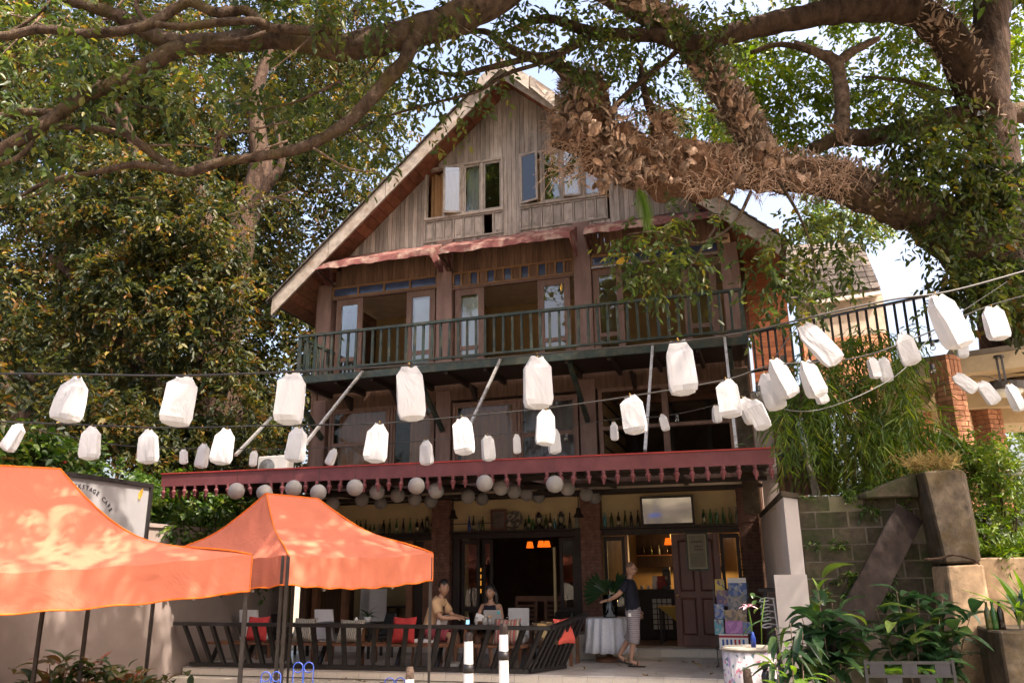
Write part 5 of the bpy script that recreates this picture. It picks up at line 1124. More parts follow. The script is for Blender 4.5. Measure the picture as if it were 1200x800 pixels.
# ----- brick pavilion
def brick_pier(lab, px, d, pt, pb, w, courses, rz):
    base = gd(px, pb, d); top = gd(px, pt, d); t = thing('brick_pier', lab, 'pier', (base.x, base.y, base.z), rz, 'brick piers of the pavilion')
    h = top.z - base.z; ch = h / courses
    MB().bx(-w / 2 + .012, w / 2 - .012, .012, w - .012, 0, h).build('pier_core', W['mortar'], t)
    for r_ in range(courses):
        z0, z1 = r_ * ch + .006, (r_ + 1) * ch - .006
        if r_ >= courses - 5 and r_ < courses - 1:
            if r_ == courses - 5:
                for k in range(4): piece('brick', W['brick'], t, -w / 2 + k * w / 4 + .006, -w / 2 + (k + 1) * w / 4 - .008, -.01, .1, z0, z0 + ch * 3.9)
                for k in range(4): piece('brick', W['brick'], t, -w / 2 - .01, -w / 2 + .1, .1 + k * w / 5, .085 + (k + 1) * w / 5, z0, z0 + ch * 3.9)
            continue
        n = 2 if r_ % 2 else 3; cuts = [0, .34, .68, 1] if r_ % 3 == 0 else ([0, .62, .8, 1] if r_ % 3 == 1 else [0, .22, .7, 1])
        for a, b in zip(cuts, cuts[1:]): piece('brick', W['brick'], t, -w / 2 + a * w + .004, -w / 2 + b * w - .006, -.008 - rng.uniform(0, .012), .09, z0, z1)
        piece('brick', W['brick'], t, -w / 2 - .008, -w / 2 + .09, .10, .10 + w * .45, z0, z1); piece('brick', W['brick'], t, -w / 2 - .008, -w / 2 + .09, .115 + w * .45, w - .01, z0, z1)
brick_pier('sunlit brick pier with deep joints, nearest of the pavilion', 1146, 13.4, 415, 600, .33, 30, R(20))
brick_pier('brick pier half hidden by the bamboo tips', 1101, 15.5, 445, 600, .33, 26, R(20))
brick_pier('brick pier behind the three small lanterns at the far right', 1186, 15.2, 452, 600, .36, 26, R(20))
brick_pier('short brick pier glimpsed low through the bamboo', 1060, 15.2, 500, 620, .5, 18, R(20))
pv = thing('pavilion_deck', 'cream concrete deck and beams of the upper terrace at right', 'terrace', (0, 0, 0))
def slab(name, m, pts, dz): MB().prism([Vector(p) for p in pts], (0, 0, -dz)).build(name, m, pv)
def gp_(px, py, d, dz=0): return gd(px, py, d) + Vector((0, 0, dz))
W['deck'] = mat('cream_concrete', (.50, .39, .25), .85, .15, 3, bump=.1, stain=(.32, .24, .15), stain_scale=1.2, stain_amt=.4)
zt = gd(1150, 404, 13.2).z; x0, x1 = gd(1056, 420, 14.2).x, gd(1340, 400, 12.6).x
slab('deck_slab', W['deck'], [(gd(1056, 420, 14.4).x, 14.6, zt), (x1, 12.6, zt), (x1, 13.4, zt), (gd(1056, 420, 14.4).x, 15.4, zt)], .30)
slab('deck_slab', W['deck'], [(gd(1060, 420, 14.4).x, 15.0, zt - .305), (x1, 13.2, zt - .305), (x1 + 3, 20, zt - .305), (gd(1060, 420, 14.4).x + 1, 20, zt - .305)], .06)
for d in (15.2, 17.0): slab('deck_beam', W['deck'], [(gd(1062, 450, d).x, d, zt - .37), (gd(1330, 450, d).x, d - .8, zt - .37), (gd(1330, 450, d).x, d - .55, zt - .37), (gd(1062, 450, d).x, d + .25, zt - .37)], .34)
MB().beam(gd(1088, 470, 15.0), gd(1122, 412, 14.0), .16, .22).build('brace', W['deck'], pv)
slab('soil_bed', W['earth'], [(gd(1070, 412, 14.3).x, 14.5, zt + .10), (x1, 12.65, zt + .12), (x1, 13.4, zt + .12), (gd(1070, 412, 14.3).x, 15.3, zt + .10)], .095)
tr_ = thing('terrace_railing', 'black iron railing along the upper terrace right of the house', 'railing', (0, 0, 0))
ra, rb = gd(874, 392, 16.6), gd(1132, 337, 13.0); za = (ra.z + rb.z) / 2
ra.z = rb.z = gd(1010, 364, 14.6).z; ra.z = gd(874, 392, 16.6).z; rb.z = gd(1132, 337, 13.0).z
MB().beam(ra, rb, .06, .045).build('handrail', W['black_iron'], tr_); MB().beam(ra - Vector((0, 0, .82)), rb - Vector((0, 0, .82)), .05, .04).build('bottom_rail', W['black_iron'], tr_)
for k in range(26):
    p = ra.lerp(rb, k / 25); bar('baluster', W['black_iron'], tr_, p - Vector((0, 0, .80)), p - Vector((0, 0, .02)), .035, .035)
nb_ = thing('neighbour_house', 'shingle roofed house with cream and brick walls behind the black railing', 'house', gd(1000, 360, 19))
def nl(px, py, d): return gd(px, py, d) - Vector(nb_.location)
MB().prism([nl(925, 352, 18.6), nl(1032, 338, 18.6), nl(1010, 285, 21), nl(905, 290, 21)], (0, .05, -.15)).build('roof', W['shingle'], nb_)
rows = 9
for r_ in range(rows):
    f0, f1 = r_ / rows, (r_ + 1) / rows
    A0, A1 = nl(925, 352, 18.6).lerp(nl(905, 290, 21), f0), nl(1032, 338, 18.6).lerp(nl(1010, 285, 21), f0); B0, B1 = nl(925, 352, 18.6).lerp(nl(905, 290, 21), f1 + .02), nl(1032, 338, 18.6).lerp(nl(1010, 285, 21), f1 + .02)
    for k in range(10):
        a, b = k / 10 + .004, (k + 1) / 10 - .004; up = Vector((0, -.02, .05)); u2 = Vector((0, -.01, .02))
        MB().prism([A0.lerp(A1, a) + up, A0.lerp(A1, b) + up, B0.lerp(B1, b) + u2, B0.lerp(B1, a) + u2], (0, .0, -.025)).build('shingle', W['shingle'], nb_)
q0, q1 = nl(940, 395, 18.8), nl(1040, 385, 18.8)
MB().prism([(q0.x, q0.y, q0.z - .25), (q1.x, q1.y, q1.z - .25), (q1.x, q1.y, q1.z + .85), (q0.x, q0.y, q0.z + .85)], (0, .2, 0)).build('wall', mat('aged_cream_wall', (.33, .27, .22), .9, .2, 4, bump=.1, stain=(.20, .16, .13), stain_scale=1.5), nb_)
MB().prism([(q0.x, q0.y - .03, q0.z - 1.9), (q1.x, q1.y - .03, q1.z - 1.9), (q1.x, q1.y - .03, q1.z - .1), (q0.x, q0.y - .03, q0.z - .1)], (0, .2, 0)).build('brick_wall', W['brick'], nb_)
MB().prism([nl(955, 352, 18.55), nl(1035, 340, 18.55), nl(1035, 344, 18.55), nl(955, 356, 18.55)], (0, .12, 0)).build('fascia', W['white_wall'], nb_)
# side wing in timber behind the right corner, grey panel and downpipe
wg = hthing('timber_wing', 'red brown boarded wing seen past the right corner of the house', 'building', 5.5, 1.5, 0)
MB().bx(.0, .9, .03, 3, 3.2, 10.2).build('wall', W['board_brown'], wg)
W['redwood'] = mat('red_board', (.22, .075, .035), .75, .35, 5, (.4, 1, 3), .15, .2, .2)
for k in range(28): piece('board', W['redwood'], wg, .0, .9, 0, .028, 6.4 + k * .135, 6.53 + k * .135)
gp2 = hthing('grey_screen', 'grey sheet screen in a timber frame between house and bamboo', 'screen', 5.45, -1.2, 3.2)
MB().bx(0, .62, 0, .03, 0, 2.4).build('sheet', W['sidewall'], gp2)
for a in ((.58, .70, 0, 3.1), (-.06, .02, .9, 2.4)): MB().bx(a[0], a[1], -.06, .06, a[2], a[3]).build('upright', W['trim'], gp2)
for z in (.75, 2.2): MB().bx(.02, .58, -.045, .0, z, z + .14).build('crossbar', W['trim'], gp2)
MB().bx(-.38, -.08, -.05, .05, 0, 2.9).build('concrete_post', W['concrete'], gp2)
dp = thing('drain_pipe', 'pale mesh wrapped pipe behind the bamboo above the block wall', 'pipe', gd(957, 580, 13.3)); MB().tube([(0, 0, 0), (-.08, 0, .6), (-.14, 0, 1.25)], .06, 10).build('pipe', W['metal_grey'], dp, True)
dk = thing('old_shutter', 'dark corrugated shutter standing behind the bamboo beside the pipe', 'shutter', gd(945, 580, 13.9))
m = MB(); m.grid(lambda a, b: Vector((-.45 + 1.0 * a, .03 * math.sin(a * 50), 1.9 * b)), 60, 1); m.build('sheet', W['frame'], dk); bar('crossbar', W['black_iron'], dk, (-.45, -.06, .65), (.55, -.06, .65), .03, .03)
ch = thing('hanging_chandelier', 'iron ring chandelier hanging under the deck at far right', 'chandelier', gd(1177, 455, 12.6))
MB().lathe([(.30, -.05), (.33, -.05), (.34, .06), (.31, .06), (.30, -.05)], seg=20).build('iron_ring', W['metal_dark'], ch)
MB().lathe([(.001, -.15), (.2, -.11), (.29, -.05)], seg=16).build('glass_bowl', W['white'], ch, True)
for k in range(4): bar('hanger', W['black_iron'], ch, (.05 * math.cos(k * 1.57), .05 * math.sin(k * 1.57), .03), (.05 * math.cos(k * 1.57), .05 * math.sin(k * 1.57), .50), .012, .012)
MB().lathe([(.001, .50), (.08, .50), (.08, .53), (.001, .54)], seg=12).build('ceiling_rose', W['metal_dark'], ch)
gpip = thing('scaffold_pipe', 'grey steel pipes poking in from the right edge above the bush', 'pipe', gd(1195, 553, 12.2)); MB().tube([gd(1170, 557, 12.2) - Vector(gpip.location), gd(1260, 549, 12.2) - Vector(gpip.location)], .03, 8).build('pipe', W['metal_grey'], gpip, True); MB().tube([gd(1184, 551, 12.2) - Vector(gpip.location), gd(1260, 546, 12.2) - Vector(gpip.location)], .03, 8).build('pipe', W['metal_grey'], gpip, True)

# fallen leaves on the terrace edge and step
lt2 = foliage('leaf_litter', leaf_mat('fallen_leaf', [(0, (.10, .05, .02)), (.5, (.24, .13, .04)), (1, (.40, .28, .08))], .1, .7, .2), None, [(H(rng.uniform(1.9, 5.5), rng.uniform(-3.85, -1.2), .507), (.25, .25, .002), 1) for k in range(34)] + [(H(rng.uniform(-5, 5.5), -4.1, .35), (.3, .1, .002), 1) for k in range(20)], .08, 2, 58, .4, .0, .02, 'stuff')
tag(lt2, 'scattered fallen leaves on the terrace floor and step', 'leaf litter')
# ================================================================== orange canopy tents
def tent(label, C, Aa, Bb, edges, legs, val, loc, sag=.15):
    t = thing('canopy_tent', label, 'tent', loc, 0, 'orange canopy tents'); L0 = Vector(loc)
    C = [Vector(c) - L0 for c in C]; Aa = Vector(Aa) - L0; Bb = Vector(Bb) - L0; E_ = {'A': Aa, 'B': Bb}
    m = MB(); v = MB(); hem = MB(); pipe = MB()
    def surf(i):
        c0, c1 = C[i], C[(i + 1) % 4]; e0, e1 = E_[edges[i][0]], E_[edges[i][1]]
        def fn(a, b):
            lo = c0.lerp(c1, a); hi = e0.lerp(e1, a); p = lo.lerp(hi, b)
            p.z -= sag * (hi.z - lo.z) * math.sin(math.pi * b ** 1.25)
            p.z -= .06 * math.sin(math.pi * a) * (1 - b) ** 2
            p.z += .012 * math.sin(a * 17 + b * 9) * (1 - b) * b * 4 + .01 * math.sin(a * 41 + 5 * b) * (1 - b) ** 3
            return p
        return fn
    for i in range(4):
        fn = surf(i); m.grid(fn, 24, 14)
        n_ = (C[(i + 1) % 4] - C[i]).cross(Vector((0, 0, 1))).normalized()
        def vf(a, b, fn=fn, n_=n_):
            p = fn(a, 0.0); wv = .018 * math.sin(a * 31 + b * 2) * b + .010 * math.sin(a * 83 + 1) * b + .03 * math.sin(a * 7) * b
            return p + Vector((0, 0, -val * b)) + n_ * (.012 + wv * (1 if 0.02 < a < .98 else 0)) + Vector((0, 0, -.02 * math.sin(math.pi * a) * b))
        v.grid(vf, 60, 5)
        pipe.tube([vf(k / 40, 1.0) for k in range(41)], .011, 5); hem.tube([fn(0.0, k / 14) + Vector((0, 0, .006)) for k in range(15)], .011, 5)
        pipe.tube([vf(0.001, k / 5) for k in range(6)], .009, 5)
    hem.tube([Aa, Bb], .012, 5)
    m.build('canopy', W['orange'], t, True); v.build('valance', W['orange'], t, True); hem.build('hip_seam', W['orange_hem'], t); pipe.build('piping', W['orange_hem'], t)
    for (x, y, lean) in legs:
        p = Vector((x, y, 0)) - L0; top = val_top = max(c.z for c in C) - .06
        leg = MB().beam((p.x, p.y, -L0.z), (p.x, p.y, top), .034, .034, up=(0, 1, 0)).build('leg', W['metal_dark'], t)
        MB().beam((p.x + .004, p.y - .002, .75), (p.x + .004, p.y - .002, top - .02), .046, .044, up=(0, 1, 0)).build('leg_sleeve', W['metal_dark'], leg)
        MB().bx(p.x - .07, p.x + .07, p.y - .07, p.y + .07, -L0.z, -L0.z + .012).build('foot_plate', W['metal_dark'], leg)
    zz = min(c.z for c in C) - val - .015
    for i in range(4):                                   # scissor truss along each side
        c0, c1 = C[i], C[(i + 1) % 4]
        pts = [(0, -.05), (.25, -val - .07), (.5, -.05), (.75, -val - .07), (1, -.05)]
        q = [c0.lerp(c1, .03 + .94 * a) + Vector((0, 0, z)) + (( (C[(i + 2) % 4] + C[(i + 3) % 4]) / 2 - (c0 + c1) / 2).normalized() * .08) for a, z in pts]
        for a, b in zip(q, q[1:]): bar('truss_bar', W['metal_dark'], t, a, b, .028, .02)
        for b in (q[1], q[3]): MB().ball(b + Vector((0, 0, -.01)), .03, 8, 5).build('truss_joint', W['metal_grey'], t, True)
    return t
c1 = gd(338, 650, 11.8); c2 = gd(507, 648, 13.0); c4 = Vector((-5.75, 13.6, c1.z + .02)); c3 = c2 + c4 - c1
tent('orange canopy tent nearer the cafe, its ridge under the maroon fascia', [c1, c2, c3, c4], gd(312, 578, 13.0), gd(372, 584, 13.35), ('AB', 'BB', 'BA', 'AA'),
     [(c1.x, c1.y, 0), (c1.x - .085, c1.y + .05, 0), (c2.x - .03, c2.y, 0), (c4.x, c4.y, 0), (c3.x, c3.y, 0)], .40, (c1.x, c1.y, 0))
e2 = gd(295, 650, 10.5); e1 = gd(-200, 676, 9.3); e3 = gd(110, 658, 12.6); e4 = e1 + e3 - e2
tent('large orange canopy tent at the left edge in front of the sign', [e1, e2, e3, e4], gd(-80, 541, 10.3), gd(70, 549, 10.8), ('AB', 'BB', 'BA', 'AA'),
     [(e2.x - .05, e2.y + .05, 0), (e3.x, e3.y, 0), (gd(52, 700, 11.9).x, 11.9, 0), (e1.x, e1.y, 0), (e4.x, e4.y, 0)], .43, (e2.x, e2.y, 0), .34)

# ================================================================== cables and cloth lanterns
def cable(label, pts, d, lab_r=.012):
    P = []
    for x, y, *dd in pts: P.append(gd(x, y, dd[0] if dd else d))
    q, qr = spline(P, [lab_r] * len(P), 6)
    c = MB(); c.tube(q, lab_r, 5); o = c.build('lantern_cable', W['black'], None); return tag(o, label, 'cable', 'overhead lantern cables')
cA = cable('thick twisted cable carrying the nearest row of lanterns', [(-200, 446), (0, 438), (200, 440), (330, 436), (480, 428), (631, 415), (799, 400), (880, 388), (940, 374), (1040, 352), (1110, 342), (1200, 318), (1400, 260)], 5.4, .0075)
cB = cable('cable carrying the middle row of lanterns', [(-200, 490), (0, 494), (105, 498), (200, 501), (300, 499), (445, 496), (540, 488), (640, 478), (740, 464), (850, 445), (905, 428), (1000, 420), (1075, 395), (1160, 358), (1250, 335)], 8.5, .0085)
cC = cable('thin cable carrying the farthest row of small lanterns', [(-150, 490), (0, 497), (90, 513), (160, 523), (300, 526), (390, 524), (500, 516), (570, 510), (650, 502), (720, 491), (780, 487), (840, 474), (900, 455), (990, 452), (1060, 425), (1090, 450), (1150, 440), (1200, 455), (1300, 450)], 12.4, .007)
cD = cable('dark drooping wire with bare bulbs on the right', [(940, 375, 9), (905, 425, 9), (900, 470, 9.2), (960, 480, 9.5), (1050, 440, 10), (1100, 385, 10.5), (1180, 330, 11)], 9, .006)
def bulb(px, py, d, lab):
    t = thing('bare_bulb', lab, 'bulb', gd(px, py, d), 0, 'bare bulbs on the cables')
    MB().lathe([(.001, 0), (.025, .0), (.028, -.05), (.022, -.06)], seg=10).build('socket', W['black'], t); MB().ball((0, 0, -.085), .034, 10, 8).build('glass_bulb', W['glass_clear'], t, True)
for b in ((793, 486, 12.4, 'bare bulb right of the smallest lantern in the open window'), (663, 508, 12.4, 'bare bulb in front of the grey window panes'), (888, 452, 8.5, 'bare dark socket bulb beside the bunched lanterns'), (1092, 427, 10, 'bare bulb by the brace of the pavilion'), (1092, 400, 10, 'round white bulb below the black railing')): bulb(*b)
def bag_mesh(seed):
    r_ = random.Random(seed); m = MB(); ph = r_.random() * 6; wide = r_.uniform(.97, 1.05); neck = (.046, .060, .052)[seed % 3]
    lv = [(0, neck * .9, .008), (-.016, neck, .013), (-.085 + .015 * (seed % 2), .099, .040), (-.20, .101, .052), (-.318, .104, .060), (-.352, .090, .052), (-.384, .030, .015)]
    cf_, cb_ = r_.uniform(-.35, .35), r_.uniform(-.3, .3); lean = r_.gauss(0, .015)
    for i, (z, w, d) in enumerate(lv):
        sec = [(-1, -1), (cf_ - .45, -1.03), (cf_, -1.10 if seed % 2 else -.92), (cf_ + .45, -1.03), (1, -1), (.80, 0), (1, 1), (cb_, 1.05), (-1, 1), (-.80, 0)]; n = len(sec)
        for k, (x, y) in enumerate(sec):
            edge = -.010 * (k in (0, 4, 6, 8)) * (i == 5); j = r_.gauss(0, .0022)
            m.v.append(((x * w * wide + lean * z / .385 + j), y * d + r_.gauss(0, .0028), z + edge + (.012 * math.sin(k * 1.7 + ph) if i < 2 else 0)))
    for i in range(len(lv) - 1):
        for k in range(n): m.f.append((i * n + k, (i + 1) * n + k, (i + 1) * n + (k + 1) % n, i * n + (k + 1) % n)); m.m.append(0)
    m.f.append(tuple((len(lv) - 1) * n + k for k in range(n))); m.m.append(0)
    me = m.mesh('lantern_bag', W['paper'], True); me.set_sharp_from_angle(angle=R(17)); return me
BAGS = [bag_mesh(k) for k in range(6)]
TIE = MB().tube([(0, 0, .03), (.004, 0, .01), (0, 0, -.02)], .006, 5).mesh('wire_tie', mat('wire', (.30, .18, .04), .5, .2, 6, bump=0))
GRP = 'white cloth lanterns hung on cables'
def lantern(px, py, h, tilt, d, lab, wide=1.0):
    """px,py: middle of the bag in the photo, h: its height there, tilt: lean in degrees"""
    sc = .93 * h * d / FPX / .385; wide *= .92; c = gd(px, py, d); a = R(tilt)
    top = c + Vector((-math.sin(a), 0, math.cos(a))) * (.19 * sc)
    t = thing('cloth_lantern', lab, 'lantern', top, 0, GRP)
    yaw = rng.uniform(-.5, .5)
    t.rotation_euler = (0, -a, 0)
    o = link('bag', BAGS[rng.randrange(6)], t, (0, 0, 0), (sc * wide, sc * wide, sc), (0, 0, yaw)); link('wire_tie', TIE, t, (0, 0, 0), (sc, sc, sc))
rowA = [(82, 468, 60, -10, 1.28, 'big lantern leaning left, leftmost of the nearest row, against the dark tree'), (210, 470, 65, -6, 1.2, 'big lantern in front of the dark trunk, second of the nearest row'), (340, 467, 68, -2, 1.04, 'big lantern at the left end of the green balcony'),
        (480, 461, 72, 3, .95, 'tall lantern hanging before the reflecting second floor pane'), (631, 448, 70, 2, .98, 'tall lantern just below the middle of the balcony'), (799, 431, 72, 5, 1.02, 'largest lantern, hanging below the right part of the balcony'),
        (960, 404, 66, 36, .8, 'lantern blown far to the right beside the hanging leaves'), (1111, 377, 76, 16, 1.02, 'largest lantern at far right in front of the black railing'), (1166, 379, 46, 3, 1.1, 'squarish lantern at far right against the big trunk')]
for x, y, h, tl, w, lab in rowA: lantern(x, y, h, tl, 5.45 if x < 1150 else 6.0, lab, w)
rowB = [(16, 512, 38, -24, 'small lantern leaning left at the far left edge'), (105, 519, 43, 0, 'narrow lantern under the leftmost big one'), (173, 523, 44, 4, 'pinkish bottomed lantern left of the maroon fascia end'), (262, 523, 46, -5, 'lantern above the left end of the maroon fascia'), (347, 521, 44, -6, 'lantern directly under the big one at the balcony end'),
        (442, 519, 50, -4, 'lantern before the brown curtained window'), (543, 511, 48, 6, 'lantern before the big dark pane'), (639, 501, 46, -4, 'lantern directly under the tall middle one'), (742, 486, 50, 7, 'lantern beside the grey guy rod at the open window'), (854, 467, 50, 5, 'lantern at the right end of the open window'),
        (917, 443, 54, 20, 'front one of the pair swinging right beside the bamboo'), (903, 459, 50, 14, 'rear one of the pair swinging right beside the bamboo'), (952, 444, 50, 16, 'upper lantern in front of the bamboo'), (961, 461, 28, 14, 'lower lantern peeping from behind another before the bamboo'), (1064, 409, 43, 14, 'lantern at the upper right edge of the bamboo'), (889, 486, 40, 18, 'crumpled lantern right of the fascia end window'), (877, 481, 36, 20, 'crumpled lantern half behind two others near the concrete post')]
for k, (x, y, h, tl, lab) in enumerate(rowB): lantern(x, y, h, tl, 8.5 + (.25 if x in (903, 961, 877) else 0), lab, 1.02 if x not in (742, 854) else 1.12)
rowC = [(215, 535, 19, 4, 'tiny lantern over the creeper left of the fascia'), (237, 534, 31, -6, 'small lantern left of the one above the fascia end'), (297, 537, 20, -3, 'tiny lantern just above the fascia by the grey rod'), (389, 535, 22, -20, 'tiny lantern leaning left under the brown curtain'), (500, 530, 32, 5, 'small lantern left of the grey second floor post'),
        (572, 525, 33, 3, 'small lantern low on the big dark pane'), (606, 520, 25, 3, 'narrow small lantern at the edge of the grey panes'), (650, 517, 32, 3, 'small lantern peeping from behind the middle one'), (720, 505, 24, 2, 'narrow tiny lantern at the left side of the open window'), (778, 495, 22, 10, 'tiny lantern in the middle of the open window'), (840, 485, 23, 4, 'tiny lantern left of the concrete post'),
        (1037, 433, 33, 6, 'front one of two small lanterns on the bamboo'), (1024, 431, 29, 6, 'rear one of two small lanterns on the bamboo'), (1129, 408, 27, -8, 'small lantern half hidden under the largest far right one'), (1131, 449, 32, 46, 'small lantern blown sideways before the sunlit brick pier'), (1158, 460, 33, 28, 'small lantern tilted right at the edge of the sunlit brick pier'), (1189, 466, 36, 14, 'small lantern at the far right below the chandelier')]
for x, y, h, tl, lab in rowC: lantern(x, y, h, tl, 12.4 if x < 1000 else 11.0, lab, .95 if x not in (606, 720) else .75)
# white globe lanterns under the lean-to
glob = [(416, 571, 9.7), (424, 585.5, 8), (442, 576, 9), (446, 589, 7.3), (466, 580, 8.5), (488, 569, 9.8), (486, 584.5, 8), (511, 574.5, 9.3), (505, 587, 7.7), (548.5, 581.5, 8.2), (565, 584.5, 7.4), (568, 566, 9.8), (587, 571, 9.2), (602.5, 575.5, 8.5), (617, 579, 7.8), (631, 582, 7.3), (650, 567, 10), (665, 571.5, 9), (687, 579, 8), (697, 583, 7.5), (277, 575, 9.5), (310, 577, 9.2), (344, 572, 9.6), (373, 577, 9.5), (390, 590, 8)]
gmesh = None
GL = MB().ball((0, 0, 0), 1.0, 20, 14)
for i, p in enumerate(GL.v):
    z = p[2]; k = 1 + .012 * math.cos(z * 40); GL.v[i] = (p[0] * k, p[1] * k, z)
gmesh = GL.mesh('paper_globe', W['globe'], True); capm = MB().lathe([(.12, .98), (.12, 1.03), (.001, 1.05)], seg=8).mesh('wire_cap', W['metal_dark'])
glob.sort(key=lambda g: g[0])
wh = ['first', 'second', 'third', 'fourth', 'fifth', 'sixth', 'seventh', 'eighth', 'ninth', 'tenth', 'eleventh', 'twelfth', 'thirteenth', 'fourteenth', 'fifteenth', 'sixteenth', 'seventeenth', 'eighteenth', 'nineteenth', 'twentieth', 'twenty-first', 'twenty-second', 'twenty-third', 'twenty-fourth', 'twenty-fifth']
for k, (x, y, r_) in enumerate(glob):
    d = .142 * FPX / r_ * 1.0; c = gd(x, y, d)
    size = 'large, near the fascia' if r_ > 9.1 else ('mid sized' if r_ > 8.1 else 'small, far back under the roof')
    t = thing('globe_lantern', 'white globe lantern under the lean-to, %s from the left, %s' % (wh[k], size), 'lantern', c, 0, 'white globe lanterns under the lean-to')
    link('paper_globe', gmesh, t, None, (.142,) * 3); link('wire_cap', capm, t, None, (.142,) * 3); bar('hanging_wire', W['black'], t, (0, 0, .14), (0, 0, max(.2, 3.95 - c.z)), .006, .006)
# air conditioner on the lean-to roof
p = fp(323, 546, -1.2); ac = hthing('air_conditioner', 'white air conditioner unit behind the left end of the maroon fascia', 'air conditioner', p.x, -1.2, p.z - .35)
MB().bx(-.4, .4, -.15, .15, .0, .58).build('casing', W['white'], ac, bevel=.02); MB().lathe([(.001, .0), (.20, .0), (.21, .02), (.001, .03)], (0, 0, 0), 20).build('fan_grille', W['metal_grey'], ac, loc=(-.12, -.165, .30)).rotation_euler = (R(90), 0, 0)
for x in (-.3, .3): MB().bx(x - .03, x + .03, -.14, .14, -.35, .0).build('bracket', W['metal_grey'], ac)
fc = fp(659, 338, -1.2); tag(link('hanging_ornament', yl, None, H(fc.x, -1.3, fc.z - .1), (.6, .6, .75), (0, .1, .6)), 'yellow leaf shaped ornament hanging before the middle balcony door', 'ornament')

# ================================================================== terrace railing with bench, furniture
rl = hthing('terrace_railing', 'dark leaning timber railing with a bench seat along the terrace front', 'railing', 0, -4, .5)
topL, topC = Vector((-5.45, -.24, .80)), Vector((1.88, -.18, .75)); basL, basC = Vector((-5.33, .12, .05)), Vector((1.42, .12, .05))
topE, basE = Vector((2.24, 1.0, .92)), Vector((1.80, 1.10, .04))
MB().beam(topL + Vector((-.04, 0, 0)), topC + Vector((.02, 0, 0)), .13, .065).build('top_rail', W['black'], rl, bevel=.006); MB().beam(topC, topE, .12, .06).build('top_rail', W['black'], rl, bevel=.006)
MB().beam(basL, basC, .09, .07).build('base_rail', W['black'], rl); MB().beam(basC, basE, .08, .06).build('base_rail', W['black'], rl)
nb = 24
for k in range(nb):
    f = (k + .6) / nb; a = basL.lerp(basC, min(1, f + .003)); b = topL.lerp(topC, f - .003)
    if 1 == 1: bar('baluster', W['black'], rl, a, b, .085, .055)
for k in range(8):
    f = (k + .3) / 7.6; bar('baluster', W['black'], rl, basC.lerp(basE, f), topC.lerp(topE, f), .05, .045)
for k in range(2): MB().bx(-5.1, 1.3, .20 + .24 * k, .42 + .24 * k, .40, .44).build('bench_seat', W['bench'], rl)
for k in range(9): bar('bench_leg', W['black'], rl, (-5.0 + k * .78, .25, .02), (-5.0 + k * .78, .5, .40), .06, .06)
def cushion(name, lab, px, py, w, h, m, lean=.25, yaw=0.0, t=-3.72):
    p = fp(px, py, t); o = hthing(name, lab, 'cushion', p.x, t, .95)
    mb = MB()
    def fn(sg):
        def f(a, b):
            x, z = (a - .5), (b - .5); th = .085 * (1 - (2 * x) ** 4) ** .5 * (1 - (2 * z) ** 4) ** .5 + .004 * math.sin(a * 20 + b * 13)
            pinch = 1 - .10 * (1 - abs(2 * x)) * abs(2 * z) - .0; pz = 1 - .10 * (1 - abs(2 * z)) * abs(2 * x)
            return Vector((x * w * pz, sg * th, (z * pinch + .5) * h))
        return f
    mb.grid(fn(-1), 14, 14); mb.grid(fn(1), 14, 14); ob = mb.build('cushion_cover', m, o, True); o.rotation_euler = (lean * -1, 0, -A + yaw); return o
W['zebra'] = bands_mat('black_white_weave', [(0, (.10, .085, .07)), (.35, (.42, .38, .32)), (.6, (.16, .14, .11)), (.8, (.38, .34, .28))], 26, 0, .9, 1.4)
W['stripe'] = bands_mat('red_striped_weave', [(0, (.30, .05, .05)), (.18, (.16, .13, .11)), (.36, (.33, .27, .20)), (.5, (.12, .10, .09)), (.68, (.36, .07, .06)), (.78, (.30, .25, .20)), (.9, (.14, .11, .10))], 7, 0, .9)
W['plaid'] = print_mat('brown_patch_print', [(0, (.07, .045, .025)), (.4, (.28, .18, .07)), (.65, (.40, .30, .15)), (.85, (.12, .07, .03))], 9, .9)
cushion('cushion', 'plump red cushion at the left end of the bench, behind a tent leg', 300, 740, .46, .46, W['red_fab'], .2); cushion('cushion', 'red cushion in the middle of the bench, left of the seated man', 472, 738, .46, .46, W['red_fab'], .22)
cushion('cushion', 'black and cream woven cushion right of the tent leg', 355, 742, .48, .44, W['zebra'], .25); cushion('cushion', 'black and cream woven cushion slumped between the two red ones', 408, 743, .52, .44, W['zebra'], .45)
cushion('cushion', 'red and grey striped cushion below the laptop', 593, 746, .50, .44, W['stripe'], .25)
cushion('cushion', 'upper brown and tan patchwork cushion in the railing corner', 650, 722, .42, .40, W['plaid'], .3, .5, -3.55); cushion('cushion', 'lower brown and tan patchwork cushion in the railing corner', 640, 748, .44, .38, W['plaid'], .3, .4, -3.68)
cushion('cushion', 'coral red cushion wedged behind the end railing bars', 664, 736, .40, .44, mat('coral_cloth', (.62, .10, .075), .9, .1, 9, bump=.05), .3, 1.0, -3.45)
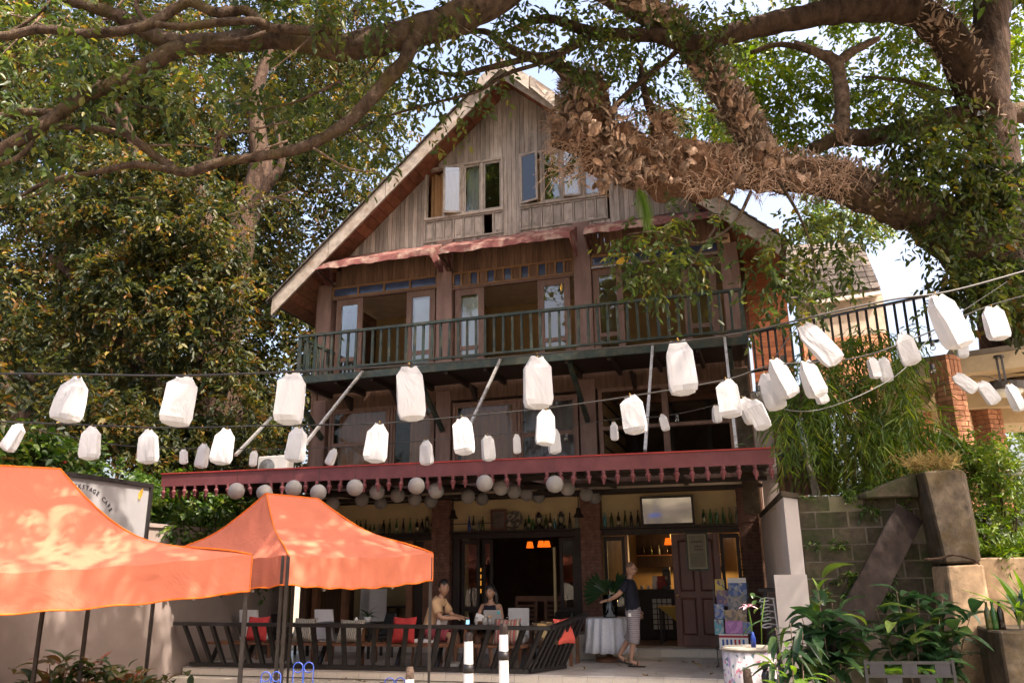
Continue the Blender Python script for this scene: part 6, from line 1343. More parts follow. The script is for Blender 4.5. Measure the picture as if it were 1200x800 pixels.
def chair(px, t, rz, lab, tall=0.0, z=.5):
    p = fp(px, 720, t); o = hthing('white_chair', lab, 'chair', p.x, t, z, rz, 'white slipcovered chairs')
    MB().bx(-.22, .22, -.22, .22, .36, .49).build('seat', W['white_fab'], o, bevel=.03)
    m = MB(); m.grid(lambda a, b: Vector(((a - .5) * (.44 - .03 * b), .20 + .10 * b + .02 * math.sin(a * 3.14), .40 + (.58 + tall) * b)), 8, 8); m.grid(lambda a, b: Vector(((a - .5) * (.44 - .03 * b), .26 + .11 * b + .02 * math.sin(a * 3.14), .40 + (.58 + tall) * b)), 8, 8)
    m.add([(-.205, .30, .975 + tall), (.205, .30, .975 + tall), (.205, .37, .975 + tall), (-.205, .37, .975 + tall)], [(0, 1, 2, 3)])
    for s in (-1, 1): m.add([(s * .22, .2, .4), (s * .22, .26, .4), (s * .205, .37, .98 + tall), (s * .205, .30, .98 + tall)], [(0, 1, 2, 3)])
    m.build('backrest', W['white_fab'], o, True)
    for x in (-.19, .19):
        for y in (-.18, .22): bar('leg', W['wood'], o, (x, y, .36), (x * 1.05, y * 1.1, 0), .045, .045)
    return o
chair(302, -2.2, R(180), 'white slipcovered chair seen over the left red cushion'); chair(390, -2.0, R(175), 'white slipcovered chair behind the woven cushions'); chair(441, .9, R(20), 'tall white chair just inside the left opening', .25, .6); chair(431, 1.6, R(25), 'tall white chair half hidden behind another inside the opening', .25, .6)
chair(500, -3.1, R(-88), 'white chair holding the seated man in tan shirt', -.08); chair(604, -2.0, R(5), 'white chair behind the woman with the laptop', .0)
def armchair(px, t, rz, lab, z=.5):
    p = fp(px, 720, t); o = hthing('dark_armchair', lab, 'chair', p.x, t, z, rz, 'dark armchairs')
    MB().bx(-.27, .27, -.25, .25, .36, .45).build('seat', W['black'], o, bevel=.02); MB().prism([(-.27, .22, .42), (.27, .22, .42), (.25, .36, .88), (-.25, .36, .88)], (0, .05, 0)).build('backrest', W['black'], o, bevel=.02)
    for s in (-.28, .28):
        MB().beam((s, -.25, .64), (s, .30, .66), .06, .05).build('arm_rest', W['black'], o, bevel=.01)
        for y in (-.24, .26): bar('leg', W['black'], o, (s * .95, y, .64), (s * .95, y * 1.05, 0), .05, .05)
armchair(343, -1.6, R(150), 'dark armchair left of the white chair near the jamb'); armchair(440, -1.5, R(-40), 'dark armchair in front of the tall white chairs'); armchair(646, -1.2, R(-30), 'dark armchair behind the patchwork cushions')
def table(px, t, w, lab, round_=False, z=.5, h=.75, m_=None):
    p = fp(px, 730, t); o = hthing('cafe_table', lab, 'table', p.x, t, z, 0, 'terrace tables'); m_ = m_ or W['black']
    if round_: MB().lathe([(.001, h - .035), (w / 2, h - .035), (w / 2, h), (.001, h)], seg=28).build('tabletop', W['wood'] if m_ is W['wood'] else m_, o)
    else: MB().bx(-w / 2, w / 2, -.38, .38, h - .04, h).build('tabletop', m_, o, bevel=.006)
    for x in (-w / 2 + .12, w / 2 - .12):
        for y in (-.28, .28): bar('leg', W['wood'], o, (x, y, h - .04), (x * 1.1 if round_ else x, y, 0), .06, .06)
    return o, p
table(405, -2.75, 1.3, 'dark table behind the woven cushions with a small plant on it'); tb2, tp = table(577, -3.15, 1.05, 'dark table with laptop, shakers and napkins between the two guests', True)
table(480, 2.0, 1.2, 'dark side table inside the left opening', False, .6, .8); table(655, -2.2, .8, 'dark table end behind the railing corner')
def onT(px, py, t): p = fp(px, py, t); return p.x
def lean_leaf_plant(lab, s, t, z, n, L, pot=True, seed=3):
    o = hthing('potted_plant', lab, 'plant', s, t, z); rr = random.Random(seed)
    if pot: MB().lathe([(.001, 0), (.05, 0), (.07, .10), (.06, .105), (.001, .09)], seg=12).build('pot', W['white'], o, True)
    me = leaf_obj_mesh(L, L * .14, W['leaf_big'], .5)
    for k in range(n):
        q = link('leaf', me, o, (0, 0, .08 if pot else 0)); q.rotation_euler = (rr.uniform(.3, 1.3), 0, rr.uniform(0, 6.28)); s_ = rr.uniform(.7, 1.2); q.scale = (s_,) * 3
lean_leaf_plant('small spiky potted plant on the table behind the woven cushions', fp(431, 715, -2.6).x, -2.6, 1.25, 22, .24)
lean_leaf_plant('narrow leafed palm plant behind the woman by the wooden settle', fp(607, 712, -.4).x, -.3, .95, 18, .34, False, 5)
fs = hthing('plant_stand', 'dark stand carrying the palm behind the woman', 'stand', fp(607, 712, -.4).x, -.3, .6); MB().lathe([(.001, 0), (.14, 0), (.05, .06), (.05, .26), (.15, .35), (.001, .36)], seg=14).build('stand_body', W['dark'], fs, True)
# table things: laptop, shakers, napkin box, tumbler, phone
lx = fp(578, 725, -3.05).x; lp = hthing('laptop', 'silver laptop with a teal and an orange sticker, its back to the street', 'laptop', lx, -3.05, 1.25)
W['silver'] = mat('silver_case', (.50, .48, .47), .4, .05, 10, bump=0, metal=.3)
MB().bx(-.17, .17, .0, .24, .0, .018).build('keyboard_base', W['silver'], lp, bevel=.004)
m = MB(); m.prism([(-.17, -.005, .018), (.17, -.005, .018), (.17, -.07, .245), (-.17, -.07, .245)], (0, .010, .003)); lid = m.build('screen_lid', W['silver'], lp, bevel=.003)
def disc(c, r_, m_, par, nme): 
    o = MB().lathe([(.001, 0), (r_, 0), (r_, .003), (.001, .004)], seg=16).build(nme, m_, par, loc=c); o.rotation_euler = (R(90 - 16), 0, 0); return o
disc((.125, -.068, .205), .026, mat('teal_sticker', (.02, .36, .36), .5, .05, 5, bump=0), lid, 'round_sticker'); disc((.12, -.026, .06), .022, mat('orange_sticker', (.42, .20, .10), .5, .05, 5, bump=0), lid, 'round_sticker'); disc((-.05, -.048, .13), .036, mat('tan_sticker', (.52, .30, .16), .5, .3, 30, bump=0), lid, 'round_sticker')
W['chrome'] = mat('shaker_glass', (.52, .50, .48), .2, .1, 12, bump=0, metal=.3)
for px, h, r_, lab in ((558, .14, .028, 'glass shaker at the left end of the table clutter'), (567, .12, .03, 'short glass jar left of the napkins'), (569, .17, .026, 'tall silver capped shaker in front of the laptop'), (574, .13, .024, 'small glass shaker just left of the laptop corner'), (594, .15, .034, 'clear tumbler at the right end of the table')):
    o = hthing('shaker' if px < 590 else 'tumbler', lab, 'shaker' if px < 590 else 'glass', fp(px, 730, -3.3).x, -3.3, 1.25)
    MB().lathe([(.001, 0), (r_, 0), (r_ * .9, h * .55), (r_, h * .75)] + ([(r_ * .7, h), (.001, h)] if px < 590 else [(r_ * 1.05, h), (r_ * .95, h), (r_ * .9, .02), (.001, .02)]), seg=14).build('body', W['glass_clear'] if px in (594,) else W['chrome'], o, True)
    if px < 590: MB().lathe([(.001, h * .76), (r_ * 1.04, h * .76), (r_ * .9, h), (.001, h * 1.02)], seg=14).build('cap', W['metal_grey'], o, True)
o = hthing('napkin_box', 'box of fanned white napkins beside the laptop', 'napkins', fp(562, 728, -3.15).x, -3.15, 1.25); MB().bx(-.08, .08, -.05, .05, 0, .06).build('box', W['wood'], o)
m = MB()
for k in range(5): m.prism([(-.10 + .03 * k, -.03 + .012 * k, .04), (.04 + .02 * k, -.03 + .012 * k, .04), (.06 + .015 * k, -.03 + .012 * k, .17 - .01 * k), (-.05 + .02 * k, -.03 + .012 * k, .20 - .015 * k)], (0, .004, 0))
m.build('napkin', W['white'], o)
o = hthing('phone', 'phone with a lit blue screen in front of the seated man', 'phone', fp(548, 730, -3.3).x, -3.3, 1.25, R(15)); MB().prism([(-.035, 0, .005), (.035, 0, .005), (.035, .05, .085), (-.035, .05, .085)], (0, .008, .004)).build('phone_body', W['black'], o)
MB().prism([(-.031, -.002, .010), (.031, -.002, .010), (.031, .046, .081), (-.031, .046, .081)], (0, .0015, .001)).build('phone_screen', emit_mat('phone_light', (.25, .55, .75), .5), o)
o = hthing('sugar_pot', 'small white pot on the table behind the slumped cushion', 'pot', fp(419, 724, -2.9).x, -2.95, 1.25); MB().lathe([(.001, 0), (.04, 0), (.045, .05), (.03, .08), (.012, .11), (.001, .115)], seg=12).build('pot_body', W['white'], o, True)
# wooden settle and shaded lamps in the dark room
st_ = hthing('wooden_settle', 'carved wooden settle with slatted back deep in the dark room', 'settle', fp(628, 705, 1.0).x, 1.2, .6)
MB().bx(-.62, .62, -.25, .25, .38, .44).build('seat', W['wood'], st_); MB().bx(-.62, .62, .22, .27, .92, 1.04).build('crest_rail', W['wood'], st_)
for s in (-.6, -.12, .12, .6): MB().bx(s - .035, s + .035, .215, .275, 0, .92).build('back_post', W['wood'], st_)
for k in range(4): bar('slat', W['wood'], st_, (-.58, .245, .52 + k * .1), (-.14, .245, .52 + k * .1), .02, .045); bar('slat', W['wood'], st_, (.14, .245, .52 + k * .1), (.58, .245, .52 + k * .1), .02, .045)
MB().bx(-.6, .6, -.24, -.20, 0, .38).build('apron', W['wood'], st_)
shade_m = emit_mat('amber_shade', (1.0, .17, .012), .28)
for px, py, t, lab in ((621, 638, 3.2, 'left amber shade glowing in the dark room'), (634, 637, 3.2, 'middle amber shade glowing in the dark room'), (641, 637, 3.6, 'right amber shade glowing in the dark room'), (783, 634, 3.0, 'amber shade lamp glowing over the bar')):
    p = fp(px, py, t); o = hthing('shade_lamp', lab, 'lamp', p.x, t, p.z, 0, 'amber shaded lamps')
    MB().lathe([(.10, -.08), (.065, .08), (.06, .08), (.09, -.08)], seg=14).build('lamp_shade', shade_m, o, True); bar('lamp_rod', W['dark'], o, (0, 0, .05), (0, 0, 3.82 - p.z), .012, .012)
o = hthing('glowing_cabinet', 'narrow lit shelf cabinet seen at the left of the dark room', 'cabinet', fp(562, 660, 2.2).x, 2.2, .6); MB().bx(-.12, .12, .0, .2, 0, 1.9).build('carcass', W['dark'], o)
for z, h in ((1.28, .12), (1.45, .1), (1.62, .08), (1.1, .1)): MB().bx(-.06, .05, -.012, -.002, z, z + h).build('lit_shelf', emit_mat('cabinet_light', (1.0, .42, .06), .16), o)
# ----- bar seen through the right opening
bc = hthing('bar_counter', 'dark bar counter with glass block panels inside the right opening', 'bar', 3.15, 2.0, .66)
MB().bx(-1.3, 1.6, -.02, .5, .0, 1.05).build('counter_body', W['dark'], bc); MB().bx(-1.35, 1.65, -.10, .55, 1.052, 1.10).build('counter_top', W['dark'], bc)
gbm = mat('glass_block', (.50, .47, .40), .25, .1, 14, bump=.1, spec=.6)
for g0 in (-.42, .14):
    for i in range(4):
        for j in range(6): piece('glass_block', gbm, bc, g0 + i * .115 + .012, g0 + i * .115 + .103, -.045, -.021, .22 + j * .115, .315 + j * .115)
bw = hthing('back_bar', 'warm lit back bar wall with dark bottle cabinet', 'bar', 3.3, 4.4, .66)
MB().bx(-1.5, 1.6, 0, .1, 0, 3.1).build('wall_panel', W['tan'], bw); MB().bx(-1.2, 1.0, -.3, -.02, 1.62, 2.5).build('cabinet', W['dark'], bw); MB().bx(-1.2, 1.0, -.42, -.302, 1.9, 1.93).build('shelf', W['wood'], bw); MB().bx(-1.3, 1.4, -.35, -.02, .0, 1.02).build('base_unit', W['dark'], bw)
for k in range(9): MB().lathe([(.001, 0), (.03, 0), (.03, .13), (.012, .18), (.012, .24)], seg=8).build('spirit_bottle', BM[('dark', 'olive', 'pale')[k % 3]], bw, True, loc=(-1.0 + k * .2, -.37, 1.931))
bl_ = bpy.data.lights.new('bar_lamp', 'POINT'); bl_.energy = 22; bl_.color = (1, .62, .25); bl_.shadow_soft_size = .12; bo = bpy.data.objects.new('bar_lamp', bl_); COL.objects.link(bo); bo.location = H(3.75, 3.7, 2.55)
p = fp(789, 627, 3.4); o = hthing('column_lamp', 'tall cream lamp shade glowing behind the door edge', 'lamp', p.x, 3.6, p.z); MB().lathe([(.10, -.22), (.11, .22), (.10, .22), (.09, -.22)], seg=14).build('lamp_shade', emit_mat('cream_shade', (1, .48, .12), .45), o, True); bar('lamp_rod', W['dark'], o, (0, 0, .1), (0, 0, 3.82 - p.z), .012, .012)
for px, py, r_, h, m_, lab, nm, ct in ((768, 690, .07, .30, W['white'], 'white paper stack on the bar counter', 'paper_stack', 'paper'), (781, 680, .09, .42, W['metal_dark'], 'steel coffee machine on the bar counter', 'coffee_machine', 'machine'), (752, 691, .05, .08, W['white'], 'left white cup on the bar counter', 'cup', 'cup'), (760, 691, .05, .08, W['white'], 'right white cup on the bar counter', 'cup', 'cup'), (775, 682, .12, .30, mat('red_box', (.30, .03, .02), .5, .2, 8, bump=0), 'red box on the bar counter', 'box', 'box')):
    q = fp(px, py, 2.2); o = hthing(nm, lab, ct, q.x, 2.25, 1.762)
    if nm in ('paper_stack', 'box'): MB().bx(-r_, r_, -.06, .06, 0, h * .6).bx(-r_ * .8, r_ * .8, -.05, .05, h * .6 + .002, h).build('body', m_, o, bevel=.005)
    elif nm == 'coffee_machine':
        MB().bx(-r_, r_, -.1, .1, 0, .08).bx(-r_, r_, .0, .1, .081, h).bx(-r_, r_, -.12, .1, h + .001, h + .08).build('casing', m_, o, bevel=.008); MB().lathe([(.03, .22), (.035, .28), (.02, .3)], (0, -.06, 0), 10).build('group_head', W['metal_grey'], o)
    else: MB().lathe([(.001, 0), (r_ * .6, 0), (r_, h), (r_ * .92, h), (r_ * .5, .01), (.001, .01)], seg=14).build('cup_body', m_, o, True)
o = hthing('yellow_table', 'small table under a yellow cloth beside the open door', 'table', fp(790, 700, .9).x, 1.0, .66); m = MB(); m.bx(-.35, .35, -.3, .3, .74, .765); m.prism([(-.35, -.305, .765), (.35, -.305, .765), (.1, -.305, .42)], (0, .004, 0)); m.build('tablecloth', mat('yellow_cloth', (.34, .22, .05), .9, .1, 8, bump=.05), o)
for x in (-.3, .3):
    for y in (-.26, .26): bar('leg', W['dark'], o, (x, y, .74), (x, y, 0), .05, .05)
# ----- poster on the door
po = hthing('door_poster', 'framed grey menu poster hung on the panelled door', 'poster', 4.02, -.075, 2.16)
m = MB(); 
for a in ((-.225, .225, 0, .03), (-.225, .225, .74, .77), (-.225, -.195, .03, .74), (.195, .225, .03, .74)): m.bx(a[0], a[1], -.02, 0, a[2], a[3])
m.build('poster_frame', W['green'], po)
pst = MB().bx(-.195, .195, -.006, .0, .03, .74).build('poster_sheet', mat('grey_green_paper', (.20, .19, .135), .6, .12, 10, bump=0), po)
m = MB()
for a in ((-.18, .18, .045, .055), (-.18, .18, .715, .725), (-.18, -.17, .055, .715), (.17, .18, .055, .715)): m.bx(a[0], a[1], -.009, -.0065, a[2], a[3])
m.build('printed_border', mat('cream_ink', (.42, .38, .24), .6, .05, 5, bump=0), pst)
m = MB()
for z, x0, x1, h in ((.56, -.12, .13, .05), (.47, -.06, .12, .045), (.41, -.05, .13, .03)):
    x = x0
    while x < x1: w = rng.uniform(.015, .04); m.bx(x, min(x + w, x1), -.009, -.0065, z, z + h * rng.uniform(.6, 1)); x += w + .012
for k in range(14):
    x = -.14; z = .34 - k * .02
    while x < .14: w = rng.uniform(.02, .06); m.bx(x, min(x + w, .14), -.0085, -.0065, z, z + .006); x += w + .01
m.build('printed_lines', mat('brown_ink', (.075, .055, .045), .6, .05, 5, bump=0), pst)
# ----- round cloth covered table with vase
rt = hthing('draped_table', 'round table under a long white lace cloth by the brick pillar', 'table', fp(713, 740, -1.55).x, -1.5, .5)
def wob(a, i): return 1 + (.0 if i < 2 else .045 * (i - 1)) * math.sin(a * 15 + i * .3) + (.02 * math.sin(a * 7) if i > 1 else 0)
MB().lathe([(.001, .80), (.40, .80), (.42, .785), (.43, .60), (.44, .35), (.455, .17)], seg=90, wob=wob).build('lace_cloth', W['lace'], rt, True); MB().lathe([(.28, 0), (.26, .05), (.06, .09), (.06, .78)], seg=14).build('pedestal', W['wood'], rt, True)
vs_ = hthing('glass_vase', 'tall clear vase with stems and water on the lace table', 'vase', fp(714, 715, -1.5).x + .02, -1.5, 1.302)
MB().lathe([(.001, 0), (.14, 0), (.145, .01), (.145, .42), (.135, .42), (.135, .02), (.001, .015)], seg=22).build('vase_glass', W['glass_clear'], vs_, True); MB().lathe([(.001, .02), (.13, .02), (.13, .17), (.001, .17)], seg=20).build('water', mat('murky_water', (.06, .09, .03), .1, .1, 6, bump=0, spec=.6), vs_, True)
fol = hthing('palm_foliage', 'big fan shaped green leaves standing in the glass vase', 'leaves', fp(714, 715, -1.5).x + .02, -1.5, 1.40)
fan = MB(); nfan = 9
for k in range(nfan):
    a0, a1 = -1.0 + 2.0 * k / nfan, -1.0 + 2.0 * (k + 1) / nfan; am = (a0 + a1) / 2; r_ = .55
    fan.add([(0, 0, 0), (r_ * .8 * math.sin(a0), .02, r_ * .8 * math.cos(a0)), (r_ * math.sin(am), -.03, r_ * math.cos(am)), (r_ * .8 * math.sin(a1), .02, r_ * .8 * math.cos(a1))], [(0, 1, 2, 3)])
fanm = fan.mesh('fan_leaf', W['leaf_big'])
for rx, ry, rz_, s in ((.2, -1.25, 0, .78), (.1, 1.1, .2, .74), (-.3, .3, .5, .5), (.5, -.5, -.3, .55)):
    link('fan_leaf', fanm, fol, (.12 * math.sin(ry), 0, .36), (s, s, s), (rx, ry, rz_)); m = MB().tube([(0, 0, -.25), (.05 * ry, 0, .15), (.12 * math.sin(ry), 0, .43)], .008, 5).build('leaf_stem', W['fern_green'], fol, True)
# ----- brochure rack
rk = hthing('brochure_rack', 'black wire rack of leaflets beside the panelled door', 'rack', 4.72, -2.0, .5)
for x in (-.32, .30):
    bar('rack_post', W['black_iron'], rk, (x, .10, 0), (x, .22, 1.42), .02, .02)
    bar('rack_foot', W['black_iron'], rk, (x, -.25, .01), (x, .3, .01), .02, .02)
tiers = [(.30, -.22), (.55, -.12), (.80, -.02), (1.05, .08)]
for z, y in tiers: bar('rack_tier', W['black_iron'], rk, (-.32, y, z), (.30, y, z), .015, .015); bar('rack_tier', W['black_iron'], rk, (-.32, y + .1, z), (.30, y + .1, z), .015, .015)
for z, y in tiers:
    for x in (-.32, .30): bar('rack_arm', W['black_iron'], rk, (x, y - .01, z), (x, .20, z), .015, .015)
PR = {'blue': [(0, (.05, .10, .30)), (.4, (.20, .24, .38)), (.65, (.30, .26, .22)), (.85, (.42, .40, .40))], 'city': [(0, (.16, .16, .17)), (.35, (.28, .24, .22)), (.6, (.10, .09, .10)), (.82, (.36, .28, .20))], 'purple': [(0, (.10, .06, .16)), (.5, (.25, .12, .10)), (.8, (.30, .24, .12))], 'pink': [(0, (.42, .14, .38)), (.6, (.55, .22, .48)), (.9, (.60, .45, .58))], 'teal': [(0, (.08, .28, .34)), (.5, (.30, .36, .38)), (.8, (.15, .10, .14))], 'grey': [(0, (.30, .31, .33)), (.5, (.20, .20, .22)), (.8, (.40, .38, .37))], 'yellow': [(0, (.48, .34, .05)), (.5, (.42, .30, .10)), (.8, (.10, .07, .12))], 'tan': [(0, (.38, .25, .12)), (.4, (.20, .14, .10)), (.7, (.45, .34, .22))]}
for x, z, y, w, h, k, lab in ((.12, 1.10, .10, .33, .42, 'blue', 'large blue topped leaflet at the top right of the rack'), (-.19, 1.20, .11, .17, .30, 'yellow', 'small yellow leaflet at the top left of the rack'), (-.16, 1.02, .06, .20, .28, 'purple', 'purple leaflet second down at the left of the rack'), (.10, .90, .00, .33, .30, 'city', 'grey city picture leaflet in the middle of the rack'), (-.22, .80, -.03, .17, .26, 'blue', 'small dark blue leaflet at the left middle of the rack'),
                            (.06, .74, -.04, .38, .22, 'tan', 'tan brown leaflet below the city one'), (-.24, .54, -.14, .16, .26, 'teal', 'teal leaflet low at the left of the rack'), (.02, .56, -.14, .30, .22, 'pink', 'pink magenta leaflet low in the rack'), (.24, .56, -.12, .14, .20, 'blue', 'narrow blue leaflet beside the pink one')):
    o = hthing('leaflet', lab, 'leaflet', 4.72 + x, -2.0 + y - .015, .5 + z, 0, 'leaflets in the rack'); o.rotation_euler = (R(-12), 0, -A)
    MB().bx(-w / 2, w / 2, 0, .008, 0, h).build('cover', print_mat('print_%s_%d' % (k, int(z * 100)), PR[k], 16 if k != 'pink' else 9, .35), o)
    if k == 'blue' and w > .3: MB().bx(-w / 2, w / 2, -.002, -.0005, h - .09, h).build('white_band', W['white'], o)
o = hthing('striped_leaflet', 'white leaflet with blue and red bars at the bottom of the rack', 'leaflet', 4.72, -2.26, .80, 0); o.rotation_euler = (R(-12), 0, -A)
MB().bx(-.25, .25, 0, .008, 0, .26).build('cover', W['white'], o)
for k in range(6): MB().bx(-.20 + k * .07, -.165 + k * .07, -.003, -.0005, .04, .17).build('colour_bar', mat('bar_ink%d' % k, (.04, .09, .34) if k < 3 else (.42, .03, .04) if k < 5 else (.05, .12, .36), .5, .05, 5, bump=0), o)
MB().bx(-.25, .25, -.003, -.0005, .20, .24).build('colour_bar', mat('bar_inkr', (.42, .03, .05), .5, .05, 5, bump=0), o)
# ----- stump table with printed skirt, flower, figurine, candle holder
zt = gd(877, 757, 11.9).z; sx = gd(877, 757, 11.9)
sk = thing('skirted_table', 'round stone topped table in a pink flowered skirt at the terrace end', 'table', (sx.x, 11.9, 0))
W['floral'] = print_mat('floral_print', [(0, (.58, .54, .56)), (.52, (.50, .20, .26)), (.63, (.60, .56, .58)), (.8, (.12, .22, .24)), (.86, (.56, .50, .53)), (.95, (.40, .28, .48))], 26, .9)
MB().lathe([(.345, .0), (.35, zt * .5), (.345, zt - .05)], seg=72, wob=lambda a, i: 1 + .03 * math.sin(a * 17 + i) + .015 * math.sin(a * 31)).build('skirt', W['floral'], sk, True)
MB().lathe([(.001, zt - .05), (.36, zt - .05), (.375, zt - .02), (.36, zt), (.001, zt + .002)], seg=30).build('tabletop', W['stone'], sk)
bvz = thing('bottle_vase', 'dark blue bottle holding a single pink lily', 'vase', (gd(882, 757, 11.8).x, 11.75, zt)); MB().lathe([(.001, 0), (.035, 0), (.036, .13), (.02, .17), (.016, .20), (.012, .2)], seg=12).build('bottle_body', BM['blue'], bvz, True)
fl = thing('pink_lily', 'pale pink lily with a long green stem in the dark blue bottle', 'flower', (gd(882, 757, 11.8).x, 11.75, zt + .18))
MB().tube([(0, 0, -.1), (-.01, 0, .15), (-.03, -.01, .33)], .011, 6).build('flower_stem', W['fern_green'], fl, True)
pet = leaf_obj_mesh(.13, .05, mat('pink_petal', (.72, .42, .48), .6, .1, 10, bump=.03), .4)
for k in range(8): o = link('petal', pet, fl, (-.03, -.01, .33)); o.rotation_euler = (rng.uniform(.1, .8), 0, k * .8)
for k in range(3): o = link('leaf', BIG[3], fl, (.05, 0, .25 + .1 * k), (.5, .5, .5)); o.rotation_euler = (.9, 0, -1.2 + .5 * k)
o = thing('long_leaf_sprig', 'long green leaf sprig rising behind the pink lily', 'leaves', (gd(893, 757, 12.1).x, 12.1, zt)); MB().tube([(0, 0, 0), (.02, 0, .3), (.10, 0, .62)], .008, 5).build('stem', W['fern_green'], o, True)
for k in range(4): q = link('leaf', LONG[1], o, (.03 + .02 * k, 0, .35 + .08 * k), (.7, .7, .7)); q.rotation_euler = (.5, 0, -.8 + .6 * k)
fg = thing('iron_figurine', 'small dark seated figurine before the flowered skirt', 'figurine', (gd(894, 780, 11.2).x, 11.1, zt - .52)); MB().tube([(0, 0, 0), (.02, 0, .12), (-.01, 0, .24), (.0, 0, .30)], [.05, .07, .05, .03], 10).build('figure_body', W['black_iron'], fg, True)
MB().ball((-.01, -.01, .35), (.045, .05, .06), 10, 8).build('figure_head', W['black_iron'], fg, True); MB().tube([(.05, 0, .22), (.14, -.03, .16), (.10, -.08, .10)], .022, 7).build('figure_arm', W['black_iron'], fg, True); MB().tube([(.02, 0, .04), (.14, -.04, .10), (.16, -.05, -.1)], .03, 7).build('figure_leg', W['black_iron'], fg, True)
o = thing('figurine_plinth', 'dark post under the small figurine', 'post', (gd(894, 780, 11.2).x, 11.1, 0)); MB().lathe([(.10, 0), (.08, .05), (.06, zt - .56), (.09, zt - .53), (.001, zt - .522)], seg=12).build('post_shaft', W['bark_dark'], o)
o = thing('driftwood_stump', 'upright pale driftwood piece before the flowered skirt', 'driftwood', (gd(876, 790, 11.3).x, 11.3, 0)); m = MB(); m.tube([(0, 0, 0), (.01, 0, zt * .6), (.0, 0, zt - .22)], [.09, .075, .06], 8, .5); m.tube([(-.11, 0, 0), (-.10, 0, zt * .5), (-.11, 0, zt - .42)], [.06, .04, .03], 7, .5); m.build('stump', W['bark_pale'], o)
cs = hthing('curly_wire_rack', 'white curled wire holder against the end wall', 'rack', 5.40, -3.4, .5)
bar('rack_spine', W['white'], cs, (.12, 0, 0), (.06, 0, 1.2), .02, .02)
for k in range(5):
    z = .78 + k * .10; MB().tube([(.08, 0, z), (-.05, -.02, z + .02), (-.13, -.05, z + .0), (-.15, -.08, z - .03), (-.10, -.1, z - .04), (0.0, -.09, z - .02)], .013, 6).build('wire_loop', W['white'], cs, True)
dsh = hthing('dark_side_shelf', 'dark shelf against the end wall inside the terrace', 'shelf', 5.5, -2.2, .5); MB().bx(-.28, .2, -.6, .6, 1.28, 1.33).build('shelf_top', W['black'], dsh)
for y in (-.55, .55): MB().bx(-.2, -.14, y - .03, y + .03, 0, 1.28).build('leg', W['black'], dsh); MB().bx(.12, .18, y - .03, y + .03, 0, 1.28).build('leg', W['black'], dsh)
tr0 = hthing('wooden_column', 'gnarled wooden column standing at the left end of the terrace', 'column', -5.1, -1.1, .5); m = MB(); m.tube([(0, 0, 0), (.02, 0, 1.0), (-.02, 0, 2.2), (0, 0, 3.3)], [.13, .12, .13, .14], 10, .5); m.build('shaft', mat('olive_wood', (.085, .07, .035), .8, .4, 5, (2, 2, .3), .3), tr0, True)
# ----- foreground posts and blue curled wire chairs
def marker(px, py, d, lab, bh, top):
    p = gd(px, py, d); o = thing('marker_post', lab, 'post', (p.x, d, 0), rng.uniform(0, 1), 'white posts in the foreground')
    MB().lathe([(.045, 0), (.040, p.z * .6), (.032, p.z - .02), (.030, p.z)], seg=12).build('shaft', W['white'], o, True); MB().lathe([(.030, p.z), (.027, p.z + top * .7), (.020, p.z + top)], seg=12, wob=lambda a, i: 1 + .12 * math.sin(a * 5 + i)).build('top', W['dark'] if bh else W['bark_pale'], o)
    if bh: MB().lathe([(.0375, p.z - bh - .06), (.0365, p.z - bh)], seg=12).build('dark_band', W['black'], o, True)
marker(549, 751, 6.2, 'white post with a dark grey top and one black band, left of the pair', .15, .06); marker(590, 743, 6.2, 'white post with a pointed dark top and one black band, right of the pair', .11, .075); marker(480, 795, 6.2, 'short white post with a pale worn wooden top at the bottom edge', 0, .08)
def curl(px, py, d, lab):
    p = gd(px, py, d); o = thing('wire_chair', lab, 'chair', (p.x, d, 0), 0, 'blue wire chairs in the foreground'); zt_ = p.z
    for s in (-1, 1):
        pts = [(s * .098, 0, 0), (s * .098, 0, zt_ - .05)] + [(s * (.052 + .046 * math.cos(a)), 0, zt_ - .05 + .046 * math.sin(a)) for a in np.linspace(0, 5.6, 18)]
        MB().tube(pts, .0055, 6).build('curled_back', W['blue'], o, True); bar('leg', W['blue'], o, (s * .17, .42, .45), (s * .19, .46, 0), .02, .02)
    bar('back_stem', W['blue'], o, (0, .01, .44), (0, .01, zt_ - .06), .014, .014)
    MB().lathe([(.20, .44), (.22, .44), (.22, .46), (.001, .46)], (0, .22, 0), 18).build('seat', W['blue'], o)
curl(356, 775, 8.5, 'blue curled wire chair right of the double tent leg'); curl(318, 786, 8.8, 'blue curled wire chair just left of the double tent leg'); curl(463, 793, 8.5, 'blue curled wire chair back beside the short white post')
# ================================================================== people
def skin_body(V, Ed, root, mats, sub=1):
    """one continuous surface grown over a jointed skeleton"""
    names = list(V); idx = {n: i for i, n in enumerate(names)}
    me = bpy.data.meshes.new('skeleton'); me.from_pydata([V[n][0] for n in names], [(idx[a], idx[b]) for a, b in Ed], []); me.update()
    ob = bpy.data.objects.new('skeleton', me); COL.objects.link(ob)
    sk = ob.modifiers.new('skin', 'SKIN'); sk.use_smooth_shade = True
    lay = me.skin_vertices[0].data if len(me.skin_vertices) else None
    for n in names:
        r_ = V[n][1]; lay[idx[n]].radius = r_ if hasattr(r_, '__len__') else (r_, r_); lay[idx[n]].use_root = (n == root)
    ss = ob.modifiers.new('sub', 'SUBSURF'); ss.levels = sub; ss.render_levels = sub
    bpy.context.view_layer.update(); dg = bpy.context.evaluated_depsgraph_get()
    res = bpy.data.meshes.new_from_object(ob.evaluated_get(dg)); mb = MB(); mb.add([v.co[:] for v in res.vertices], [tuple(p.vertices) for p in res.polygons])
    bpy.data.objects.remove(ob); bpy.data.meshes.remove(me); bpy.data.meshes.remove(res); return mb
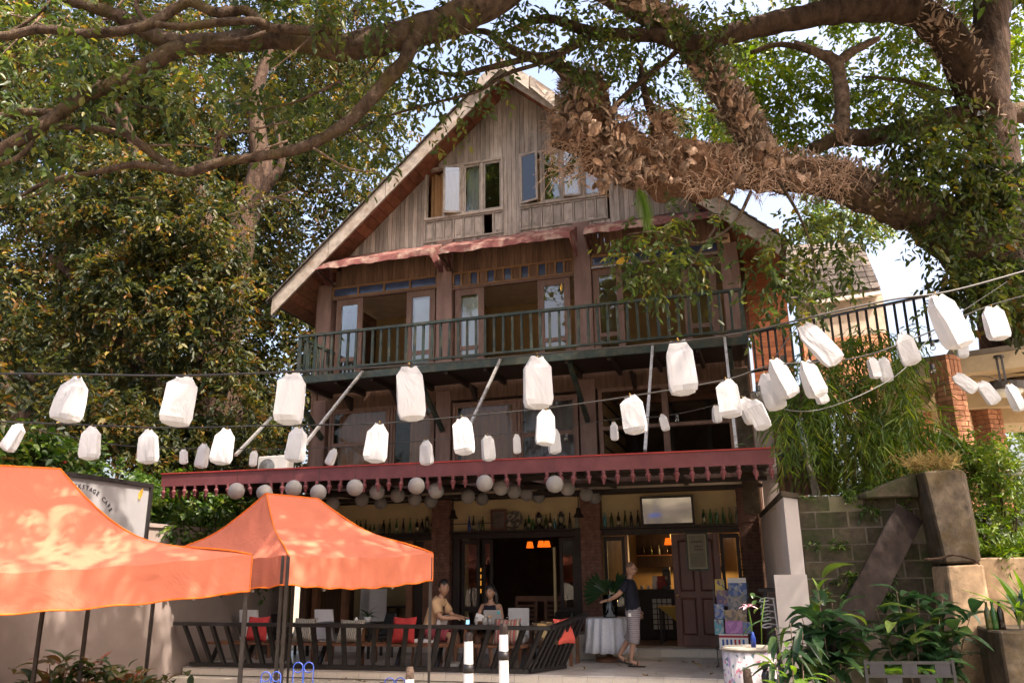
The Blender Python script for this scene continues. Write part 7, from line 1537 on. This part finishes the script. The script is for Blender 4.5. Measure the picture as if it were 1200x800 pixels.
EYE_W = mat('eye_white', (.55, .52, .48), .3, .02, 5, bump=0); EYE_D = mat('iris', (.012, .008, .006), .2, .02, 5, bump=0); LIP = mat('lip', (.24, .085, .07), .45, .1, 10, bump=0)
def head(mb, c, rot, s=1.0):
    """skull, jaw, nose, brows, ears, eyes and mouth; -y is forward"""
    c = Vector(c); q = MB(); q.ball((0, 0, 0), 1.0, 24, 18)
    for i, p in enumerate(q.v):
        x, y, z = p
        k = 1 - .30 * max(0, -z) ** 1.3; X, Y, Z = x * .074 * k, y * .094 * (1 - .12 * max(0, -z) * (y > 0)), z * .118
        if y < 0:
            nose = math.exp(-((x / .17) ** 2 + ((z + .16) / .26) ** 2)); Y -= .024 * nose * (1 if z > -.34 else .5)
            Y += .012 * math.exp(-(((abs(x) - .40) / .16) ** 2 + ((z - .08) / .13) ** 2)); Y -= .006 * math.exp(-((x / .5) ** 2 + ((z + .80) / .18) ** 2)) + .005 * math.exp(-(((z - .26) / .1) ** 2))
            Y -= .005 * math.exp(-((x / .3) ** 2 + ((z + .48) / .08) ** 2))
        q.v[i] = (X, Y, Z)
    for sx in (-1, 1): q.ball((sx * .074, .012, -.012), (.012, .022, .034), 8, 6)
    q.mi = 1
    for sx in (-1, 1): q.ball((sx * .030, -.0765, .009), (.0135, .008, .007), 8, 6)
    q.mi = 2
    for sx in (-1, 1): q.ball((sx * .030, -.0825, .009), (.0062, .0045, .0064), 8, 6); q.box((sx * .031, -.0885, .030), (.030, .006, .005))
    q.mi = 3; q.ball((0, -.0855, -.062), (.021, .007, .0065), 10, 6)
    b = len(mb.v); mb.v += [tuple(c + rot @ (Vector(p) * s)) for p in q.v]; mb.f += [tuple(b + i for i in f) for f in q.f]; mb.m += q.m
def hair(mb, c, rot, s=1.0, long_=False):
    q = MB(); q.ball((0, .012, .020), (.088, .104, .124), 26, 20); keep = []
    for f in q.f:
        p = sum((Vector(q.v[i]) for i in f), Vector()) / len(f)
        if p.z > .062 + .02 * math.sin(p.x * 90) or (p.y > -.035 and p.z > .012) or (p.y > .015 and p.z > -.06): keep.append(f)
    q.f = keep; q.m = [0] * len(keep)
    if long_:
        for sx in (-1, 0, 1):
            q.tube([(sx * .070, .03, .05), (sx * .088, .035, -.06), (sx * .095, .03, -.17), (sx * .085, .00, -.26)], [.03, .04, .04, .012], 8)
        q.tube([(0, .09, .02), (0, .105, -.10), (0, .10, -.22)], [.06, .075, .03], 10)
    b = len(mb.v); c = Vector(c); mb.v += [tuple(c + rot @ (Vector(p) * s)) for p in q.v]; mb.f += [tuple(b + i for i in f) for f in q.f]; mb.m += q.m
def hand(V, Ed, wrist, name, d, pn, curl=.3):
    """palm, four unequal fingers and a thumb leaving the side of the palm"""
    d = Vector(d).normalized(); pn = Vector(pn); pn = (pn - d * pn.dot(d)).normalized(); sd_ = d.cross(pn); w = Vector(V[wrist][0])
    V[name + 'p'] = (w + d * .055, (.036, .018)); Ed.append((wrist, name + 'p'))
    for k, (o, L) in enumerate(((-.030, .066), (-.010, .078), (.011, .073), (.030, .056))):
        b = w + d * .092 + sd_ * o; V[name + 'k%d' % k] = (b, .0105); Ed.append((name + 'p', name + 'k%d' % k))
        m_ = b + d * L * .55 + pn * L * curl * .3; e = m_ + (d * (1 - curl) + pn * curl).normalized() * L * .5
        V[name + 'm%d' % k] = (m_, .009); V[name + 'e%d' % k] = (e, .0075); Ed += [(name + 'k%d' % k, name + 'm%d' % k), (name + 'm%d' % k, name + 'e%d' % k)]
    b = w + d * .03 - sd_ * .038; V[name + 't0'] = (b, .012); V[name + 't1'] = (b + d * .035 - sd_ * .022 + pn * .01, .0105); V[name + 't2'] = (b + d * .068 - sd_ * .022 + pn * .02, .009)
    Ed += [(name + 'p', name + 't0'), (name + 't0', name + 't1'), (name + 't1', name + 't2')]
def face_to(yaw, pitch=0.0, roll=0.0): return Matrix.Rotation(yaw, 3, 'Z') @ Matrix.Rotation(pitch, 3, 'X') @ Matrix.Rotation(roll, 3, 'Y')

def cloth_from(src, test, grow, name, m, parent, hem=None):
    """garment: the body surface inside a region, lifted off the skin"""
    from mathutils.kdtree import KDTree
    q = MB(); me = bpy.data.meshes.new('tmp'); me.from_pydata(src.v, [], src.f); me.update(); nrm = [v.normal.copy() for v in me.vertices]; bpy.data.meshes.remove(me)
    keep = [f for f in src.f if all(test(Vector(src.v[i])) for i in f)]; used = sorted({i for f in keep for i in f}); mp = {i: k for k, i in enumerate(used)}
    q.v = [tuple(Vector(src.v[i]) + nrm[i] * grow(Vector(src.v[i]))) for i in used]; q.f = [tuple(mp[i] for i in f) for f in keep]; q.m = [0] * len(keep)
    o = q.build(name, m, parent, True); s = o.modifiers.new('cloth', 'SOLIDIFY'); s.thickness = .008; s.offset = 1; b = o.modifiers.new('soft', 'SMOOTH'); b.iterations = 3
    return o
def seg_of(V, Ed, p):
    best = None
    for n, m in Ed:
        A_, B_ = Vector(V[n][0]), Vector(V[m][0]); d = B_ - A_; t_ = max(0, min(1, (p - A_).dot(d) / max(d.length_squared, 1e-9)))
        ra = V[n][1] if not hasattr(V[n][1], '__len__') else sum(V[n][1]) / 2; rb = V[m][1] if not hasattr(V[m][1], '__len__') else sum(V[m][1]) / 2
        q = (p - A_ - d * t_).length / (ra + (rb - ra) * t_)
        if best is None or q < best[0]: best = (q, n + '>' + m, t_)
    return best[1], best[2]
def wear(src, V, Ed, rules, grow, name, m, parent, zmin=-9, zmax=9):
    """rules: {segment: (from, to)} along each bone that the garment covers"""
    nb_ = len(src.v); info = [seg_of(V, Ed, Vector(p)) for p in src.v]
    ok = [info[k][0] in rules and rules[info[k][0]][0] <= info[k][1] <= rules[info[k][0]][1] and zmin < src.v[k][2] < zmax for k in range(nb_)]
    nm_ = MB(); nm_.v = src.v; nm_.f = src.f; idx_ = {tuple(p): k for k, p in enumerate(src.v)}
    fs = [f for f in src.f if sum(ok[i] for i in f) * 2 >= len(f)]
    me = bpy.data.meshes.new('tmp'); me.from_pydata(src.v, [], src.f); me.update(); nrm = [v.normal.copy() for v in me.vertices]; bpy.data.meshes.remove(me)
    used = sorted({i for f in fs for i in f}); mp = {i: k for k, i in enumerate(used)}; q = MB()
    q.v = [tuple(Vector(src.v[i]) + nrm[i] * (grow(src.v[i]) if callable(grow) else grow)) for i in used]; q.f = [tuple(mp[i] for i in f) for f in fs]; q.m = [0] * len(fs)
    o = q.build(name, m, parent, True); s = o.modifiers.new('soft', 'SMOOTH'); s.iterations = 2; s.factor = .4
    s = o.modifiers.new('cloth', 'SOLIDIFY'); s.thickness = .010; s.offset = 1; return o
TORSO = {'pel>sp1': (0, 1), 'sp1>sp2': (0, 1), 'sp2>chest': (0, 1), 'chest>nb': (0, .75), 'chest>shR': (0, 1), 'chest>shL': (0, 1), 'pel>hpR': (0, 1), 'pel>hpL': (0, 1)}
def shirt_rules(sleeve): r_ = dict(TORSO); r_['shR>elR'] = (0, sleeve); r_['shL>elL'] = (0, sleeve); return r_
def short_rules(leg): return {'pel>sp1': (0, .8), 'pel>hpR': (0, 1), 'pel>hpL': (0, 1), 'hpR>knR': (0, leg), 'hpL>knL': (0, leg)}
# --- standing man, facing right, right arm held back towards the vase
P = fp(742, 780, -2.3); man = hthing('person', 'standing bald man in navy shirt and grey plaid long shorts, one arm held back', 'person', P.x, -2.3, .5)
V = {'pel': ((.06, 0, .92), (.150, .125)), 'sp1': ((.05, 0, 1.04), (.140, .125)), 'sp2': ((.03, 0, 1.20), (.155, .125)), 'chest': ((.01, 0, 1.36), (.165, .115)), 'nb': ((.01, 0, 1.49), (.075, .07)), 'nk': ((.03, 0, 1.56), (.058, .058)), 'hd': ((.04, 0, 1.62), (.055, .055)),
     'shR': ((-.01, -.17, 1.43), .068), 'elR': ((-.17, -.25, 1.24), .048), 'wrR': ((-.37, -.20, 1.14), .031), 'shL': ((.02, .17, 1.43), .068), 'elL': ((.03, .25, 1.17), .048), 'wrL': ((.12, .20, .95), .031),
     'hpR': ((.06, -.09, .84), .105), 'knR': ((.06, -.10, .48), .062), 'clR': ((.02, -.10, .32), .058), 'anR': ((-.02, -.10, .09), .040), 'toR': ((.15, -.12, .035), (.045, .024)),
     'hpL': ((.05, .09, .84), .105), 'knL': ((-.03, .10, .49), .062), 'clL': ((-.14, .10, .36), .058), 'anL': ((-.27, .10, .17), .040), 'toL': ((-.12, .10, .045), (.045, .024))}
Ed = [('pel', 'sp1'), ('sp1', 'sp2'), ('sp2', 'chest'), ('chest', 'nb'), ('nb', 'nk'), ('nk', 'hd'), ('chest', 'shR'), ('shR', 'elR'), ('elR', 'wrR'), ('chest', 'shL'), ('shL', 'elL'), ('elL', 'wrL'), ('pel', 'hpR'), ('hpR', 'knR'), ('knR', 'clR'), ('clR', 'anR'), ('anR', 'toR'), ('pel', 'hpL'), ('hpL', 'knL'), ('knL', 'clL'), ('clL', 'anL'), ('anL', 'toL')]
V0 = dict(V); ED0 = list(Ed); hand(V, Ed, 'wrR', 'R', (-.95, .1, -.15), (0, .5, -.8), .25); hand(V, Ed, 'wrL', 'L', (.35, -.1, -.9), (0, -.9, -.1), .4)
mb = skin_body(V, Ed, 'pel', None); BODY = MB(); BODY.v = list(mb.v); BODY.f = list(mb.f); head(mb, (.05, 0, 1.685), face_to(R(90), R(4)), 1.02); mb.build('body', [W['skin'], EYE_W, EYE_D, LIP], man, True)
navy = mat('navy_cloth', (.012, .013, .022), .85, .2, 12, bump=.08)
wear(BODY, V, Ed, shirt_rules(.55), .016, 'shirt', navy, man, zmin=.86)
W['plaid_grey'] = None
pg = bands_mat('grey_plaid', [(0, (.30, .26, .27)), (.4, (.16, .13, .14)), (.55, (.34, .30, .31)), (.85, (.10, .08, .09))], 15, 2, .9, .5)
sr = short_rules(1.0); sr['knR>clR'] = (0, .35); sr['knL>clL'] = (0, .3)
wear(BODY, V, Ed, sr, lambda p: .024 + .030 * max(0, (.75 - p[2]) / .4), 'shorts', pg, man, zmax=.95)
MB().bx(-.01, .04, -.205, -.19, .86, .92).build('pocket_tag', W['white'], man)
hb_ = MB(); q = MB(); q.ball((0, .01, .01), (.0775, .0985, .121), 20, 14); q.f = [f for f in q.f if sum(q.v[i][2] for i in f) / len(f) > .035 and sum(q.v[i][1] for i in f) / len(f) > -.03]; used = sorted({i for f in q.f for i in f}); mp_ = {i: k for k, i in enumerate(used)}; q.v = [q.v[i] for i in used]; q.f = [tuple(mp_[i] for i in f) for f in q.f]; q.m = [0] * len(q.f); rt_ = face_to(R(90), R(4)); q.v = [tuple(Vector((.05, 0, 1.685)) + rt_ @ (Vector(p) * 1.02)) for p in q.v]
q.build('cropped_hair', mat('stubble', (.16, .10, .075), .7, .3, 60, bump=.1), man, True)
g = MB(); 
for sx in (-1, 1): g.tube([rt_ @ Vector((sx * .079, .02, .012)) + Vector((.05, 0, 1.685)), rt_ @ Vector((sx * .070, -.085, .014)) + Vector((.05, 0, 1.685)), rt_ @ Vector((0, -.108, .014)) + Vector((.05, 0, 1.685))], .0045, 5); g.box(Vector((.05, 0, 1.685)) + rt_ @ Vector((sx * .032, -.102, .006)), (.008, .044, .028))
g.build('glasses', W['black'], man)
MB().tube([Vector(V0['wrR'][0]) + Vector((0, .036 * math.cos(a), .036 * math.sin(a))) for a in np.linspace(0, 6.28, 14)], .009, 6).build('wristwatch', W['black'], man, True)
for a, b in (('anR', 'toR'), ('anL', 'toL')):
    p, q_ = Vector(V0[a][0]), Vector(V0[b][0]); f_ = (q_ - p); heel = p + Vector((-.05, 0, -.075 if a == 'anR' else -.08)); tip = q_ + Vector((.09, 0, -.030))
    m = MB(); m.beam(heel, tip, .10, .024); m.build('sandal_sole', W['black'], man, bevel=.008)
    c = p.lerp(q_, .75) + Vector((0, 0, -.005)); MB().tube([c + Vector((0, .056 * math.cos(t_), .046 * math.sin(t_) - .01)) for t_ in np.linspace(0, 3.14, 9)], .012, 6).build('sandal_strap', W['black'], man, True)
# --- seated man, tan polo and red shorts, turned to the table on his right side of the picture
P = fp(503, 752, -3.1); sm = hthing('person', 'seated man in a tan polo shirt and dull red shorts looking aside at the table', 'person', P.x, -3.1, .5)
sm.scale = (1.08, 1.08, 1.08)
V = {'pel': ((.0, 0, .56), (.145, .15)), 'sp1': ((.02, 0, .70), (.14, .125)), 'sp2': ((.09, -.01, .84), (.155, .13)), 'chest': ((.15, -.02, .97), (.165, .125)), 'nb': ((.20, -.02, 1.10), (.07, .07)), 'nk': ((.235, -.02, 1.16), (.056, .056)), 'hd': ((.255, -.02, 1.21), (.055, .055)),
     'shR': ((.17, -.19, 1.04), .070), 'elR': ((.30, -.25, .80), .047), 'wrR': ((.53, -.14, .80), .030), 'shL': ((.18, .16, 1.04), .070), 'elL': ((.34, .22, .82), .047), 'wrL': ((.55, .12, .80), .030),
     'hpR': ((.05, -.10, .54), .11), 'knR': ((.46, -.13, .52), .068), 'clR': ((.42, -.13, .34), .058), 'anR': ((.36, -.13, .09), .040), 'toR': ((.52, -.14, .035), (.045, .026)), 'hpL': ((.05, .10, .54), .11), 'knL': ((.47, .13, .52), .068), 'clL': ((.45, .13, .34), .058), 'anL': ((.42, .13, .09), .04), 'toL': ((.57, .14, .035), (.045, .026))}
Ed = [('pel', 'sp1'), ('sp1', 'sp2'), ('sp2', 'chest'), ('chest', 'nb'), ('nb', 'nk'), ('nk', 'hd'), ('chest', 'shR'), ('shR', 'elR'), ('elR', 'wrR'), ('chest', 'shL'), ('shL', 'elL'), ('elL', 'wrL'), ('pel', 'hpR'), ('hpR', 'knR'), ('knR', 'clR'), ('clR', 'anR'), ('anR', 'toR'), ('pel', 'hpL'), ('hpL', 'knL'), ('knL', 'clL'), ('clL', 'anL'), ('anL', 'toL')]
V0 = dict(V); ED0 = list(Ed); hand(V, Ed, 'wrR', 'R', (.9, .25, -.05), (0, .2, -1), .35); hand(V, Ed, 'wrL', 'L', (.9, -.3, -.05), (0, -.2, -1), .35)
mb = skin_body(V, Ed, 'pel', None); BODY = MB(); BODY.v = list(mb.v); BODY.f = list(mb.f); rh = face_to(R(38), R(2)); hc = (.275, -.03, 1.285); head(mb, hc, rh, 1.12); mb.build('body', [W['skin'], EYE_W, EYE_D, LIP], sm, True)
hm = MB(); hair(hm, hc, rh, 1.12); hm.build('short_hair', W['hair'], sm, True)
tan = mat('tan_polo', (.56, .36, .21), .85, .08, 10, bump=.06)
wear(BODY, V, Ed, shirt_rules(.62), .018, 'polo_shirt', tan, sm, zmin=.5)
m = MB(); m.tube([Vector((.205, -.02, 1.115)) + Vector((.085 * math.cos(a), .08 * math.sin(a), -.03 * math.cos(a))) for a in np.linspace(.4, 5.9, 18)], [.020] * 18, 6); m.build('collar', tan, sm, True)
MB().bx(.275, .30, -.075, -.045, .90, .99).build('sunglasses', W['black'], sm, bevel=.008)
wear(BODY, V, Ed, short_rules(.82), lambda p: .022 + .012 * max(0, p[0] - .1) / .3, 'shorts', mat('dull_red_cloth', (.24, .045, .06), .9, .15, 8, bump=.06), sm, zmax=.66)
for s in ('R', 'L'): p = Vector(V0['an' + s][0]); m = MB(); m.tube([p + Vector((-.05, 0, -.045)), p + Vector((.05, 0, -.045)), p + Vector((.16, 0, -.055)), p + Vector((.23, 0, -.065))], [.045, .052, .050, .03], 10); m.build('shoe', W['white'], sm, True)
# --- woman behind the laptop, facing the street
P = fp(575, 720, -2.5); wo = hthing('person', 'woman with long dark hair in a sleeveless dark top behind the laptop', 'person', P.x, -2.42, .5)
wo.scale = (1.06, 1.06, 1.06)
V = {'pel': ((0, 0, .54), (.15, .13)), 'sp1': ((0, -.01, .67), (.125, .11)), 'sp2': ((0, -.03, .80), (.135, .11)), 'chest': ((0, -.05, .93), (.14, .105)), 'nb': ((0, -.06, 1.04), (.055, .055)), 'nk': ((0, -.07, 1.10), (.048, .048)), 'hd': ((0, -.08, 1.15), (.05, .05)),
     'shR': ((-.165, -.05, .985), .052), 'elR': ((-.235, -.16, .76), .038), 'wrR': ((-.13, -.38, .80), .026), 'shL': ((.165, -.05, .985), .052), 'elL': ((.245, -.16, .76), .038), 'wrL': ((.15, -.38, .80), .026),
     'hpR': ((-.09, -.04, .52), .10), 'knR': ((-.11, -.45, .50), .06), 'anR': ((-.11, -.38, .08), .036), 'toR': ((-.12, -.53, .03), (.04, .024)), 'hpL': ((.09, -.04, .52), .10), 'knL': ((.11, -.45, .50), .06), 'anL': ((.11, -.38, .08), .036), 'toL': ((.12, -.53, .03), (.04, .024))}
Ed = [('pel', 'sp1'), ('sp1', 'sp2'), ('sp2', 'chest'), ('chest', 'nb'), ('nb', 'nk'), ('nk', 'hd'), ('chest', 'shR'), ('shR', 'elR'), ('elR', 'wrR'), ('chest', 'shL'), ('shL', 'elL'), ('elL', 'wrL'), ('pel', 'hpR'), ('hpR', 'knR'), ('knR', 'anR'), ('anR', 'toR'), ('pel', 'hpL'), ('hpL', 'knL'), ('knL', 'anL'), ('anL', 'toL')]
V0 = dict(V); ED0 = list(Ed); hand(V, Ed, 'wrR', 'R', (.3, -.9, -.05), (0, 0, -1), .3); hand(V, Ed, 'wrL', 'L', (-.3, -.9, -.05), (0, 0, -1), .3)
mb = skin_body(V, Ed, 'pel', None); BODY = MB(); BODY.v = list(mb.v); BODY.f = list(mb.f); rw = face_to(R(-6), R(8)); hc = (0, -.095, 1.225); head(mb, hc, rw, 1.08); mb.build('body', [W['skin'], EYE_W, EYE_D, LIP], wo, True)
hm = MB(); hair(hm, hc, rw, 1.10, True); hm.build('long_hair', W['hair'], wo, True)
tr_ = dict(TORSO); tr_['chest>shR'] = (0, .55); tr_['chest>shL'] = (0, .55); tr_['chest>nb'] = (0, .4)
wear(BODY, V, Ed, tr_, .014, 'sleeveless_top', navy, wo, zmin=.5)
wear(BODY, V, Ed, short_rules(.7), .022, 'shorts', navy, wo, zmax=.64)
MB().tube([Vector(V0['wrL'][0]) + Vector((.032 * math.cos(a), 0, .032 * math.sin(a))) for a in np.linspace(0, 6.28, 12)], .012, 6).build('bracelet', mat('blue_beads', (.03, .16, .30), .4, .2, 30, bump=.1), wo, True)
